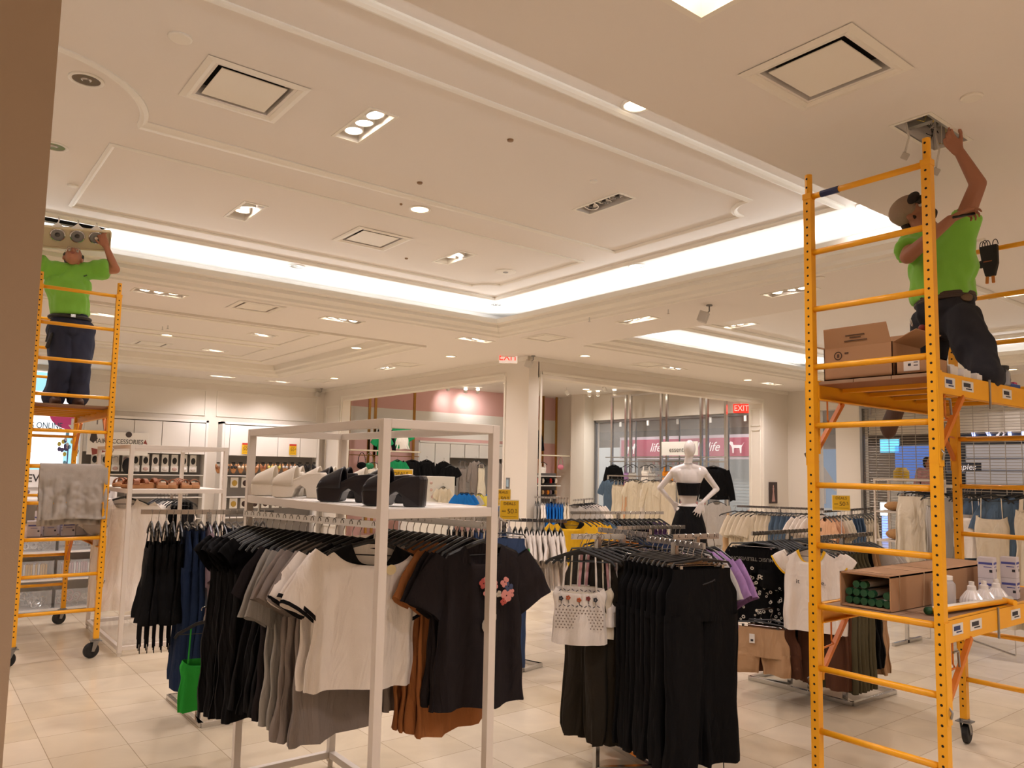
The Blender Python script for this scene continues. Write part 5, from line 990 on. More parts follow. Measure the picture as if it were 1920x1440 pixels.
# --- blue hoodies rack right of the pillar
ba, bb_ = at(1002, 932, 1.25), at(1066, 938, 1.22)
rack('chrome rack of bright blue hoodies right of the big pillar', [((ba.x, ba.y), (bb_.x, bb_.y))], [(ba.x, ba.y), (bb_.x, bb_.y)], 1.25)
row((ba.x, ba.y, 1.25), (bb_.x, bb_.y, 1.25), [('sweater', 'silver', .7, 2, 'grey sweater at the left end of the blue hoodies rack', 'grey sweaters by the pillar', 221, 1.0), ('tee', 'white', .6, 2, 'white t-shirt between grey sweaters and blue hoodies', 'white t-shirts by the pillar', 223, 1.0), ('sweater', 'blue', .7, 6, 'bright blue hoodie right of the big pillar', 'bright blue hoodies', 225, 1.05), ('tee', 'cream', .6, 2, 'cream top at the right end of the blue hoodies rack', 'cream tops by the pillar', 227, 1.0)], ang=.5)
ca, cb_ = at(1075, 938, 1.22), at(1112, 935, 1.22)
row((ca.x, ca.y, 1.22), (cb_.x, cb_.y, 1.22), [('tee', 'lgrey', .6, 4, 'pale grey t-shirt on the rack right of the blue hoodies', 'pale grey t-shirts beyond the hoodies', 231, 1.0), ('tee', 'white', .6, 3, 'white t-shirt on the rack right of the blue hoodies', 'white t-shirts beyond the hoodies', 233, 1.0)], ang=.5)
rack('chrome rack of pale t-shirts right of the blue hoodies', [((ca.x, ca.y), (cb_.x, cb_.y))], [(ca.x, ca.y), (cb_.x, cb_.y)], 1.22)
# --- cream dresses near the mall window
CX = 12.6; ya, yb = atX(1146, 893, CX).y, atX(1262, 891, CX).y
t = thing('clothes_rack', 'high rail of long cream dresses left of the mannequin', 'clothes rack', (CX, ya, 0)); rail(t, (CX, ya+.1, 1.6), (CX, yb-.1, 1.6))
for y in (ya+.1, yb-.1): b = MB(); b.bar((CX, y, 0), (CX, y, 1.61), .03, .03, upv=(1, 0, 0)); b.build('upright', CHROME, t)
for i, (px, k, fk, L, lb) in enumerate([(1147, 'longtee', 'teal', 1.0, 'slate grey long shirt at the left end of the cream dress rail'), (1160, 'dress', 'cream', 1.2, 'first long cream dress from the left'), (1169, 'dress', 'cream', 1.2, 'second long cream dress from the left'), (1178, 'dress', 'peach', 1.1, 'peach dress between the long cream ones'), (1188, 'dress', 'cream', 1.2, 'long cream dress right of the peach one'), (1197, 'longtee', 'cream', 1.0, 'cream shirt hung before the long dresses'), (1212, 'sundress', 'white', 1.35, 'longest white slip dress, falling lower than all the others'), (1228, 'sweater', 'cream', .9, 'cream knitted jumper beside the white slip dress'), (1243, 'pants', 'cream', 1.2, 'cream belted trousers next to the mannequin arm'), (1256, 'longtee', 'cream', .9, 'cream blouse half behind the mannequin')]):
    y = atX(px, 893, CX).y; garment(k, F[fk], L, (CX-.03*(i % 3), y, 1.6), -1.2, lb, seed=241+i, q=1.1, W=.95)
# upper rail at the window
UX = 14.6; ua, ub = atX(1130, 861, UX), atX(1390, 857, UX)
for i, (px, py, k, fk, L, W_, lb) in enumerate([(1151, 866, 'sweater', 'black', .75, .8, 'black hooded top at the left end of the window rail'), (1177, 866, 'cami', 'lilac', .6, .7, 'pale lilac camisole on the window rail'), (1186, 866, 'cami', 'lgrey', .6, .7, 'grey striped camisole on the window rail'), (1212, 867, 'tank', 'white', .5, .85, 'white tank top on the window rail'), (1222, 866, 'cami', 'lgrey', .6, .6, 'thin grey top beside the white tank top'), (1252, 868, 'tank', 'orange', .55, .9, 'orange top on the window rail above the cream dresses'), (1338, 866, 'sweater', 'black', .62, 1.25, 'large black cropped jumper right of the mannequin'), (1344, 932, 'sweater', 'lgrey', .8, .95, 'grey lettered sweatshirt below the black jumper'), (1345, 985, 'shorts', 'lgrey', .4, .9, 'grey shorts below the grey sweatshirt')]):
    p = atX(px, py, UX if i < 6 else 11.0); garment(k, F[fk], L if i < 6 else L*.9, p, -1.05, lb, seed=251+i, q=1.1, W=W_ if i < 6 else W_*.9)
# ================================================================ people
SKIN = mat('skin', 'b5795c', .55, var=.05, bump=.05, bscale=60); SKIN2 = mat('skin_tanned', 'a06a4e', .55, var=.05, bump=.05, bscale=60)
SHIRT = mat('lime_shirt', '82c544', .85, var=.06, vscale=6, bump=.2, bscale=300, sheen=.2); JEAN = mat('jeans_blue', '2b3146', .9, var=.22, vscale=9, bump=.4, bscale=300); JEAN2 = mat('jeans_dark', '23242c', .9, var=.25, vscale=7, bump=.4, bscale=300)
HAIR = mat('hair_grey', '4b4440', .8, bump=.6, bscale=160); BEARD = mat('beard_brown', '2c1d15', .9, bump=.7, bscale=200); CAPT = mat('cap_tan', '9a8470', .85, bump=.3, bscale=250); CAPD = mat('cap_dark', '241d19', .8); BELT = mat('belt_leather', '3b2a20', .5, bump=.3, bscale=60); BOOT = mat('boot_leather', '4a3023', .6, bump=.2, bscale=60); EYEW = mat('eye_white', 'd8d0c6', .3); EYED = mat('eye_dark', '2a1c14', .3); LIP = mat('lip', '96584a', .5)
def capsule(b, p, q, r0, r1, n=12):
    p, q = Vector(p), Vector(q); d = (q-p); L = d.length
    if L < 1e-5: b.ell(p, (r0,)*3, n, 8); return
    d /= L; pts = []; rr = []
    for a in (85, 60, 30, 0): pts.append(p-d*(r0*math.sin(math.radians(a)))); rr.append(max(.0005, r0*math.cos(math.radians(a))))
    for a in (0, 30, 60, 85): pts.append(q+d*(r1*math.sin(math.radians(a)))); rr.append(max(.0005, r1*math.cos(math.radians(a))))
    b.tube(pts, rr, n)
def fuse(name, b, m, parent, voxel, smooth=6, fold=0, fscale=6, seed=0):
    o = b.build(name+'_src', m, None); md = o.modifiers.new('r', 'REMESH'); md.mode = 'VOXEL'; md.voxel_size = voxel; md.use_smooth_shade = True
    s = o.modifiers.new('s', 'SMOOTH'); s.iterations = smooth; s.factor = .6
    bpy.context.view_layer.update(); me = bpy.data.meshes.new_from_object(o.evaluated_get(bpy.context.evaluated_depsgraph_get())); bpy.data.objects.remove(o)
    if fold:
        nr = [v.normal.copy() for v in me.vertices]
        for v, n_ in zip(me.vertices, nr):
            f = noise.noise(Vector((v.co.x*fscale+seed, v.co.y*fscale, v.co.z*fscale*.45)))+.5*noise.noise(Vector((v.co.x*fscale*2.3, v.co.y*fscale*2.3+seed, v.co.z*fscale*1.2)))
            v.co += n_*(fold*(f+.35))
    I = inv(parent)
    for v in me.vertices: v.co = I @ v.co
    for p in me.polygons: p.use_smooth = True
    r = bpy.data.objects.new(name, me); COL.objects.link(r); r.parent = parent; return r
def hand(b, w, d, pn, side, curl=.5, s=1.0, spread=.06):
    """w wrist, d direction to the fingers, pn palm normal, side = +1/-1 thumb side along d x pn"""
    d = Vector(d).normalized(); pn = (Vector(pn)-d*Vector(pn).dot(d)).normalized(); sd = d.cross(pn)*side
    palm = w+d*.05*s
    for k in range(4):
        o = (1.5-k)*.0205*s; capsule(b, w+d*.012*s+sd*o*.7, w+d*.085*s+sd*o, .014*s, .0115*s, 8)
    for k, L in enumerate((.072, .08, .075, .058)):
        o = (1.5-k)*.0215*s; p = w+d*.088*s+sd*o; dd = (d+sd*(spread*(1.5-k))).normalized(); a = 0
        for j, fr in enumerate((.45, .32, .23)):
            a += curl*(.55+.15*k); q = p+(dd*math.cos(a)+pn*math.sin(a))*(L*fr*s); capsule(b, p, q, (.0092-.0008*j)*s, (.0086-.0008*j)*s, 8); p = q
    p = w+d*.022*s+sd*.03*s
    for L, aa in ((.034, .55), (.03, .35), (.024, .15)):
        q = p+(d*math.cos(aa*1.1)+sd*math.sin(aa*1.4)+pn*.35*curl).normalized()*L*s; capsule(b, p, q, .0115*s, .0095*s, 8); p = q
def head(b, c, f, u, s=1.0):
    """skull, jaw, nose, ears added to the body mesh; c centre, f facing, u up"""
    f = Vector(f).normalized(); u = (Vector(u)-f*Vector(u).dot(f)).normalized(); r = f.cross(u); R = Matrix((r, f, u)).transposed()
    P = lambda x, y, z: c+R @ Vector((x*s, y*s, z*s))
    b.ell(P(0, -.01, .03), (.076*s, .095*s, .09*s), 16, 12, R); b.ell(P(0, .028, -.035), (.058*s, .062*s, .078*s), 14, 10, R); b.ell(P(0, .045, -.09), (.032*s, .03*s, .025*s), 10, 8, R)
    capsule(b, P(0, .088, .02), P(0, .108, -.022), .009*s, .014*s, 8); b.ell(P(0, .084, -.055), (.024*s, .012*s, .010*s), 10, 6, R)
    for q in (-1, 1): b.ell(P(q*.078, -.008, -.005), (.010*s, .02*s, .032*s), 8, 6, R); capsule(b, P(q*.014, .084, .03), P(q*.05, .068, .032), .009*s, .008*s, 8)
    return P, R
def face_parts(P, R, t, s=1.0):
    for q in (-1, 1):
        b = MB(); b.mi(0); b.ell(P(q*.031, .073, .012), (.0135*s,)*3, 10, 7); b.mi(1); b.ell(P(q*.031, .0845, .013), (.006*s,)*3, 8, 6); b.build('eye', [EYEW, EYED], t, smooth=True)
    b = MB(); b.ell(P(0, .0945, -.052), (.021*s, .006*s, .004*s), 10, 6, R); b.ell(P(0, .093, -.061), (.018*s, .006*s, .005*s), 10, 6, R); b.build('lips', LIP, t, smooth=True)
# ---- kneeling worker on the right scaffold
def kneeler():
    J = lambda x, y, X: atX(x, y, X)
    pel = J(1776, 600, 4.62); t = thing('person', 'kneeling bearded worker in a lime green shirt and tan cap reaching into the ceiling hatch', 'person', (pel.x, pel.y, 2.168))
    rhip, lhip = J(1745, 606, 4.68), J(1808, 606, 4.56); rk, lk = J(1740, 706, 4.66), J(1849, 703, 4.42); ra, la = Vector((4.98, 2.30, 2.19)), Vector((4.83, 1.72, 2.23))
    chest, neck = J(1762, 495, 4.62), J(1746, 438, 4.60); rs, ls = J(1713, 458, 4.62), J(1796, 440, 4.58); re, le = J(1702, 481, 4.36), J(1834, 345, 4.50); rw, lw = J(1782, 412, 4.33), J(1799, 285, 4.40)
    hc = J(1711, 399, 4.58); fwd = (RT*.46+UP*.55-FW*.68).normalized(); up = (-RT*.70+UP*.60+FW*.1).normalized()
    b = MB(); P, R = head(b, hc, fwd, up, .92)
    capsule(b, neck, hc+(neck-hc)*.25, .062, .055); capsule(b, chest, neck-(neck-chest)*.25, .11, .08); capsule(b, pel, chest, .10, .11)
    capsule(b, neck, ls, .06, .058); capsule(b, neck, rs, .06, .058); capsule(b, ls, le, .055, .043); capsule(b, rs, re, .052, .043)
    capsule(b, le, lw, .043, .027); capsule(b, re, rw, .043, .027); capsule(b, lhip, lk, .07, .045); capsule(b, rhip, rk, .07, .045); capsule(b, lk, la, .045, .035); capsule(b, rk, ra, .045, .035)
    hand(b, lw, (J(1770, 250, 4.30)-lw), -FW, 1, .45, 1.0); hand(b, rw, (J(1802, 402, 4.36)-rw), -UP-FW*.3, -1, .9, 1.0)
    for a, sgn in ((la, 1), (ra, 1)): capsule(b, a, a+Vector((.1, .02, -.03)), .04, .03)
    fuse('body', b, SKIN2, t, .0055, 5); face_parts(P, R, t, .92)
    b = MB(); b.tube([pel+(chest-pel)*.36, pel+(chest-pel)*.55, chest], [.156, .156, .15], 18); capsule(b, chest, neck-(neck-chest)*.3, .150, .10, 16); capsule(b, neck-(neck-chest)*.2, ls, .075, .078, 14); capsule(b, chest+(ls-neck)*.35, ls, .12, .075, 14); capsule(b, neck-(neck-chest)*.2, rs, .075, .078, 14); 
    capsule(b, chest+(ls-neck)*.5, pel+(lhip-pel)*.4+(chest-pel)*.60, .115, .11, 14); capsule(b, chest+(rs-neck)*.5, pel+(rhip-pel)*.4+(chest-pel)*.60, .115, .11, 14)
    b.tube([ls-(le-ls)*.1, ls.lerp(le, .25), ls.lerp(le, .42)], [.075, .078, .08], 16); b.tube([rs-(re-rs)*.1, rs.lerp(re, .35), rs.lerp(re, .62)], [.072, .074, .078], 16)
    fuse('t_shirt', b, SHIRT, t, .011, 3, .024, 9, 3)
    b = MB(); b.disc(J(1708, 487, 4.4), .05, -FW+RT*.3); 
    b = MB(); b.tube([pel+(chest-pel)*.34, pel+(chest-pel)*.1, pel-(chest-pel)*.05], [.142, .146, .12], 18); capsule(b, pel, rhip, .115, .098, 14); capsule(b, pel, lhip, .115, .098, 14); capsule(b, lhip, lk, .102, .07, 14); capsule(b, rhip, rk, .100, .07, 14); capsule(b, lk, la, .074, .062, 12); capsule(b, rk, ra, .074, .062, 12)
    fuse('jeans', b, JEAN2, t, .010, 3, .018, 11, 8)
    ax = (chest-pel).normalized(); bc = pel+ax*.112
    b = MB(); n = 28; fr = (-FW-RT*.0); e1 = RT-ax*RT.dot(ax); e1.normalize(); e2 = ax.cross(e1)
    for dz in (-.012, 0, .012): b.tube([bc+e1*(.15*math.cos(2*math.pi*k/n))+e2*(.15*math.sin(2*math.pi*k/n))+ax*dz for k in range(n)], .010, 8, closed=True); 
    o_ = b.build('belt', BELT, t, smooth=True)
    bb = MB(); bp = bc-FW*.155+RT*.035; bb.ell(bp, (.036, .012, .024), 16, 8, Matrix((RT, FW, UP)).transposed()); bb.build('belt_buckle', mat('buckle', '6d5a48', .35, .8), t, smooth=True)
    # boot hanging over the deck edge and the other boot
    for nm, a, d1_, d2_ in (('boot', ra, Vector((.03, .07, -.06)), Vector((-.005, .05, -.17))), ('boot', la, Vector((.08, 0, -.02)), Vector((.17, .02, -.03)))):
        b = MB(); capsule(b, a, a+d1_*.6, .052, .05, 12); capsule(b, a+d1_*.5, a+d1_+d2_, .046, .042, 12); capsule(b, a+d1_, a+d1_+d2_*.8+Vector((0, .02, 0)), .045, .046, 12); fuse(nm, b, BOOT, t, .009, 4)
    # cap, beard, hair
    b = MB(); b.ell(P(0, -.018, .050), (.082, .098, .072), 20, 12, R); b.ell(P(0, -.045, .02), (.074, .066, .06), 16, 10, R); fuse('cap_crown', b, CAPT, t, .006, 4)
    b = MB(); n = 12; pts = []
    b.ell(P(0, .062, .068), (.07, .045, .03), 16, 10, R); cap_f = fuse('cap_front', b, CAPD, t, .006, 4)
    b = MB(); rows = []
    for j in range(5):
        v = j/4; rows.append([P(.068*math.cos(a)*(1-.15*v), .07+.085*v*math.sin(a)**.7+.01*math.sin(a), .052-.014*v-.02*math.cos(a)**2*v) for a in [math.pi*(.02+.96*k/14) for k in range(15)]])
    b.add([p for r_ in rows for p in r_], [(j*15+k, j*15+k+1, (j+1)*15+k+1, (j+1)*15+k) for j in range(4) for k in range(14)]); o = b.build('cap_brim', CAPD, t, smooth=True); md = o.modifiers.new('t', 'SOLIDIFY'); md.thickness = .005
    b = MB(); b.ell(P(0, .05, -.078), (.055, .05, .042), 16, 10, R); b.ell(P(0, .083, -.082), (.03, .022, .022), 12, 8, R)
    for q in (-1, 1): capsule(b, P(q*.062, .022, -.055), P(q*.071, -.002, .0), .02, .010, 10); capsule(b, P(q*.028, .088, -.052), P(0, .1, -.044), .007, .007, 8)
    fuse('beard', b, BEARD, t, .005, 3, .003, 40)
    b = MB(); b.ell(P(0, -.07, -.035), (.066, .035, .045), 14, 8, R); fuse('hair', b, BEARD, t, .006, 3, .003, 40)
    # tools on the right hip
    b = MB(); q = J(1722, 628, 4.5); capsule(b, q+UP*.03, q-UP*.05, .012, .016, 10); b.build('hip_tool', mat('tool_dark', '2a2420', .5), t, smooth=True)
    b = MB(); q = J(1729, 615, 4.48); b.ell(q, (.02, .02, .02), 12, 8); b.build('red_tool_grip', mat('grip_red', '8c2b22', .5), t, smooth=True)
    b = MB(); q = J(1711, 610, 4.5); capsule(b, q, q+UP*.03-RT*.01, .008, .008, 8); b.build('metal_tool_tip', CHROME, t, smooth=True)
    # marker held in the right fist
    q = J(1806, 404, 4.34); b = MB(); b.tube([q-RT*.055-UP*.01, q+RT*.06+UP*.01], .007, 8); tag(b.build('marker_pen', BLACK, None, smooth=True), 'dark pen held in the fist beside the green sleeve', 'pen')
kneeler()
# ---- standing worker on the left scaffold
def stander():
    Y0 = 8.02; J = lambda x, y, Y=Y0: atY(x, y, Y)
    pel = J(131, 612); t = thing('person', 'standing grey-haired worker in a lime green shirt holding up a lamp panel', 'person', (pel.x, pel.y, 2.168))
    lhip, rhip = J(150, 620), J(112, 620); lk, rk = J(151, 690, 7.96), J(113, 692, 7.96); la, ra = J(144, 748), J(101, 750)
    la.z = ra.z = 2.25; chest, neck = J(131, 535), J(139, 503); ls, rs = J(172, 507), J(90, 507); le, re = J(216, 505, 7.95), J(62, 487, 7.95); lw, rw = J(199, 462, 7.93), J(58, 452, 7.93)
    hc = J(137, 484, 7.98); fwd = (RT*.35+UP*.75-FW*.55).normalized(); up = (UP*.6-RT*.25+FW*.75).normalized()
    b = MB(); s = .98; P, R = head(b, hc, fwd, up, s)
    capsule(b, neck, hc+(neck-hc)*.3, .06, .055); capsule(b, chest, neck-(neck-chest)*.3, .11, .08); capsule(b, pel, chest, .10, .11); capsule(b, neck, ls, .06, .055); capsule(b, neck, rs, .06, .055)
    capsule(b, ls, le, .053, .043); capsule(b, rs, re, .053, .043); capsule(b, le, lw, .042, .026); capsule(b, re, rw, .042, .026)
    for h_, k_, a_ in ((lhip, lk, la), (rhip, rk, ra)): capsule(b, h_, k_, .065, .045); capsule(b, k_, a_, .045, .032); capsule(b, a_, a_+Vector((-.0, -.1, -.03)), .035, .028)
    hand(b, lw, J(191, 443, 7.93)-lw, FW, 1, .55, 1.0); hand(b, rw, UP, FW, -1, .55, 1.0)
    fuse('body', b, SKIN, t, .006, 5); face_parts(P, R, t, s)
    b = MB(); b.tube([pel+(chest-pel)*.27, pel+(chest-pel)*.6, chest], [.158, .157, .15], 18); capsule(b, chest, neck-(neck-chest)*.3, .15, .095, 16)
    for sh in (ls, rs): capsule(b, neck-(neck-chest)*.25, sh, .075, .075, 14); capsule(b, chest+(sh-neck)*.45, pel+(sh-neck)*.25+(chest-pel)*.72, .11, .11, 14)
    b.tube([ls-(le-ls)*.1, ls.lerp(le, .35), ls.lerp(le, .66)], [.072, .078, .085], 16); b.tube([rs-(re-rs)*.1, rs.lerp(re, .35), rs.lerp(re, .66)], [.072, .078, .085], 16)
    fuse('t_shirt', b, SHIRT, t, .011, 3, .024, 8, 5)
    b = MB(); q = J(160, 517, 7.84); b.box(q, (.03, .004, .012), Matrix.Rotation(-.5, 3, 'Y')); b.build('chest_logo', mat('logo_dark', '2b4a22', .7), t)
    b = MB(); capsule(b, pel+(chest-pel)*.2, pel, .135, .145, 18)
    for h_, k_, a_ in ((lhip, lk, la), (rhip, rk, ra)): capsule(b, pel, h_, .14, .12, 14); capsule(b, h_, k_, .112, .088, 14); capsule(b, k_, a_-Vector((0, 0, .0)), .088, .085, 14)
    fuse('jeans', b, JEAN, t, .011, 3, .024, 9, 2)
    bc = pel+(chest-pel)*.19; b = MB(); b.tube([bc+Vector((.163*math.cos(2*math.pi*k/26), .158*math.sin(2*math.pi*k/26), 0)) for k in range(26)], .017, 8, closed=True, flat=1); b.build('belt', mat('belt_black', '15120f', .5), t, smooth=True)
    b = MB(); b.box(bc+Vector((0, -.178, 0)), (.04, .008, .03)); b.build('belt_buckle', CHROME, t, bevel=.003)
    for a_ in (la, ra):
        b = MB(); z = 2.168; b.ell((a_.x, a_.y-.07, z+.04), (.048, .13, .042), 16, 10); b.ell((a_.x, a_.y+.02, z+.06), (.045, .055, .055), 14, 8); b.bb(a_.x-.042, a_.x+.042, a_.y-.16, a_.y+.06, z+.002, z+.02); fuse('boot', b, BOOT, t, .009, 3)
    b = MB(); b.ell(P(0, -.035, .045), (.083*s, .085*s, .082*s), 16, 10, R); b.ell(P(0, -.06, -.02), (.07*s, .05*s, .06*s), 14, 8, R)
    for q in (-1, 1): b.ell(P(q*.072, .002, .028), (.013, .028, .028), 10, 6, R)
    fuse('hair', b, HAIR, t, .006, 3, .004, 40)
    b = MB(); capsule(b, J(97, 626, 7.9), J(89, 650, 7.9), .013, .018, 10); capsule(b, J(92, 615, 7.9), J(86, 640, 7.88), .006, .006, 8); b.build('hip_tool', BLACK, t, smooth=True)
    b = MB()
    for q in (-1, 1): b.tube([P(q*.031+.022*math.cos(a), .098, .012+.018*math.sin(a)) for a in [2*math.pi*k/14 for k in range(14)]], .0022, 5, closed=True); b.tube([P(q*.053, .096, .014), P(q*.082, .0, .012)], .002, 5)
    b.build('glasses', CHROME, t, smooth=True)
stander()
# ---- white mannequin seen from behind
def mannequin():
    D0 = (atX(1291, 958, 7.2)-_C).dot(FW); J = lambda x, y, dd=0: _C+_ray(x, y)*((D0+dd)/_ray(x, y).dot(FW)); MW = mat('mannequin_white', 'e3dcd8', .18, coat=.6)
    pel = J(1291, 958); t = thing('mannequin', 'glossy white mannequin seen from behind with hands on its hips, in black', 'mannequin', (pel.x, pel.y, 0))
    waist, chest, neck, hc = J(1291, 934), J(1291, 895), J(1290, 869), J(1293, 843)
    ls, rs = J(1265, 882), J(1318, 882); le, re = J(1237, 915, .04), J(1344, 917, .04); lw, rw = J(1262, 944, .08), J(1316, 943, -.12)
    lh, rh = J(1282, 965), J(1301, 965)
    fw = Vector((FW.x, FW.y, 0)).normalized(); b = MB(); up = Vector((0, 0, 1)); R = Matrix((Vector((fw.y, -fw.x, 0)), fw, up)).transposed()
    b.ell(hc+EZ*.01, (.068, .088, .10), 18, 12, R); b.ell(hc+fw*.02-EZ*.05, (.052, .062, .062), 14, 10, R); capsule(b, hc-EZ*.05, neck, .045, .048); capsule(b, neck, chest+EZ*.05, .05, .07)
    b.ell(chest+EZ*.0, (.135, .085, .14), 18, 12, R); b.ell(waist+EZ*.05, (.105, .075, .16), 18, 12, R); capsule(b, ls-EZ*.02, rs-EZ*.02, .058, .058)
    for s_ in (ls, rs): capsule(b, s_.lerp(neck, .25)-EZ*.05, waist.lerp(s_, .22)+EZ*.02, .07, .06); b.ell(pel, (.145, .10, .11), 16, 10, R)
    for s_, e_, w_ in ((ls, le, lw), (rs, re, rw)): capsule(b, neck-EZ*.03, s_, .045, .045); capsule(b, s_, e_, .043, .033); capsule(b, e_, w_, .033, .021)
    for h_ in (lh, rh): capsule(b, h_, Vector((h_.x, h_.y, .75)), .075, .055); capsule(b, Vector((h_.x, h_.y, .75)), Vector((h_.x, h_.y, .36)), .055, .035); capsule(b, Vector((h_.x, h_.y, .34)), Vector((h_.x+.08, h_.y+.1, .30)), .03, .025)
    hand(b, rw, J(1303, 970, -.14)-rw, FW, 1, .12, 1.0, .14); hand(b, lw, J(1275, 952, .06)-lw, FW, -1, .3)
    fuse('figure', b, MW, t, .007, 6)
    zt2, zb2 = J(1291, 904).z, J(1291, 929).z; b = MB(); b.loft([[Vector((chest.x, chest.y, zt2+(zb2-zt2)*v))+R @ Vector(((.142-.026*v)*math.cos(a), (.10-.012*v)*math.sin(a), .012*math.sin(a)*(1-v))) for a in [2*math.pi*k/40 for k in range(40)]] for v in (0, .25, .5, .75, 1)], False, False); b.build('bandeau_top', F['jetblack'], t, smooth=True)
    b = MB(); rings = []
    for j in range(16):
        v = j/15; z = pel.z+.055-v*.95; w_ = .125+.05*min(1, v*4)+.10*v; d_ = .095+.03*min(1, v*4)+.09*v
        rings.append([Vector((pel.x, pel.y, z))+R @ Vector((w_*math.cos(a)*(1+.05*v*math.sin(9*a)), d_*math.sin(a)*(1+.06*v*math.sin(9*a)), 0)) for a in [2*math.pi*k/48 for k in range(48)]])
    b.loft(rings, False, False); b.build('long_skirt', F['jetblack'], t, smooth=True)
    b = MB(); b.lathe([(.38, 0), (.38, .24), (.36, .26), (0, .26)], (pel.x, pel.y, 0), 40); b.build('plinth', WHITEP, t)
    b = MB(); b.tube([neck+R @ Vector((.05*math.cos(a), .055*math.sin(a), 0)) for a in [2*math.pi*k/20 for k in range(20)]], .0025, 5, closed=True); b.build('neck_seam', STEEL, t)
mannequin()
# ---- two shoppers in the mall
def shopper(px, py, X, hgt, label, top, hair, seated=False):
    p = atX(px, py, X); z0 = p.z-hgt*.94 if not seated else p.z-.75
    z0 = 0 if not seated else z0
    t = thing('person', label, 'person', (p.x, p.y, 0)); hc = Vector((p.x, p.y, p.z)); b = MB(); P, R = head(b, hc, (-.3, -.9, 0), (0, 0, 1)); neck = hc-EZ*.13; ch = neck-EZ*.2; pe = neck-EZ*.52
    capsule(b, hc, neck, .05, .055); capsule(b, neck, ch, .06, .12); capsule(b, ch, pe, .13, .12)
    sh = [neck+Vector((0, q*.19, -.05)) for q in (-1, 1)]
    hd = [Vector((p.x-.25, p.y+q*.12, pe.z+.15)) for q in (-1, 1)]; el = [Vector((p.x-.02, p.y+q*.26, pe.z+.18)) for q in (-1, 1)]
    for a, e, h in zip(sh, el, hd): capsule(b, neck-EZ*.03, a, .05, .05); capsule(b, a, e, .05, .04); capsule(b, e, h, .04, .028); hand(b, h, Vector((-1, 0, 0)), Vector((0, 0, -1)), 1, .5)
    for q in (-1, 1):
        hp = pe+Vector((0, q*.09, 0)); kn = hp+(Vector((-.4, 0, -.02)) if seated else Vector((0, 0, -hgt*.26))); an = Vector((kn.x, kn.y, .08)); capsule(b, hp, kn, .085, .055); capsule(b, kn, an, .055, .04); capsule(b, an, an+Vector((-.14, 0, -.03)), .04, .03)
    fuse('body', b, SKIN, t, .009, 4); face_parts(P, R, t)
    b = MB(); capsule(b, ch+EZ*.08, pe+EZ*.05, .145, .15, 16)
    for a, e in zip(sh, el): capsule(b, neck-EZ*.06, a, .075, .07); capsule(b, a, e, .065, .06)
    fuse('shirt', b, top, t, .014, 3, .01, 8)
    b = MB(); capsule(b, pe+EZ*.03, pe-EZ*.02, .15, .15, 16)
    for q in (-1, 1):
        hp = pe+Vector((0, q*.09, 0)); kn = hp+(Vector((-.4, 0, -.02)) if seated else Vector((0, 0, -hgt*.26))); capsule(b, hp, kn, .11, .08); capsule(b, kn, Vector((kn.x, kn.y, .12)), .08, .06)
    fuse('trousers', b, JEAN, t, .014, 3)
    b = MB(); b.ell(P(0, -.03, .045), (.085, .09, .085), 14, 9, R); b.ell(P(0, -.06, -.03), (.075, .05, .08), 12, 8, R); fuse('hair', b, hair, t, .008, 3, .004, 40)
shopper(1428, 918, 16.6, 1.6, 'white-haired person in a lilac top sitting behind the shop window pillar', F['lilac'], mat('hair_white', 'd0cbc5', .8), True)
shopper(1741, 868, 17.0, 1.7, 'dark-haired person in a pale top standing behind the roller grille', F['pink'], mat('hair_dark', '2a1f1b', .8))
# ================================================================ signs
YS = mat('sign_yellow', 'e3b31c', .5); YSI = mat('sign_ink', '5a4416', .6); REDS = mat('sign_red', 'c5362c', .5); PAPER = mat('sign_paper', 'efece6', .5); INK = mat('sign_black', '26221f', .6); CREAMS = mat('sign_border', 'e6dcc4', .5)
def board(name, label, cat, c, w, h, rz, m, d=.008, group=None):
    t = thing(name, label, cat, c, rz, group); b = MB(); b.box((0, 0, 0), (w, d, h)); b.build('board', m, t, local=True, bevel=.001); return t
def T(parent, s, size, m, x, z, d=.006, **k): 
    M = wm(parent).to_3x3(); return textmesh('lettering', s, size, m, parent, wm(parent) @ Vector((x, -d, z)), M @ EX, M @ EZ, ext=.0006, **k)
def deals(px, py, dist, w, label, rz, stand=None, tall=1.0, full=True):
    c = _C+_ray(px, py)*dist/_ray(px, py).dot(FW); h = w*tall; t = board('sale_sign', label, 'sign', c, w*1.06, h*1.1, rz, CREAMS); b = MB(); b.box((0, -.005, 0), (w, .002, h)); b.build('yellow_face', YS, t, local=True)
    T(t, 'DEALS', w*.23, YSI, 0, h*.33, .0075, sx=1.0); 
    if full: T(t, '50', w*.36, YSI, w*.06, -h*.08, .0075); T(t, '%', w*.16, YSI, w*.36, h*.0, .0075); T(t, 'OFF', w*.08, YSI, w*.36, -h*.12, .0075); b = MB()
    if full:
        for k, q in enumerate((.0, -.06)): b.box((-w*.3, -.0068, -h*.04+q*h), (w*.22, .001, h*.022))
        b.box((0, -.0068, -h*.36), (w*.8, .001, h*.015)); b.build('small_print', YSI, t, local=True)
    st = c.z-h*.55 if stand == 'f' else stand
    b = MB(); b.tube([(0, 0, -h*.55), (0, 0, -h*.55-st)], .006, 8); b.box((0, 0, -h*.55-st+.004), (.2, .2, .008) if stand == 'f' else (.03, .03, .05)); b.build('holder', CLEARP, t, local=True)
    return t
deals(955, 956, 6.9, .165, 'nearer yellow deals sign on the jeans rack', -.6, .10)
deals(942, 933, 8.3, .17, 'farther yellow deals sign just behind the nearer one beside the pillar', -.6, 'f')
deals(751, 903, 6.4, .19, 'yellow deals sign behind the black platform shoe', -.4, 'f')
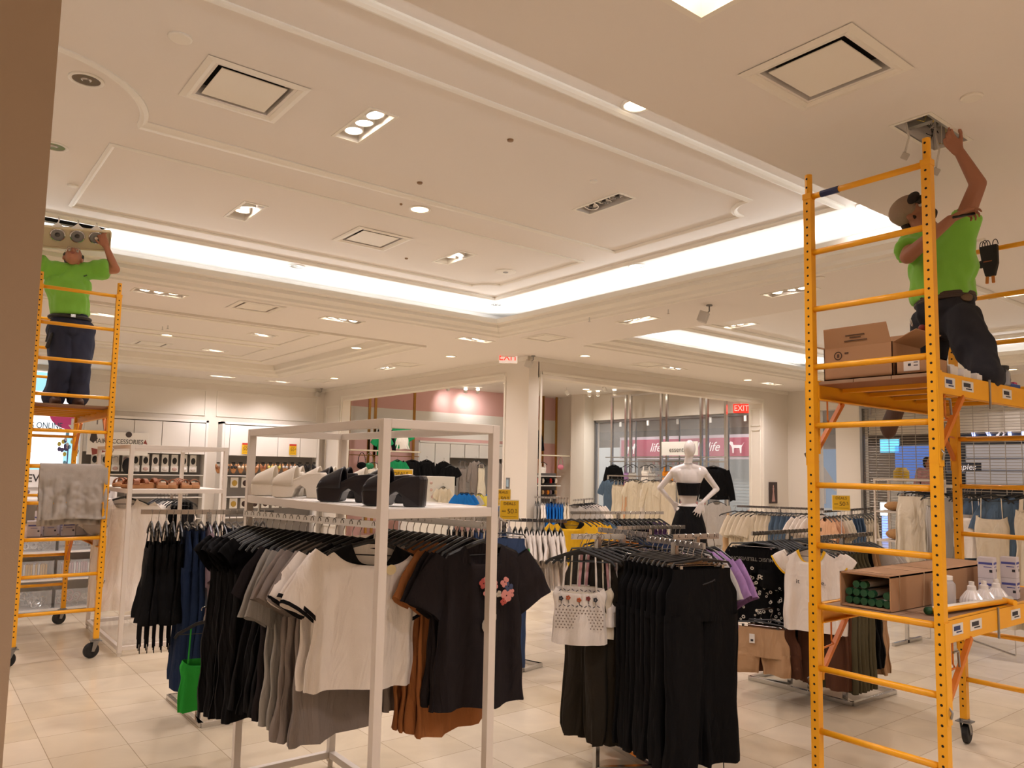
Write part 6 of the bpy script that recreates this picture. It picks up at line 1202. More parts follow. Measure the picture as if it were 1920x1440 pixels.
deals(1577, 943, 9.2, .20, 'yellow deals sign behind the right scaffold posts', -.75, 'f', .85)
for px, py, lb in ((461, 841, 'yellow and red fifty percent poster on the left cabinet door, nearer the white frame post'), (549, 843, 'yellow and red fifty percent poster on the cabinet door above the pale sandals')):
    p = atY(px, py, YB-.335); t = board('sale_poster', lb, 'sign', p, .17, .245, 0, YS, .003); b = MB(); b.box((0, -.002, .105), (.17, .002, .04)); b.build('red_strip', REDS, t, local=True); T(t, '50', .10, YSI, -.015, -.01, .004); T(t, '%', .05, YSI, .06, .01, .004); b = MB(); b.box((0, -.0022, .055), (.09, .001, .012)); b.box((0, -.0022, -.085), (.12, .001, .006)); b.build('small_print', YSI, t, local=True)
ER = mat('exit_red', 'd02018', .4, emit='ff2a1c', es=2.2); EW = mat('exit_white', 'efe6dc', .5, emit='f0e0d4', es=.5)
def exit_sign(px, py, ztop, w, h, rz, label, X=None, inv_=False):
    p = atX(px, py, X); t = board('exit_sign', label, 'exit sign', p, w, h, rz, EW if not inv_ else ER, .05)
    T(t, 'EXIT', h*.95, ER if not inv_ else EW, 0, 0, .027, sx=.85); b = MB(); b.box((0, 0, h/2+(ztop-p.z-h/2)/2), (.05, .03, ztop-p.z-h/2)); b.box((0, 0, ztop-p.z-.01), (w*.8, .06, .02)); b.build('mount', WHITEP, t, local=True)
exit_sign(953, 670, ZC, .30, .19, -.6, 'white exit sign with red letters in front of the big pillar', 7.75)
exit_sign(1390, 766, 3.88, .36, .2, -.9, 'red glowing exit sign above the shop window', 15.2, True)
# big light box at the left
SCRN = mat('lightbox_white', 'ffffff', .4, emit='eef6ff', es=1.5); SCB = mat('lightbox_blue', '9fdcf0', .4, emit='9adcf2', es=1.1); MAG = mat('magenta_print', 'b03a6c', .5, emit='b03a6c', es=.45); NAVYT = mat('navy_ink', '2f5f7a', .5)
YL = YB-.12; q0, q1 = atY(40, 885, YL), atY(155, 705, YL); sx0, sx1, sz0, sz1 = q0.x-.5, q1.x, q0.z, 3.42
t = thing('light_box', 'tall glowing advertising light box behind the left scaffold', 'light box', ((sx0+sx1)/2, YL, sz0)); b = MB(); b.bb(sx0-.03, sx1+.03, YL, YL+.1, sz0-.03, sz1+.03); b.build('case', WHITEP, t)
b = MB(); b.bb(sx0, sx1, YL-.004, YL, sz0, sz1); b.build('glowing_face', SCRN, t)
b = MB(); xa = atY(118, 860, YL).x; b.bb(xa, sx1-.02, YL-.006, YL-.004, sz0+.02, atY(120, 820, YL).z); b.bb(sx0, sx1-.02, YL-.006, YL-.004, sz0+.01, sz0+.12); b.bb(atY(92, 720, YL).x-.3, sx1-.02, YL-.006, YL-.004, atY(100, 735, YL).z, sz1-.02); b.build('pale_blue_print', SCB, t)
c0 = atY(157, 780, YL); rq = (c0-atY(103, 780, YL)).length; b = MB(); zt = atY(120, 778, YL).z; 
b.prism([(0, 0)]+[(-rq*math.cos(math.radians(a)), -rq*.62*math.sin(math.radians(a))) for a in range(0, 91, 6)], (sx1-.02, YL-.007, zt), EX, EZ, (0, -.002, 0)); b.build('magenta_quarter', MAG, t)
ac = atY(137, 797, YL-.012); b = MB(); b.prism([(-.035, .13), (.035, .13), (.035, 0), (.085, 0), (0, -.12), (-.085, 0), (-.035, 0)], ac, EX, EZ, (0, -.003, 0)); b.build('down_arrow', PAPER, t)
tp_ = atY(80, 798, YL-.01); textmesh('lettering', 'OURS ONLINE', .17, NAVYT, t, tp_+Vector((-.06, 0, 0)), EX, EZ, sx=.72)
b = MB(); rnd = random.Random(12); pc_ = atY(128, 836, YL-.008); b.mi(0)
for k in range(26): b.mi(k % 4); b.ell(pc_+Vector((rnd.gauss(0, .11), 0, rnd.gauss(0, .13))), (.035, .002, .045), 7, 5)
b.mi(1); b.tube([pc_, pc_+Vector((.0, 0, -.62))], .012, 6); b.build('blossom_picture', [mat('pr_yellow', 'd9cf6a', .6), mat('pr_violet', '5b5486', .6), mat('pr_white', 'e6e0ea', .6), mat('pr_blue', '7fb6d8', .6)], t)
# accessories sign
pA = atY(222, 830, YB-.45); t = board('shop_sign', 'white hair accessories sign above the left accessories wall', 'sign', (pA.x, YB-.45, pA.z-.02), 1.12, .46, 0, PAPER, .02); T(t, 'HAIR ACCESSORIES', .13, INK, .0, .04, .012, sx=.82); T(t, 'STYLING', .05, INK, 0, -.12, .012, sx=1.2)
b = MB(); b.prism([(-.5, .2), (-.42, .24), (-.38, .08), (-.46, .0), (-.52, .05)], (0, -.012, 0), EX, EZ, (0, -.002, 0)); b.lathe([(.0, 0), (.06, .0), (.06, .002), (0, .002)], (.18, -.012, .19), 14, True, axis=(0, -1, 0)); b.build('dark_pictures', mat('pr_dark', '3d3433', .6), t, local=True)
b = MB(); b.prism([(-.48, -.10), (-.2, -.16), (-.46, -.24)], (0, -.012, 0), EX, EZ, (0, -.002, 0)); b.prism([(.46, .02), (.54, .0), (.5, .1)], (0, -.012, 0), EX, EZ, (0, -.002, 0)); b.build('red_pennant', mat('pr_brick', '8c3f35', .6), t, local=True)
# ================================================================ back wall cabinets
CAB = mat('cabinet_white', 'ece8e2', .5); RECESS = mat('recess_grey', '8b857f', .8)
def wallunit(name, label, x0, x1, seams):
    t = thing(name, label, 'wall unit', (x0, YB, 0)); y = YB-.32
    b = MB(); b.bb(x0, x0+.05, y, YB, 0, 2.62); b.bb(x1-.05, x1, y, YB, 0, 2.62); b.bb(x0, x1, y, YB, 2.57, 2.62); b.bb(x0, x1, y, YB, 0, .12); b.build('case', CAB, t)
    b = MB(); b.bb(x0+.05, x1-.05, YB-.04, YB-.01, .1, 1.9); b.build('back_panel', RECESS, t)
    e = [x0+.05]+seams+[x1-.05]
    for a, c in zip(e, e[1:]): b = MB(); b.bb(a+.006, c-.006, y+.005, y+.03, 1.88, 2.55); b.build('door', CAB, t, bevel=.003)
    for z in (1.42, .95, .5): b = MB(); b.bb(x0+.05, x1-.05, y+.03, YB-.04, z, z+.02); b.build('shelf', CAB, t)
    return t
s1 = [atY(p, 830, YB-.32).x for p in (250, 303, 355)]; s2 = [atY(p, 840, YB-.32).x for p in (430, 521, 563)]
wallunit('wall_unit', 'white wall unit of hair accessories at the far left', 2.75, 5.2, s1); wallunit('wall_unit', 'white wall unit of hanging sandals near the wall corner', 5.5, 7.78, s2)
# sandals hanging in pairs on the right unit
cols = ['8a5b3a', '2a2320', '2a2320', 'd9c7ae', 'd9c7ae', 'c39272', '9a5f42', 'cfc56a', 'cfc56a', 'c9c4c4', 'c9c4c4', '1c1a1e', '1c1a1e', '1c1a1e']
for i, cc_ in enumerate(cols):
    px = 410+(590-410)*i/13; p = atY(px, 871, YB-.26); t = thing('hanging_sandals', ['first', 'second', 'third', 'fourth', 'fifth', 'sixth', 'seventh', 'eighth', 'ninth', 'tenth', 'eleventh', 'twelfth', 'thirteenth', 'fourteenth'][i]+' pair of sandals from the left hanging in the right wall unit', 'sandals', p); m_ = mat('sandal_'+cc_, cc_, .6)
    b = MB(); b.bb(p.x-.04, p.x+.04, p.y, p.y+.02, p.z+.02, p.z+.05); b.build('hanger_clip', BLACK, t)
    for s in (-1, 1):
        b = MB(); b.ell(p+Vector((s*.035, -.01, -.09)), (.034, .012, .11), 12, 8, Matrix.Rotation(s*.25, 3, 'Y')); b.build('sole', CORK if i < 11 else BLACK, t, smooth=True); b = MB(); b.ell(p+Vector((s*.037, -.025, -.06)), (.036, .014, .035), 10, 6, Matrix.Rotation(s*.25, 3, 'Y')); b.build('strap', m_, t, smooth=True)
# accessories on the left unit: hanging packs and small cards
rnd = random.Random(21); packc = ['d8d0ca', '22201f', 'c7a9a0', 'e6e0da', '3b3534', 'b8aeb4']
def pack(x, y, z, w, h, c, label, group):
    o = MB(); o.mi(0); o.bb(x-w/2, x+w/2, y-.004, y, z-h/2, z+h/2); o.mi(1); o.ell((x, y-.015, z-h*.05), (w*.36, .02, h*.3), 8, 6); tag(o.build('accessory_card', [PAPER, mat('acc_'+c, c, .6)]), label, 'accessory', group)
for i in range(11): pack(3.05+.19*i, YB-.2, 1.74, .13, .24, ['22201f', '22201f', 'd8d0ca', 'c7a9a0'][i % 4] if i < 5 else '22201f', 'small hair accessory card hanging in the upper row of the left unit', 'upper row of hair accessory cards')
for i in range(11): pack(3.05+.19*i, YB-.22, 1.56, .15, .13, ['e6e0da', 'd8d0ca', 'c7a9a0'][i % 3], 'pale hair accessory card in the second row of the left unit', 'second row of hair accessory cards')
for i in range(11): pack(3.05+.19*i, YB-.2, 1.2, .13, .2, packc[i % 6], 'hair accessory card in the third row of the left unit', 'third row of hair accessory cards')
for i in range(9): pack(5.62+.24*i, YB-.2, 1.28, .17, .22, 'b8963e' if i < 2 else '3b2620', 'jewellery card below the hanging sandals', 'jewellery cards below the sandals')
for i in range(9): pack(5.62+.24*i, YB-.2, .82, .17, .22, 'b8963e' if i < 2 else '3b2620', 'jewellery card in the lowest row below the sandals', 'lowest row of jewellery cards')
pk = mat('backpack', '17161a', .7); p = atY(240, 873, YB-.3); b = MB(); b.ell(p, (.11, .07, .16), 14, 10); tag(b.build('backpack', pk, None, smooth=True), 'small black backpack hanging among the hair accessories', 'backpack')
# gondola with acrylic bins left
gx0, gx1, gy = .35, 1.98, 9.95; ACR = mat('acrylic', 'dfe3e6', .08, alpha=.28)
t = thing('gondola', 'white gondola shelf of clear bins behind the left scaffold', 'shelf unit', (gx0, gy, 0)); b = MB(); b.bb(gx0, gx1, gy+.3, gy+.34, .05, 1.5); b.build('back_panel', CAB, t)
for z in (.06, .38, .68, .98, 1.25): b = MB(); b.bb(gx0, gx1, gy-.05, gy+.3, z-.02, z); b.build('shelf', CAB, t)
b = MB(); 
for x in (gx0, gx1): b.bb(x-.012, x+.012, gy-.05, gy+.34, 0, 1.5)
b.build('side_panel', CAB, t)
bl = ['clear acrylic bin of black hair bands on the lowest gondola shelf', 'clear acrylic bin of silver bangles on the lowest gondola shelf', 'clear acrylic bin of mixed brushes on the lowest gondola shelf at the right']
for r_, (z, nm) in enumerate(((.06, 'lowest'), (.38, 'second'), (.68, 'third'))):
    for k in range(3):
        x0_ = gx0+.03+k*.53; lb = ['dark hair bands', 'silver bangles', 'pale brushes', 'brown hair pins', 'yellow striped cards', 'pink cards', 'black clips', 'white clips', 'black purses'][r_*3+k]
        t = thing('acrylic_bin', 'clear bin of '+lb+' on the '+nm+' gondola shelf', 'bin', (x0_, gy, z)); b = MB()
        for f_ in ((x0_, x0_+.5, gy-.05, gy-.044, z, z+.2), (x0_, x0_+.006, gy-.05, gy+.25, z, z+.2), (x0_+.494, x0_+.5, gy-.05, gy+.25, z, z+.2)): b.bb(*f_)
        b.build('bin_body', ACR, t)
        b = MB(); pal = [[BLACK, PLW], [CHROME, PLW], [PLW, mat('brush_pink', 'c99aa0', .5)], [mat('pin_brown', '5a3526', .5), PLW], [YS, PAPER], [mat('brush_pink', 'c99aa0', .5), PAPER], [BLACK, GREY], [PLW, GREY], [BLACK, PLW]][r_*3+k]
        for i in range(34):
            b.mi(i % 2 if i % 3 else 0); c = Vector((x0_+.05+rnd.random()*.4, gy+rnd.random()*.2, z+.02+rnd.random()*.13))
            if 'cards' in lb: c = Vector((x0_+.06+(i % 17)*.023, gy-.0+(i//17)*.1, z+.085)); b.box(c, (.016, .07, .15))
            elif k == 1 or r_ == 0: b.tube([c+Vector((.028*math.cos(a), .028*math.sin(a)*.5, .028*math.sin(a))) for a in [2*math.pi*q/10 for q in range(10)]], .006, 5, closed=True)
            else: b.box(c, (.06, .03, .025), Matrix.Rotation(rnd.random()*3, 3, 'Z'))
        o = b.build(lb.replace(' ', '_'), pal, None); tag(o, 'loose '+lb+' filling the clear bin on the '+nm+' gondola shelf', 'accessories', kind='stuff')
for i in range(8):
    x = gx0+.12+.2*i; b = MB(); b.ell((x, gy+.1, 1.29), (.06, .06, .045), 10, 7); b.ell((x+.03, gy+.05, 1.33), (.04, .03, .03), 8, 6); tag(b.build('hair_scrunchie', F[['navy', 'pink', 'white', 'mauve'][i % 4]], None, smooth=True), 'bunched fabric scrunchie on the top gondola shelf', 'scrunchie', 'scrunchies on the top gondola shelf')
for i in range(4):
    x = gx0+.2+.4*i; b = MB(); b.bb(x-.09, x+.09, gy+.0, gy+.12, .98, 1.12); tag(b.build('folded_purse', mat('purse_brown', '4b3528', .7), None, bevel=.01), 'brown purse on the fourth gondola shelf', 'purse', 'brown purses on the gondola')
pN = atY(60, 897, gy+.28); t = board('shelf_sign', 'white strip sign reading new above the gondola', 'sign', (pN.x+.1, gy+.285, pN.z), 1.3, .2, 0, PAPER, .01); textmesh('lettering', 'NEW', .12, INK, t, Vector((pN.x-.01, gy+.278, pN.z)), EX, EZ)
# ================================================================ pink room displays
YD = 16.9
def post_(px, X=None, Y=YD, lab=''):
    p = atY(px, 800, Y); b = MB(); b.bb(p.x-.03, p.x+.03, Y-.02, Y+.02, .1, 3.88); tag(b.build('brass_post', BRASS), lab, 'post')
for px, lb in ((654, 'brass post nearest the left end of the pink room'), (692, 'left post of the close brass pair in the pink room'), (703, 'right post of the close brass pair in the pink room'), (776, 'brass post beside the green blouse'), (1012, 'brass post just right of the big pillar'), (1018, 'second brass post right of the big pillar'), (1043, 'brass post at the corner of the pink room')): post_(px, Y=YD if px < 900 else 17.3, lab=lb)
sa, sb_ = atY(650, 843, YD-.1), atY(782, 847, YD-.1); t = thing('brass_shelf', 'long shelf with a hanging bar on the pink wall', 'shelf', (sa.x, YD-.1, sa.z)); b = MB(); b.bb(sa.x, sb_.x, YD-.3, YD, sa.z-.02, sa.z+.01); b.build('board', mat('shelf_cream', 'd9cdb4', .5), t); b = MB(); b.bar((sa.x, YD-.2, sa.z-.12), (sb_.x, YD-.2, sa.z-.12), .02, .02); b.build('hanging_bar', BRASS, t)
sa2, sb2 = atY(1003, 853, YD), atY(1058, 855, YD); t = thing('brass_shelf', 'short shelf above the white tank top right of the pillar', 'shelf', (sa2.x, YD, sa2.z)); b = MB(); b.bb(sa2.x, sb2.x, YD-.3, YD, sa2.z-.02, sa2.z+.01); b.build('board', mat('shelf_cream', 'd9cdb4', .5), t)
def wg(px, py, kind, fk, L, W, lb, seed, Y=YD-.22, rz=-.1, **k): p = atY(px, py, Y); return garment(kind, F[fk], L, (p.x, Y, p.z+.06), rz, lb, seed=seed, q=1.1, W=W)
wg(754, 797, 'longtee', 'kelly', .55, .95, 'green blouse displayed above the shelf on the pink wall', 301); wg(755, 812, 'skirt', 'white', .34, .9, 'white skirt displayed under the green blouse', 302, YD-.25)
wg(723, 800, 'sweater', 'black', .7, .7, 'black jacket displayed above the shelf behind the frame post', 303); wg(717, 812, 'tee', 'kelly', .5, .6, 'green top under the black jacket on the pink wall', 304, YD-.26)
wg(700, 866, 'tank', 'white', .62, .9, 'white top hanging under the pink room shelf', 305); wg(745, 861, 'tee', 'kelly', .5, .85, 'green t-shirt hanging under the pink room shelf', 306); wg(773, 861, 'cap', 'black', .5, 1.1, 'first black top from the left in the pink room row', 307)
wg(800, 861, 'sweater', 'black', .55, .85, 'black top with a paper tag in the pink room row', 308); wg(832, 864, 'sweater', 'black', .6, .85, 'black hooded top in the pink room row', 309); wg(845, 872, 'tee', 'black', .5, .8, 'black tee at the right end of the dark row in the pink room', 310, YD-.3)
wg(868, 862, 'cami', 'grey', .9, .75, 'long grey camisole set hanging in the white recess', 311); wg(893, 862, 'sweater', 'grey', .85, .75, 'grey hooded sweater in the white recess', 312); wg(903, 868, 'dress', 'cream', .95, .7, 'cream hooded dress in front of the grey sweater', 313, YD-.3); wg(933, 866, 'sweater', 'grey', .7, .75, 'grey jacket at the edge of the pillar', 314)
wg(1018, 866, 'tank', 'white', .45, .75, 'white ribbed tank top right of the pillar', 315); wg(1007, 805, 'sweater', 'black', .8, .5, 'black jacket partly hidden by the right side of the pillar', 316)
def bag(px, py, m, lb, Y=YD-.2, s=1):
    p = atY(px, py, Y); t = thing('handbag', lb, 'handbag', p); b = MB(); b.ell(p, (.13*s, .05*s, .085*s), 16, 10); b.build('bag_body', m, t, smooth=True); b = MB(); b.tube([p+Vector((.10*s*math.cos(a), 0, .05*s+.26*s*math.sin(a))) for a in [math.pi*k/12 for k in range(13)]], .008, 6); b.build('bag_strap', m if 'pink' in lb else CHROME, t, smooth=True)
bag(678, 873, F['black'], 'black handbag with a chain handle under the pink room shelf'); bag(692, 874, mat('green_leather', '1d7a4c', .3), 'glossy green handbag next to the black one'); bag(1051, 876, mat('pink_leather', 'd07a8c', .5), 'small pink handbag hanging near the brass corner post', s=.9)
# white wardrobe block with counter
wa, wb = atY(778, 826, 17.55), atY(940, 832, 17.55); t = thing('wall_unit', 'white wardrobe panels on the pink wall behind the black tops', 'wall unit', (wa.x, 17.5, 0)); n = 6
for k in range(n): a = wa.x+(wb.x-wa.x)*k/n; c = wa.x+(wb.x-wa.x)*(k+1)/n; zlo = 1.25 if k < 2 else wa.z-.42; b = MB(); b.bb(a+.01, c-.01, 17.3, 17.34, zlo, wa.z-.06); b.build('door', CAB, t, bevel=.003)
b = MB(); b.bb(wa.x-.03, wb.x+.03, 17.3, 17.6, wa.z-.05, wa.z); b.bb(wa.x-.03, wa.x, 17.3, 17.6, 0, wa.z); b.bb(wb.x, wb.x+.03, 17.3, 17.6, 0, wa.z); b.build('case', CAB, t)
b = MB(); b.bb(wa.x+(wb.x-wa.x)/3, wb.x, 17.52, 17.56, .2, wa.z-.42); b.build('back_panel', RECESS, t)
ca_, cb2 = atY(778, 893, 15.6), atY(853, 895, 15.6); t = thing('low_counter', 'low white display counter with a white top folded on its side, in the pink room', 'counter', (ca_.x, 15.6, 0)); b = MB(); b.bb(ca_.x, cb2.x, 15.6, 16.2, 0, ca_.z); b.build('body', CAB, t, bevel=.004)
for i, (px, py) in enumerate([(795, 905), (808, 905), (796, 918), (808, 918), (796, 932), (810, 931)]): p = atY(px, py, 15.59); pack(p.x, 15.59, p.z, .12, .12, 'c7a9a0', 'small pale accessory card on the counter side in the pink room', 'cards on the pink room counter')
wg(831, 912, 'crop', 'cream', .36, .62, 'cream short top pinned on the side of the white counter', 321, 15.55)
for i, (px, py, fk, lb) in enumerate([(866, 926, 'blue', 'blue t-shirt, left one below the grey clothes'), (875, 926, 'blue', 'blue t-shirt, right one below the grey clothes'), (885, 927, 'lgrey', 'pale grey t-shirt left of the pale yellow one'), (899, 928, 'paleyellow', 'pale yellow t-shirt below the cream hooded dress'), (926, 925, 'blue', 'blue t-shirt at the pillar edge')]): p = atY(px, py, 14.0); garment('tee', F[fk], .42, (p.x, 14.0, p.z+.1), -.6, lb, seed=330+i, W=.5)
# small dark shelves right of the pillar
p = atY(1020, 915, 15.5); t = thing('accessory_tower', 'dark slatted accessory tower right of the big pillar', 'shelf unit', (p.x, 15.5, 0)); b = MB(); b.bb(p.x-.5, p.x+.5, 15.6, 15.66, 0, 1.62); b.build('back_panel', mat('tower_dark', '4a4340', .7), t)
for z in (.4, .7, 1.0, 1.3, 1.55): b = MB(); b.bb(p.x-.5, p.x+.5, 15.4, 15.6, z-.02, z); b.build('shelf', CAB, t)
for i in range(10): x = p.x-.42+.09*i; b = MB(); b.ell((x, 15.48, 1.42), (.035, .05, .07), 8, 6); tag(b.build('small_bag', F[['black', 'charcoal', 'red', 'black', 'white'][i % 5]], None, smooth=True), 'small pouch on the upper shelf of the dark accessory tower', 'pouch', 'pouches on the dark tower')
for i in range(10): x = p.x-.42+.09*i; b = MB(); b.ell((x, 15.48, 1.12), (.035, .05, .06), 8, 6); tag(b.build('small_bag', F[['brown', 'orange', 'mauve', 'black', 'beige'][i % 5]], None, smooth=True), 'small pouch on the middle shelf of the dark accessory tower', 'pouch', 'pouches on the middle shelf of the dark tower')
# switch plate, poster, camera
p = atY(952, 906, YP); 
p = atX(952, 906, XP-.004); b = MB(); b.mi(0); b.bb(XP-.008, XP, p.y-.05, p.y+.05, p.z-.09, p.z+.09); b.mi(1); b.bb(XP-.011, XP-.008, p.y-.03, p.y+.03, p.z-.06, p.z+.06); tag(b.build('wall_panel', [STEEL, mat('screen_blue', '9fb6c4', .3)]), 'small grey control panel on the big pillar', 'control panel')
p = atX(1452, 924, 15.45); px_ = 15.43
t = thing('framed_poster', 'small dark poster of a woman in a pink dress beside the shop window', 'poster', (px_, 9.95, p.z)); p = atY(1452, 924, 9.70); t.location = (p.x, 9.73, p.z); b = MB(); b.box((0, 0, 0), (.30, .012, .46)); b.build('board', mat('poster_dark', '3a2a26', .5), t, local=True)
b = MB(); b.ell((0, -.008, .14), (.02, .003, .028), 10, 7); b.prism([(-.03, .11), (.03, .11), (.02, .02), (.06, -.19), (-.06, -.19), (-.02, .02)], (0, -.007, 0), EX, EZ, (0, -.002, 0)); b.build('figure_print', mat('poster_pink', 'b98f86', .6), t, local=True)
p = atY(1048, 749, 17.4); b = MB(); b.ell((p.x, 17.4, p.z+.02), (.05, .05, .04), 12, 8); b.bb(p.x-.03, p.x+.03, 17.4, 17.6, p.z+.02, p.z+.06); tag(b.build('security_camera', PLW, None, smooth=False), 'small dark-lensed security camera at the pink room corner', 'camera')
# ================================================================ shop window fixtures and mall
def goal(pxs, lb):
    X = 14.9; ys = [atX(p, 780, X).y for p in pxs]; z1 = atX(pxs[0], 752, X).z; t = thing('chrome_frame', lb, 'window fixture', (X, ys[0], 0)); z1 = 3.72
    for y in ys: b = MB(); b.bb(X-.03, X+.03, y-.03, y+.03, 0, z1); b.build('post', CHROME, t)
    b = MB(); b.bb(X-.025, X+.025, ys[1], ys[0], z1-.05, z1); b.build('top_bar', CHROME, t)
    b = MB(); b.bb(X-.04, X-.01, ys[1]-.05, ys[0]+.05, 1.95, 1.98); b.bb(X-.2, X+.03, ys[1]-.05, ys[0]+.05, 2.06, 2.08); b.build('shelf_bar', CHROME, t)
goal((1148, 1174), 'leftmost chrome window frame'); goal((1183, 1240), 'second chrome window frame from the left'); goal((1251, 1315), 'third chrome window frame, behind the mannequin'); goal((1326, 1361), 'rightmost chrome window frame')
p = atX(1274, 841, 14.5); t = thing('window_sign', 'white essentials sign board behind the mannequin head', 'sign', (14.5, p.y, p.z), math.radians(-90)); w_ = abs(atX(1242, 841, 14.5).y-atX(1310, 841, 14.5).y); b = MB(); b.box((0, 0, 0), (w_, .02, .33)); b.build('board', PAPER, t, local=True); T(t, 'essentials', .17, INK, .02, -.03, .012, sx=1.0, bold=0)
XS = 20.5; y0_, y1_ = atX(1165, 838, XS).y, atX(1411, 838, XS).y; zc_ = atX(1290, 839, XS).z
t = thing('shop_fascia', 'pink shop sign with script letters and two white dogs across the mall', 'shop sign', (XS, (y0_+y1_)/2, zc_), math.radians(-90)); w_ = y0_-y1_; b = MB(); b.box((0, .02, 0), (w_+.1, .1, .78)); b.build('border', mat('fascia_lilac', 'cfc3d3', .5), t, local=True); b = MB(); b.box((0, -.04, 0), (w_-.1, .03, .58)); b.build('pink_face', mat('fascia_pink', 'b03a62', .5, emit='b03a62', es=.12), t, local=True)
FW_ = mat('fascia_white', 'efe6ea', .5, emit='efe6ea', es=.4)
T(t, 'life', .42, FW_, -w_*.20, 0, .06, shear=.35); T(t, 'is good', .42, FW_, w_*.02, 0, .06, shear=.35); T(t, 'life', .42, FW_, w_*.24, 0, .06, shear=.35)
for s in (-1, 1):
    b = MB(); o_ = w_*.40*s; f_ = 1 if s < 0 else -1
    b.prism([(-.22*f_, .05), (.1*f_, .06), (.12*f_, .14), (.2*f_, .17), (.27*f_, .1), (.2*f_, .06), (.15*f_, -.02), (.13*f_, -.2), (.09*f_, -.2), (.08*f_, -.04), (-.13*f_, -.04), (-.15*f_, -.2), (-.19*f_, -.2), (-.2*f_, -.02), (-.3*f_, .14)], (o_, -.06, 0), EX, EZ, (0, -.01, 0)); b.build('dog_silhouette', FW_, t, local=True)
# products in the shop across: shelves of red and white packets (uncountable)
t = thing('shop_shelving', 'tall lit shelves across the mall behind the pink sign', 'shelving', (XS+.6, (y0_+y1_)/2, 0)); b = MB(); b.bb(XS+.7, XS+.75, y1_+2.2, y0_-1, 0, 2.3); b.build('back_panel', mat('shelf_back', 'b9aeb4', .6), t)
for k in range(10): b = MB(); b.bb(XS+.4, XS+.7, y1_+2.2, y0_-1, .2+.22*k-.012, .2+.22*k); b.build('shelf', PLW, t)
b = MB(); rnd = random.Random(4); y = y1_+2.25
while y < y0_-1.05:
    for k in range(10):
        b.mi(rnd.choice((0, 0, 1, 2))); b.box((XS+.5, y, .2+.22*k+.07), (.12, .10, .13*rnd.uniform(.6, 1)))
    y += .125
tag(b.build('packets', [mat('pkt_red', 'b8423c', .6), PLW, mat('pkt_blue', '5a6d8a', .6)]), 'rows of red and white packets on the shelves across the mall', 'packets', kind='stuff')
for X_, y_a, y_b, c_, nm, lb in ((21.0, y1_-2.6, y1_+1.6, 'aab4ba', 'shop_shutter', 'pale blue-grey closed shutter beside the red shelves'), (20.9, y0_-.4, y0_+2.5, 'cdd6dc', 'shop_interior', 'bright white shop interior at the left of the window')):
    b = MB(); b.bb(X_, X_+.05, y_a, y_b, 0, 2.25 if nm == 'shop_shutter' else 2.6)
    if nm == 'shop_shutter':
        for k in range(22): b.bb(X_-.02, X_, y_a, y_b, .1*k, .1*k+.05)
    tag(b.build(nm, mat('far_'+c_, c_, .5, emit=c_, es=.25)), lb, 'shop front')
b = MB(); b.bb(21.8, 22.0, -8, 28, 2.95, 3.25); struct('trim_9', b, mat('fascia_dark', '3d3836', .6))
for k in range(3): b = MB(); b.bb(18.2, 22, -8, 28, 3.5+.22*k, 3.52+.22*k); 
for i in range(8):
    y = 14+1.3*i; t = thing('mall_spot', 'small white spotlight hanging in front of the shops across the mall', 'ceiling light', (20, y, 4.3), 0, 'mall spotlights'); b = MB(); b.tube([(20, y, 4.3), (20, y, 3.5)], .012, 6); b.build('stem', PLW, t); b = MB(); b.tube([(20, y, 3.5), (20, y, 3.3)], .045, 10); b.build('head', PLW, t)
# poster seen between wall and pillar
p = atX(1545, 905, 17.4); t = thing('mall_poster', 'blue poster of a woman in a white shirt behind the narrow window', 'poster', (17.4, p.y, p.z), math.radians(-90)); b = MB(); b.box((0, 0, .1), (1.2, .02, 1.4)); b.build('board', mat('poster_blue', '6d9cc9', .5, emit='6d9cc9', es=.35), t, local=True)
b = MB(); b.ell((-.1, -.014, .5), (.09, .004, .14), 12, 8); b.prism([(-.2, .38), (.02, .38), (.35, -.1), (.3, -.2), (.05, -.05), (.05, -.5), (-.35, -.5), (-.3, .1)], (0, -.012, 0), EX, EZ, (0, -.003, 0)); b.build('figure_print', mat('poster_figure', 'c9ccd6', .6), t, local=True)
# roller grille
GR = mat('grille_steel', 'a39a8e', .4, .7); gy1 = 8.03; gy0 = -2.5
t = thing('roller_grille', 'closed see-through steel roller grille across the shop entrance', 'roller grille', (XM, gy1, 0)); b = MB()
for i in range(58): z = .08+i*.053; b.tube([(XM+.03, gy0, z), (XM+.03, gy1, z)], .0055, 5)
b.build('horizontal_bars', GR, t); b = MB(); y = gy1
while y > gy0: b.bar((XM+.03, y, 0), (XM+.03, y, 3.12), .011, .011, upv=(1, 0, 0)); y -= .26
b.build('vertical_links', GR, t); b = MB(); b.bb(XM-.03, XM+.09, gy1, gy1+.05, 0, 3.14); b.bb(XM-.03, XM+.09, gy0, gy1, 3.08, 3.14); b.build('guide_frame', STEEL, t)
for i in range(13):
    y0s = 7.9
b = MB(); b.bb(XM+.25, XM+.30, gy0, gy1, 2.55, 3.12); struct('trim_10', b, WALL)
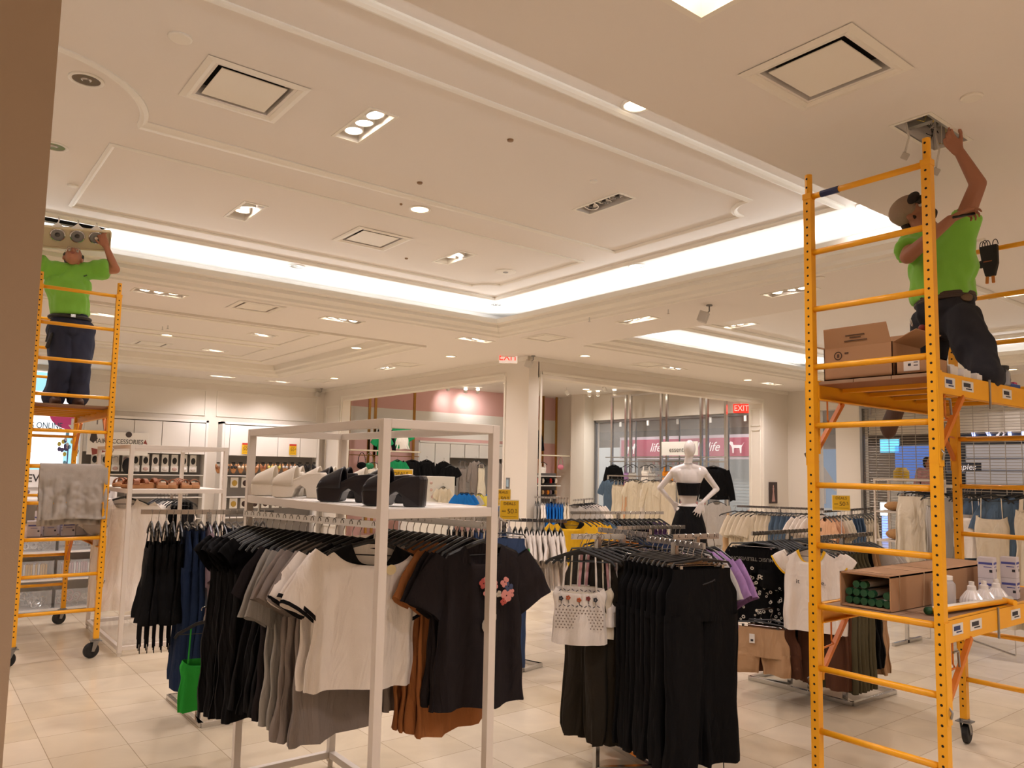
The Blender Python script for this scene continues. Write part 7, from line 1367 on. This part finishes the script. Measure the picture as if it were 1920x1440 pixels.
# things behind the grille
NEON = mat('neon_blue', '8fa6ff', .4, emit='9fb2ff', es=5)
xg = 19.5; t = thing('neon_sign', 'blue and white neon letter strokes behind the roller grille', 'neon sign', (xg, atX(1860, 812, xg).y, atX(1860, 812, xg).z)); b = MB(); b.bb(xg+.05, xg+.1, atX(1960, 812, xg).y, atX(1790, 812, xg).y, atX(1860, 826, xg).z, atX(1860, 798, xg).z); b.build('backing', mat('neon_back', '262a33', .5), t)
for q0_, q1_ in (((1822, 801), (1827, 822)), ((1846, 801), (1858, 822)), ((1891, 797), (1894, 820)), ((1917, 797), (1920, 820))): b = MB(); b.tube([atX(*q0_, xg), atX(*q1_, xg)], .035, 8); b.build('neon_tube', NEON, t)
b = MB(); b.tube([atX(1870, 818, xg), atX(1876, 808, xg), atX(1884, 812, xg), atX(1878, 820, xg), atX(1868, 816, xg)], .02, 6); b.build('white_stroke', FW_, t)
for px, py, w_, h_, c_, es, lb in [(1668, 836, .5, .35, '5fb4e6', 1.6, 'small bright blue screen high behind the grille'), (1713, 868, .95, .9, '4f6fb8', .5, 'blue poster panel behind the grille beside the dark-haired person'), (1808, 876, .8, .22, '3a3a44', 0, 'dark shop panel with a white scribbled word behind the grille'), (1905, 848, 2.2, .35, 'a8a2a4', .2, 'top grey slatted panel at the far right behind the grille'), (1905, 872, 2.2, .35, 'a8a2a4', .2, 'middle grey slatted panel at the far right behind the grille'), (1905, 895, 2.2, .35, 'a8a2a4', .2, 'lowest grey slatted panel at the far right behind the grille'), (1663, 955, .35, .35, 'ffffff', 2.5, 'small bright white light panel low behind the grille'), (1663, 993, .25, .7, '7fa0ff', 2, 'narrow blue and orange lit panel behind the woven bags'), (1695, 990, .3, .5, 'e6f0ff', 1.5, 'small pale lit panel behind the woven bags')]:
    p = atX(px, py, 21); t = thing('display_screen', lb, 'panel', (21, p.y, p.z), math.radians(-90)); b = MB(); b.box((0, 0, 0), (w_, .03, h_)); b.build('face', mat('panel_'+c_, c_, .4, emit=c_ if es else None, es=es), t, local=True)
    b = MB(); b.box((0, .03, 0), (w_+.06, .03, h_+.06)); b.build('surround', STEEL, t, local=True)
    if 'scribbled' in lb: T(t, 'staples', .2, FW_, 0, 0, .02, shear=.2)
b = MB(); b.bb(21.3, 21.5, -6, 9.6, 0, 2.6); tag(b.build('dark_shop_front', mat('dark_front', '2d2a2c', .5)), 'dark shop front across the mall behind the grille', 'shop front')
p = atX(1690, 890, 17.5); b = MB(); b.bb(17.3, 17.7, p.y-.2, p.y+.2, 0, p.z-.15); b.mi(1); b.lathe([(.16, 0), (.16, .22), (.1, .3)], (17.5, p.y, p.z-.15), 16); tag(b.build('kiosk_jar', [PLW, YS]), 'kiosk block with a yellow tub on top behind the grille', 'kiosk')
# shelf unit with woven bags before the grille
WX = 9.6; s0, s1_ = atX(1641, 955, WX), atX(1700, 955, WX); t = thing('shelf_unit', 'cream metal shelf unit with woven bags before the grille', 'shelf unit', (WX, s0.y, 0)); zz = [atX(1660, 958, WX).z, atX(1660, 1012, WX).z-.0, .5]; ztop = atX(1645, 897, WX).z
for y in (s0.y, s1_.y-.3):
    for x in (WX, WX+.35): b = MB(); b.bar((x, y, 0), (x, y, ztop), .022, .022, upv=(1, 0, 0)); b.build('post', WHITE_METAL, t)
for z in zz: b = MB(); b.bb(WX-.01, WX+.36, s1_.y-.3, s0.y, z-.02, z); b.build('shelf', WHITE_METAL, t)
b = MB(); b.bb(WX-.01, WX+.36, s1_.y-.3, s0.y, ztop-.02, ztop); b.build('top_bar', WHITE_METAL, t)
STRAW = mat('straw', 'b98d5c', .9, bump=.9, bscale=90, var=.2, vscale=30)
for i, (z, dy, r, lb) in enumerate([(zz[0], .17, .13, 'shiny gold and straw bag on the upper cream shelf'), (zz[0], .42, .15, 'plain woven bag on the upper cream shelf'), (zz[1], .2, .15, 'brown straw hat lying on the lower cream shelf, left'), (zz[1], .45, .14, 'beige straw bag on the lower cream shelf, right')]):
    b = MB(); b.ell((WX+.17, s0.y-dy, z+r*.45), (.13, r, r*.45), 16, 8); tag(b.build('woven_bag', STRAW, None, smooth=True), lb, 'bag')
# wire table legs right of the middle
for i, (px0, py0, px1, py1) in enumerate([(1699, 1196, 1745, 1198)]):
    a = at(px0, py0, 0); c = at(px1, py1, 0); t = thing('wire_stand', 'thin chrome wire stand on the floor behind the lower deck', 'stand', a); b = MB(); b.tube([a+EZ*.42, a+EZ*.008, c+EZ*.008, c+EZ*.42, a+EZ*.42], .006, 6); b.build('wire_frame', CHROME, t)
a = at(1806, 1195, 0); c = at(1905, 1230, 0); t = thing('wire_stand', 'low chrome wire stand on the floor at the right edge', 'stand', a); b = MB(); b.tube([a+EZ*.3, a+EZ*.008, c+EZ*.008, c+EZ*.3], .006, 6); b.build('wire_frame', CHROME, t)
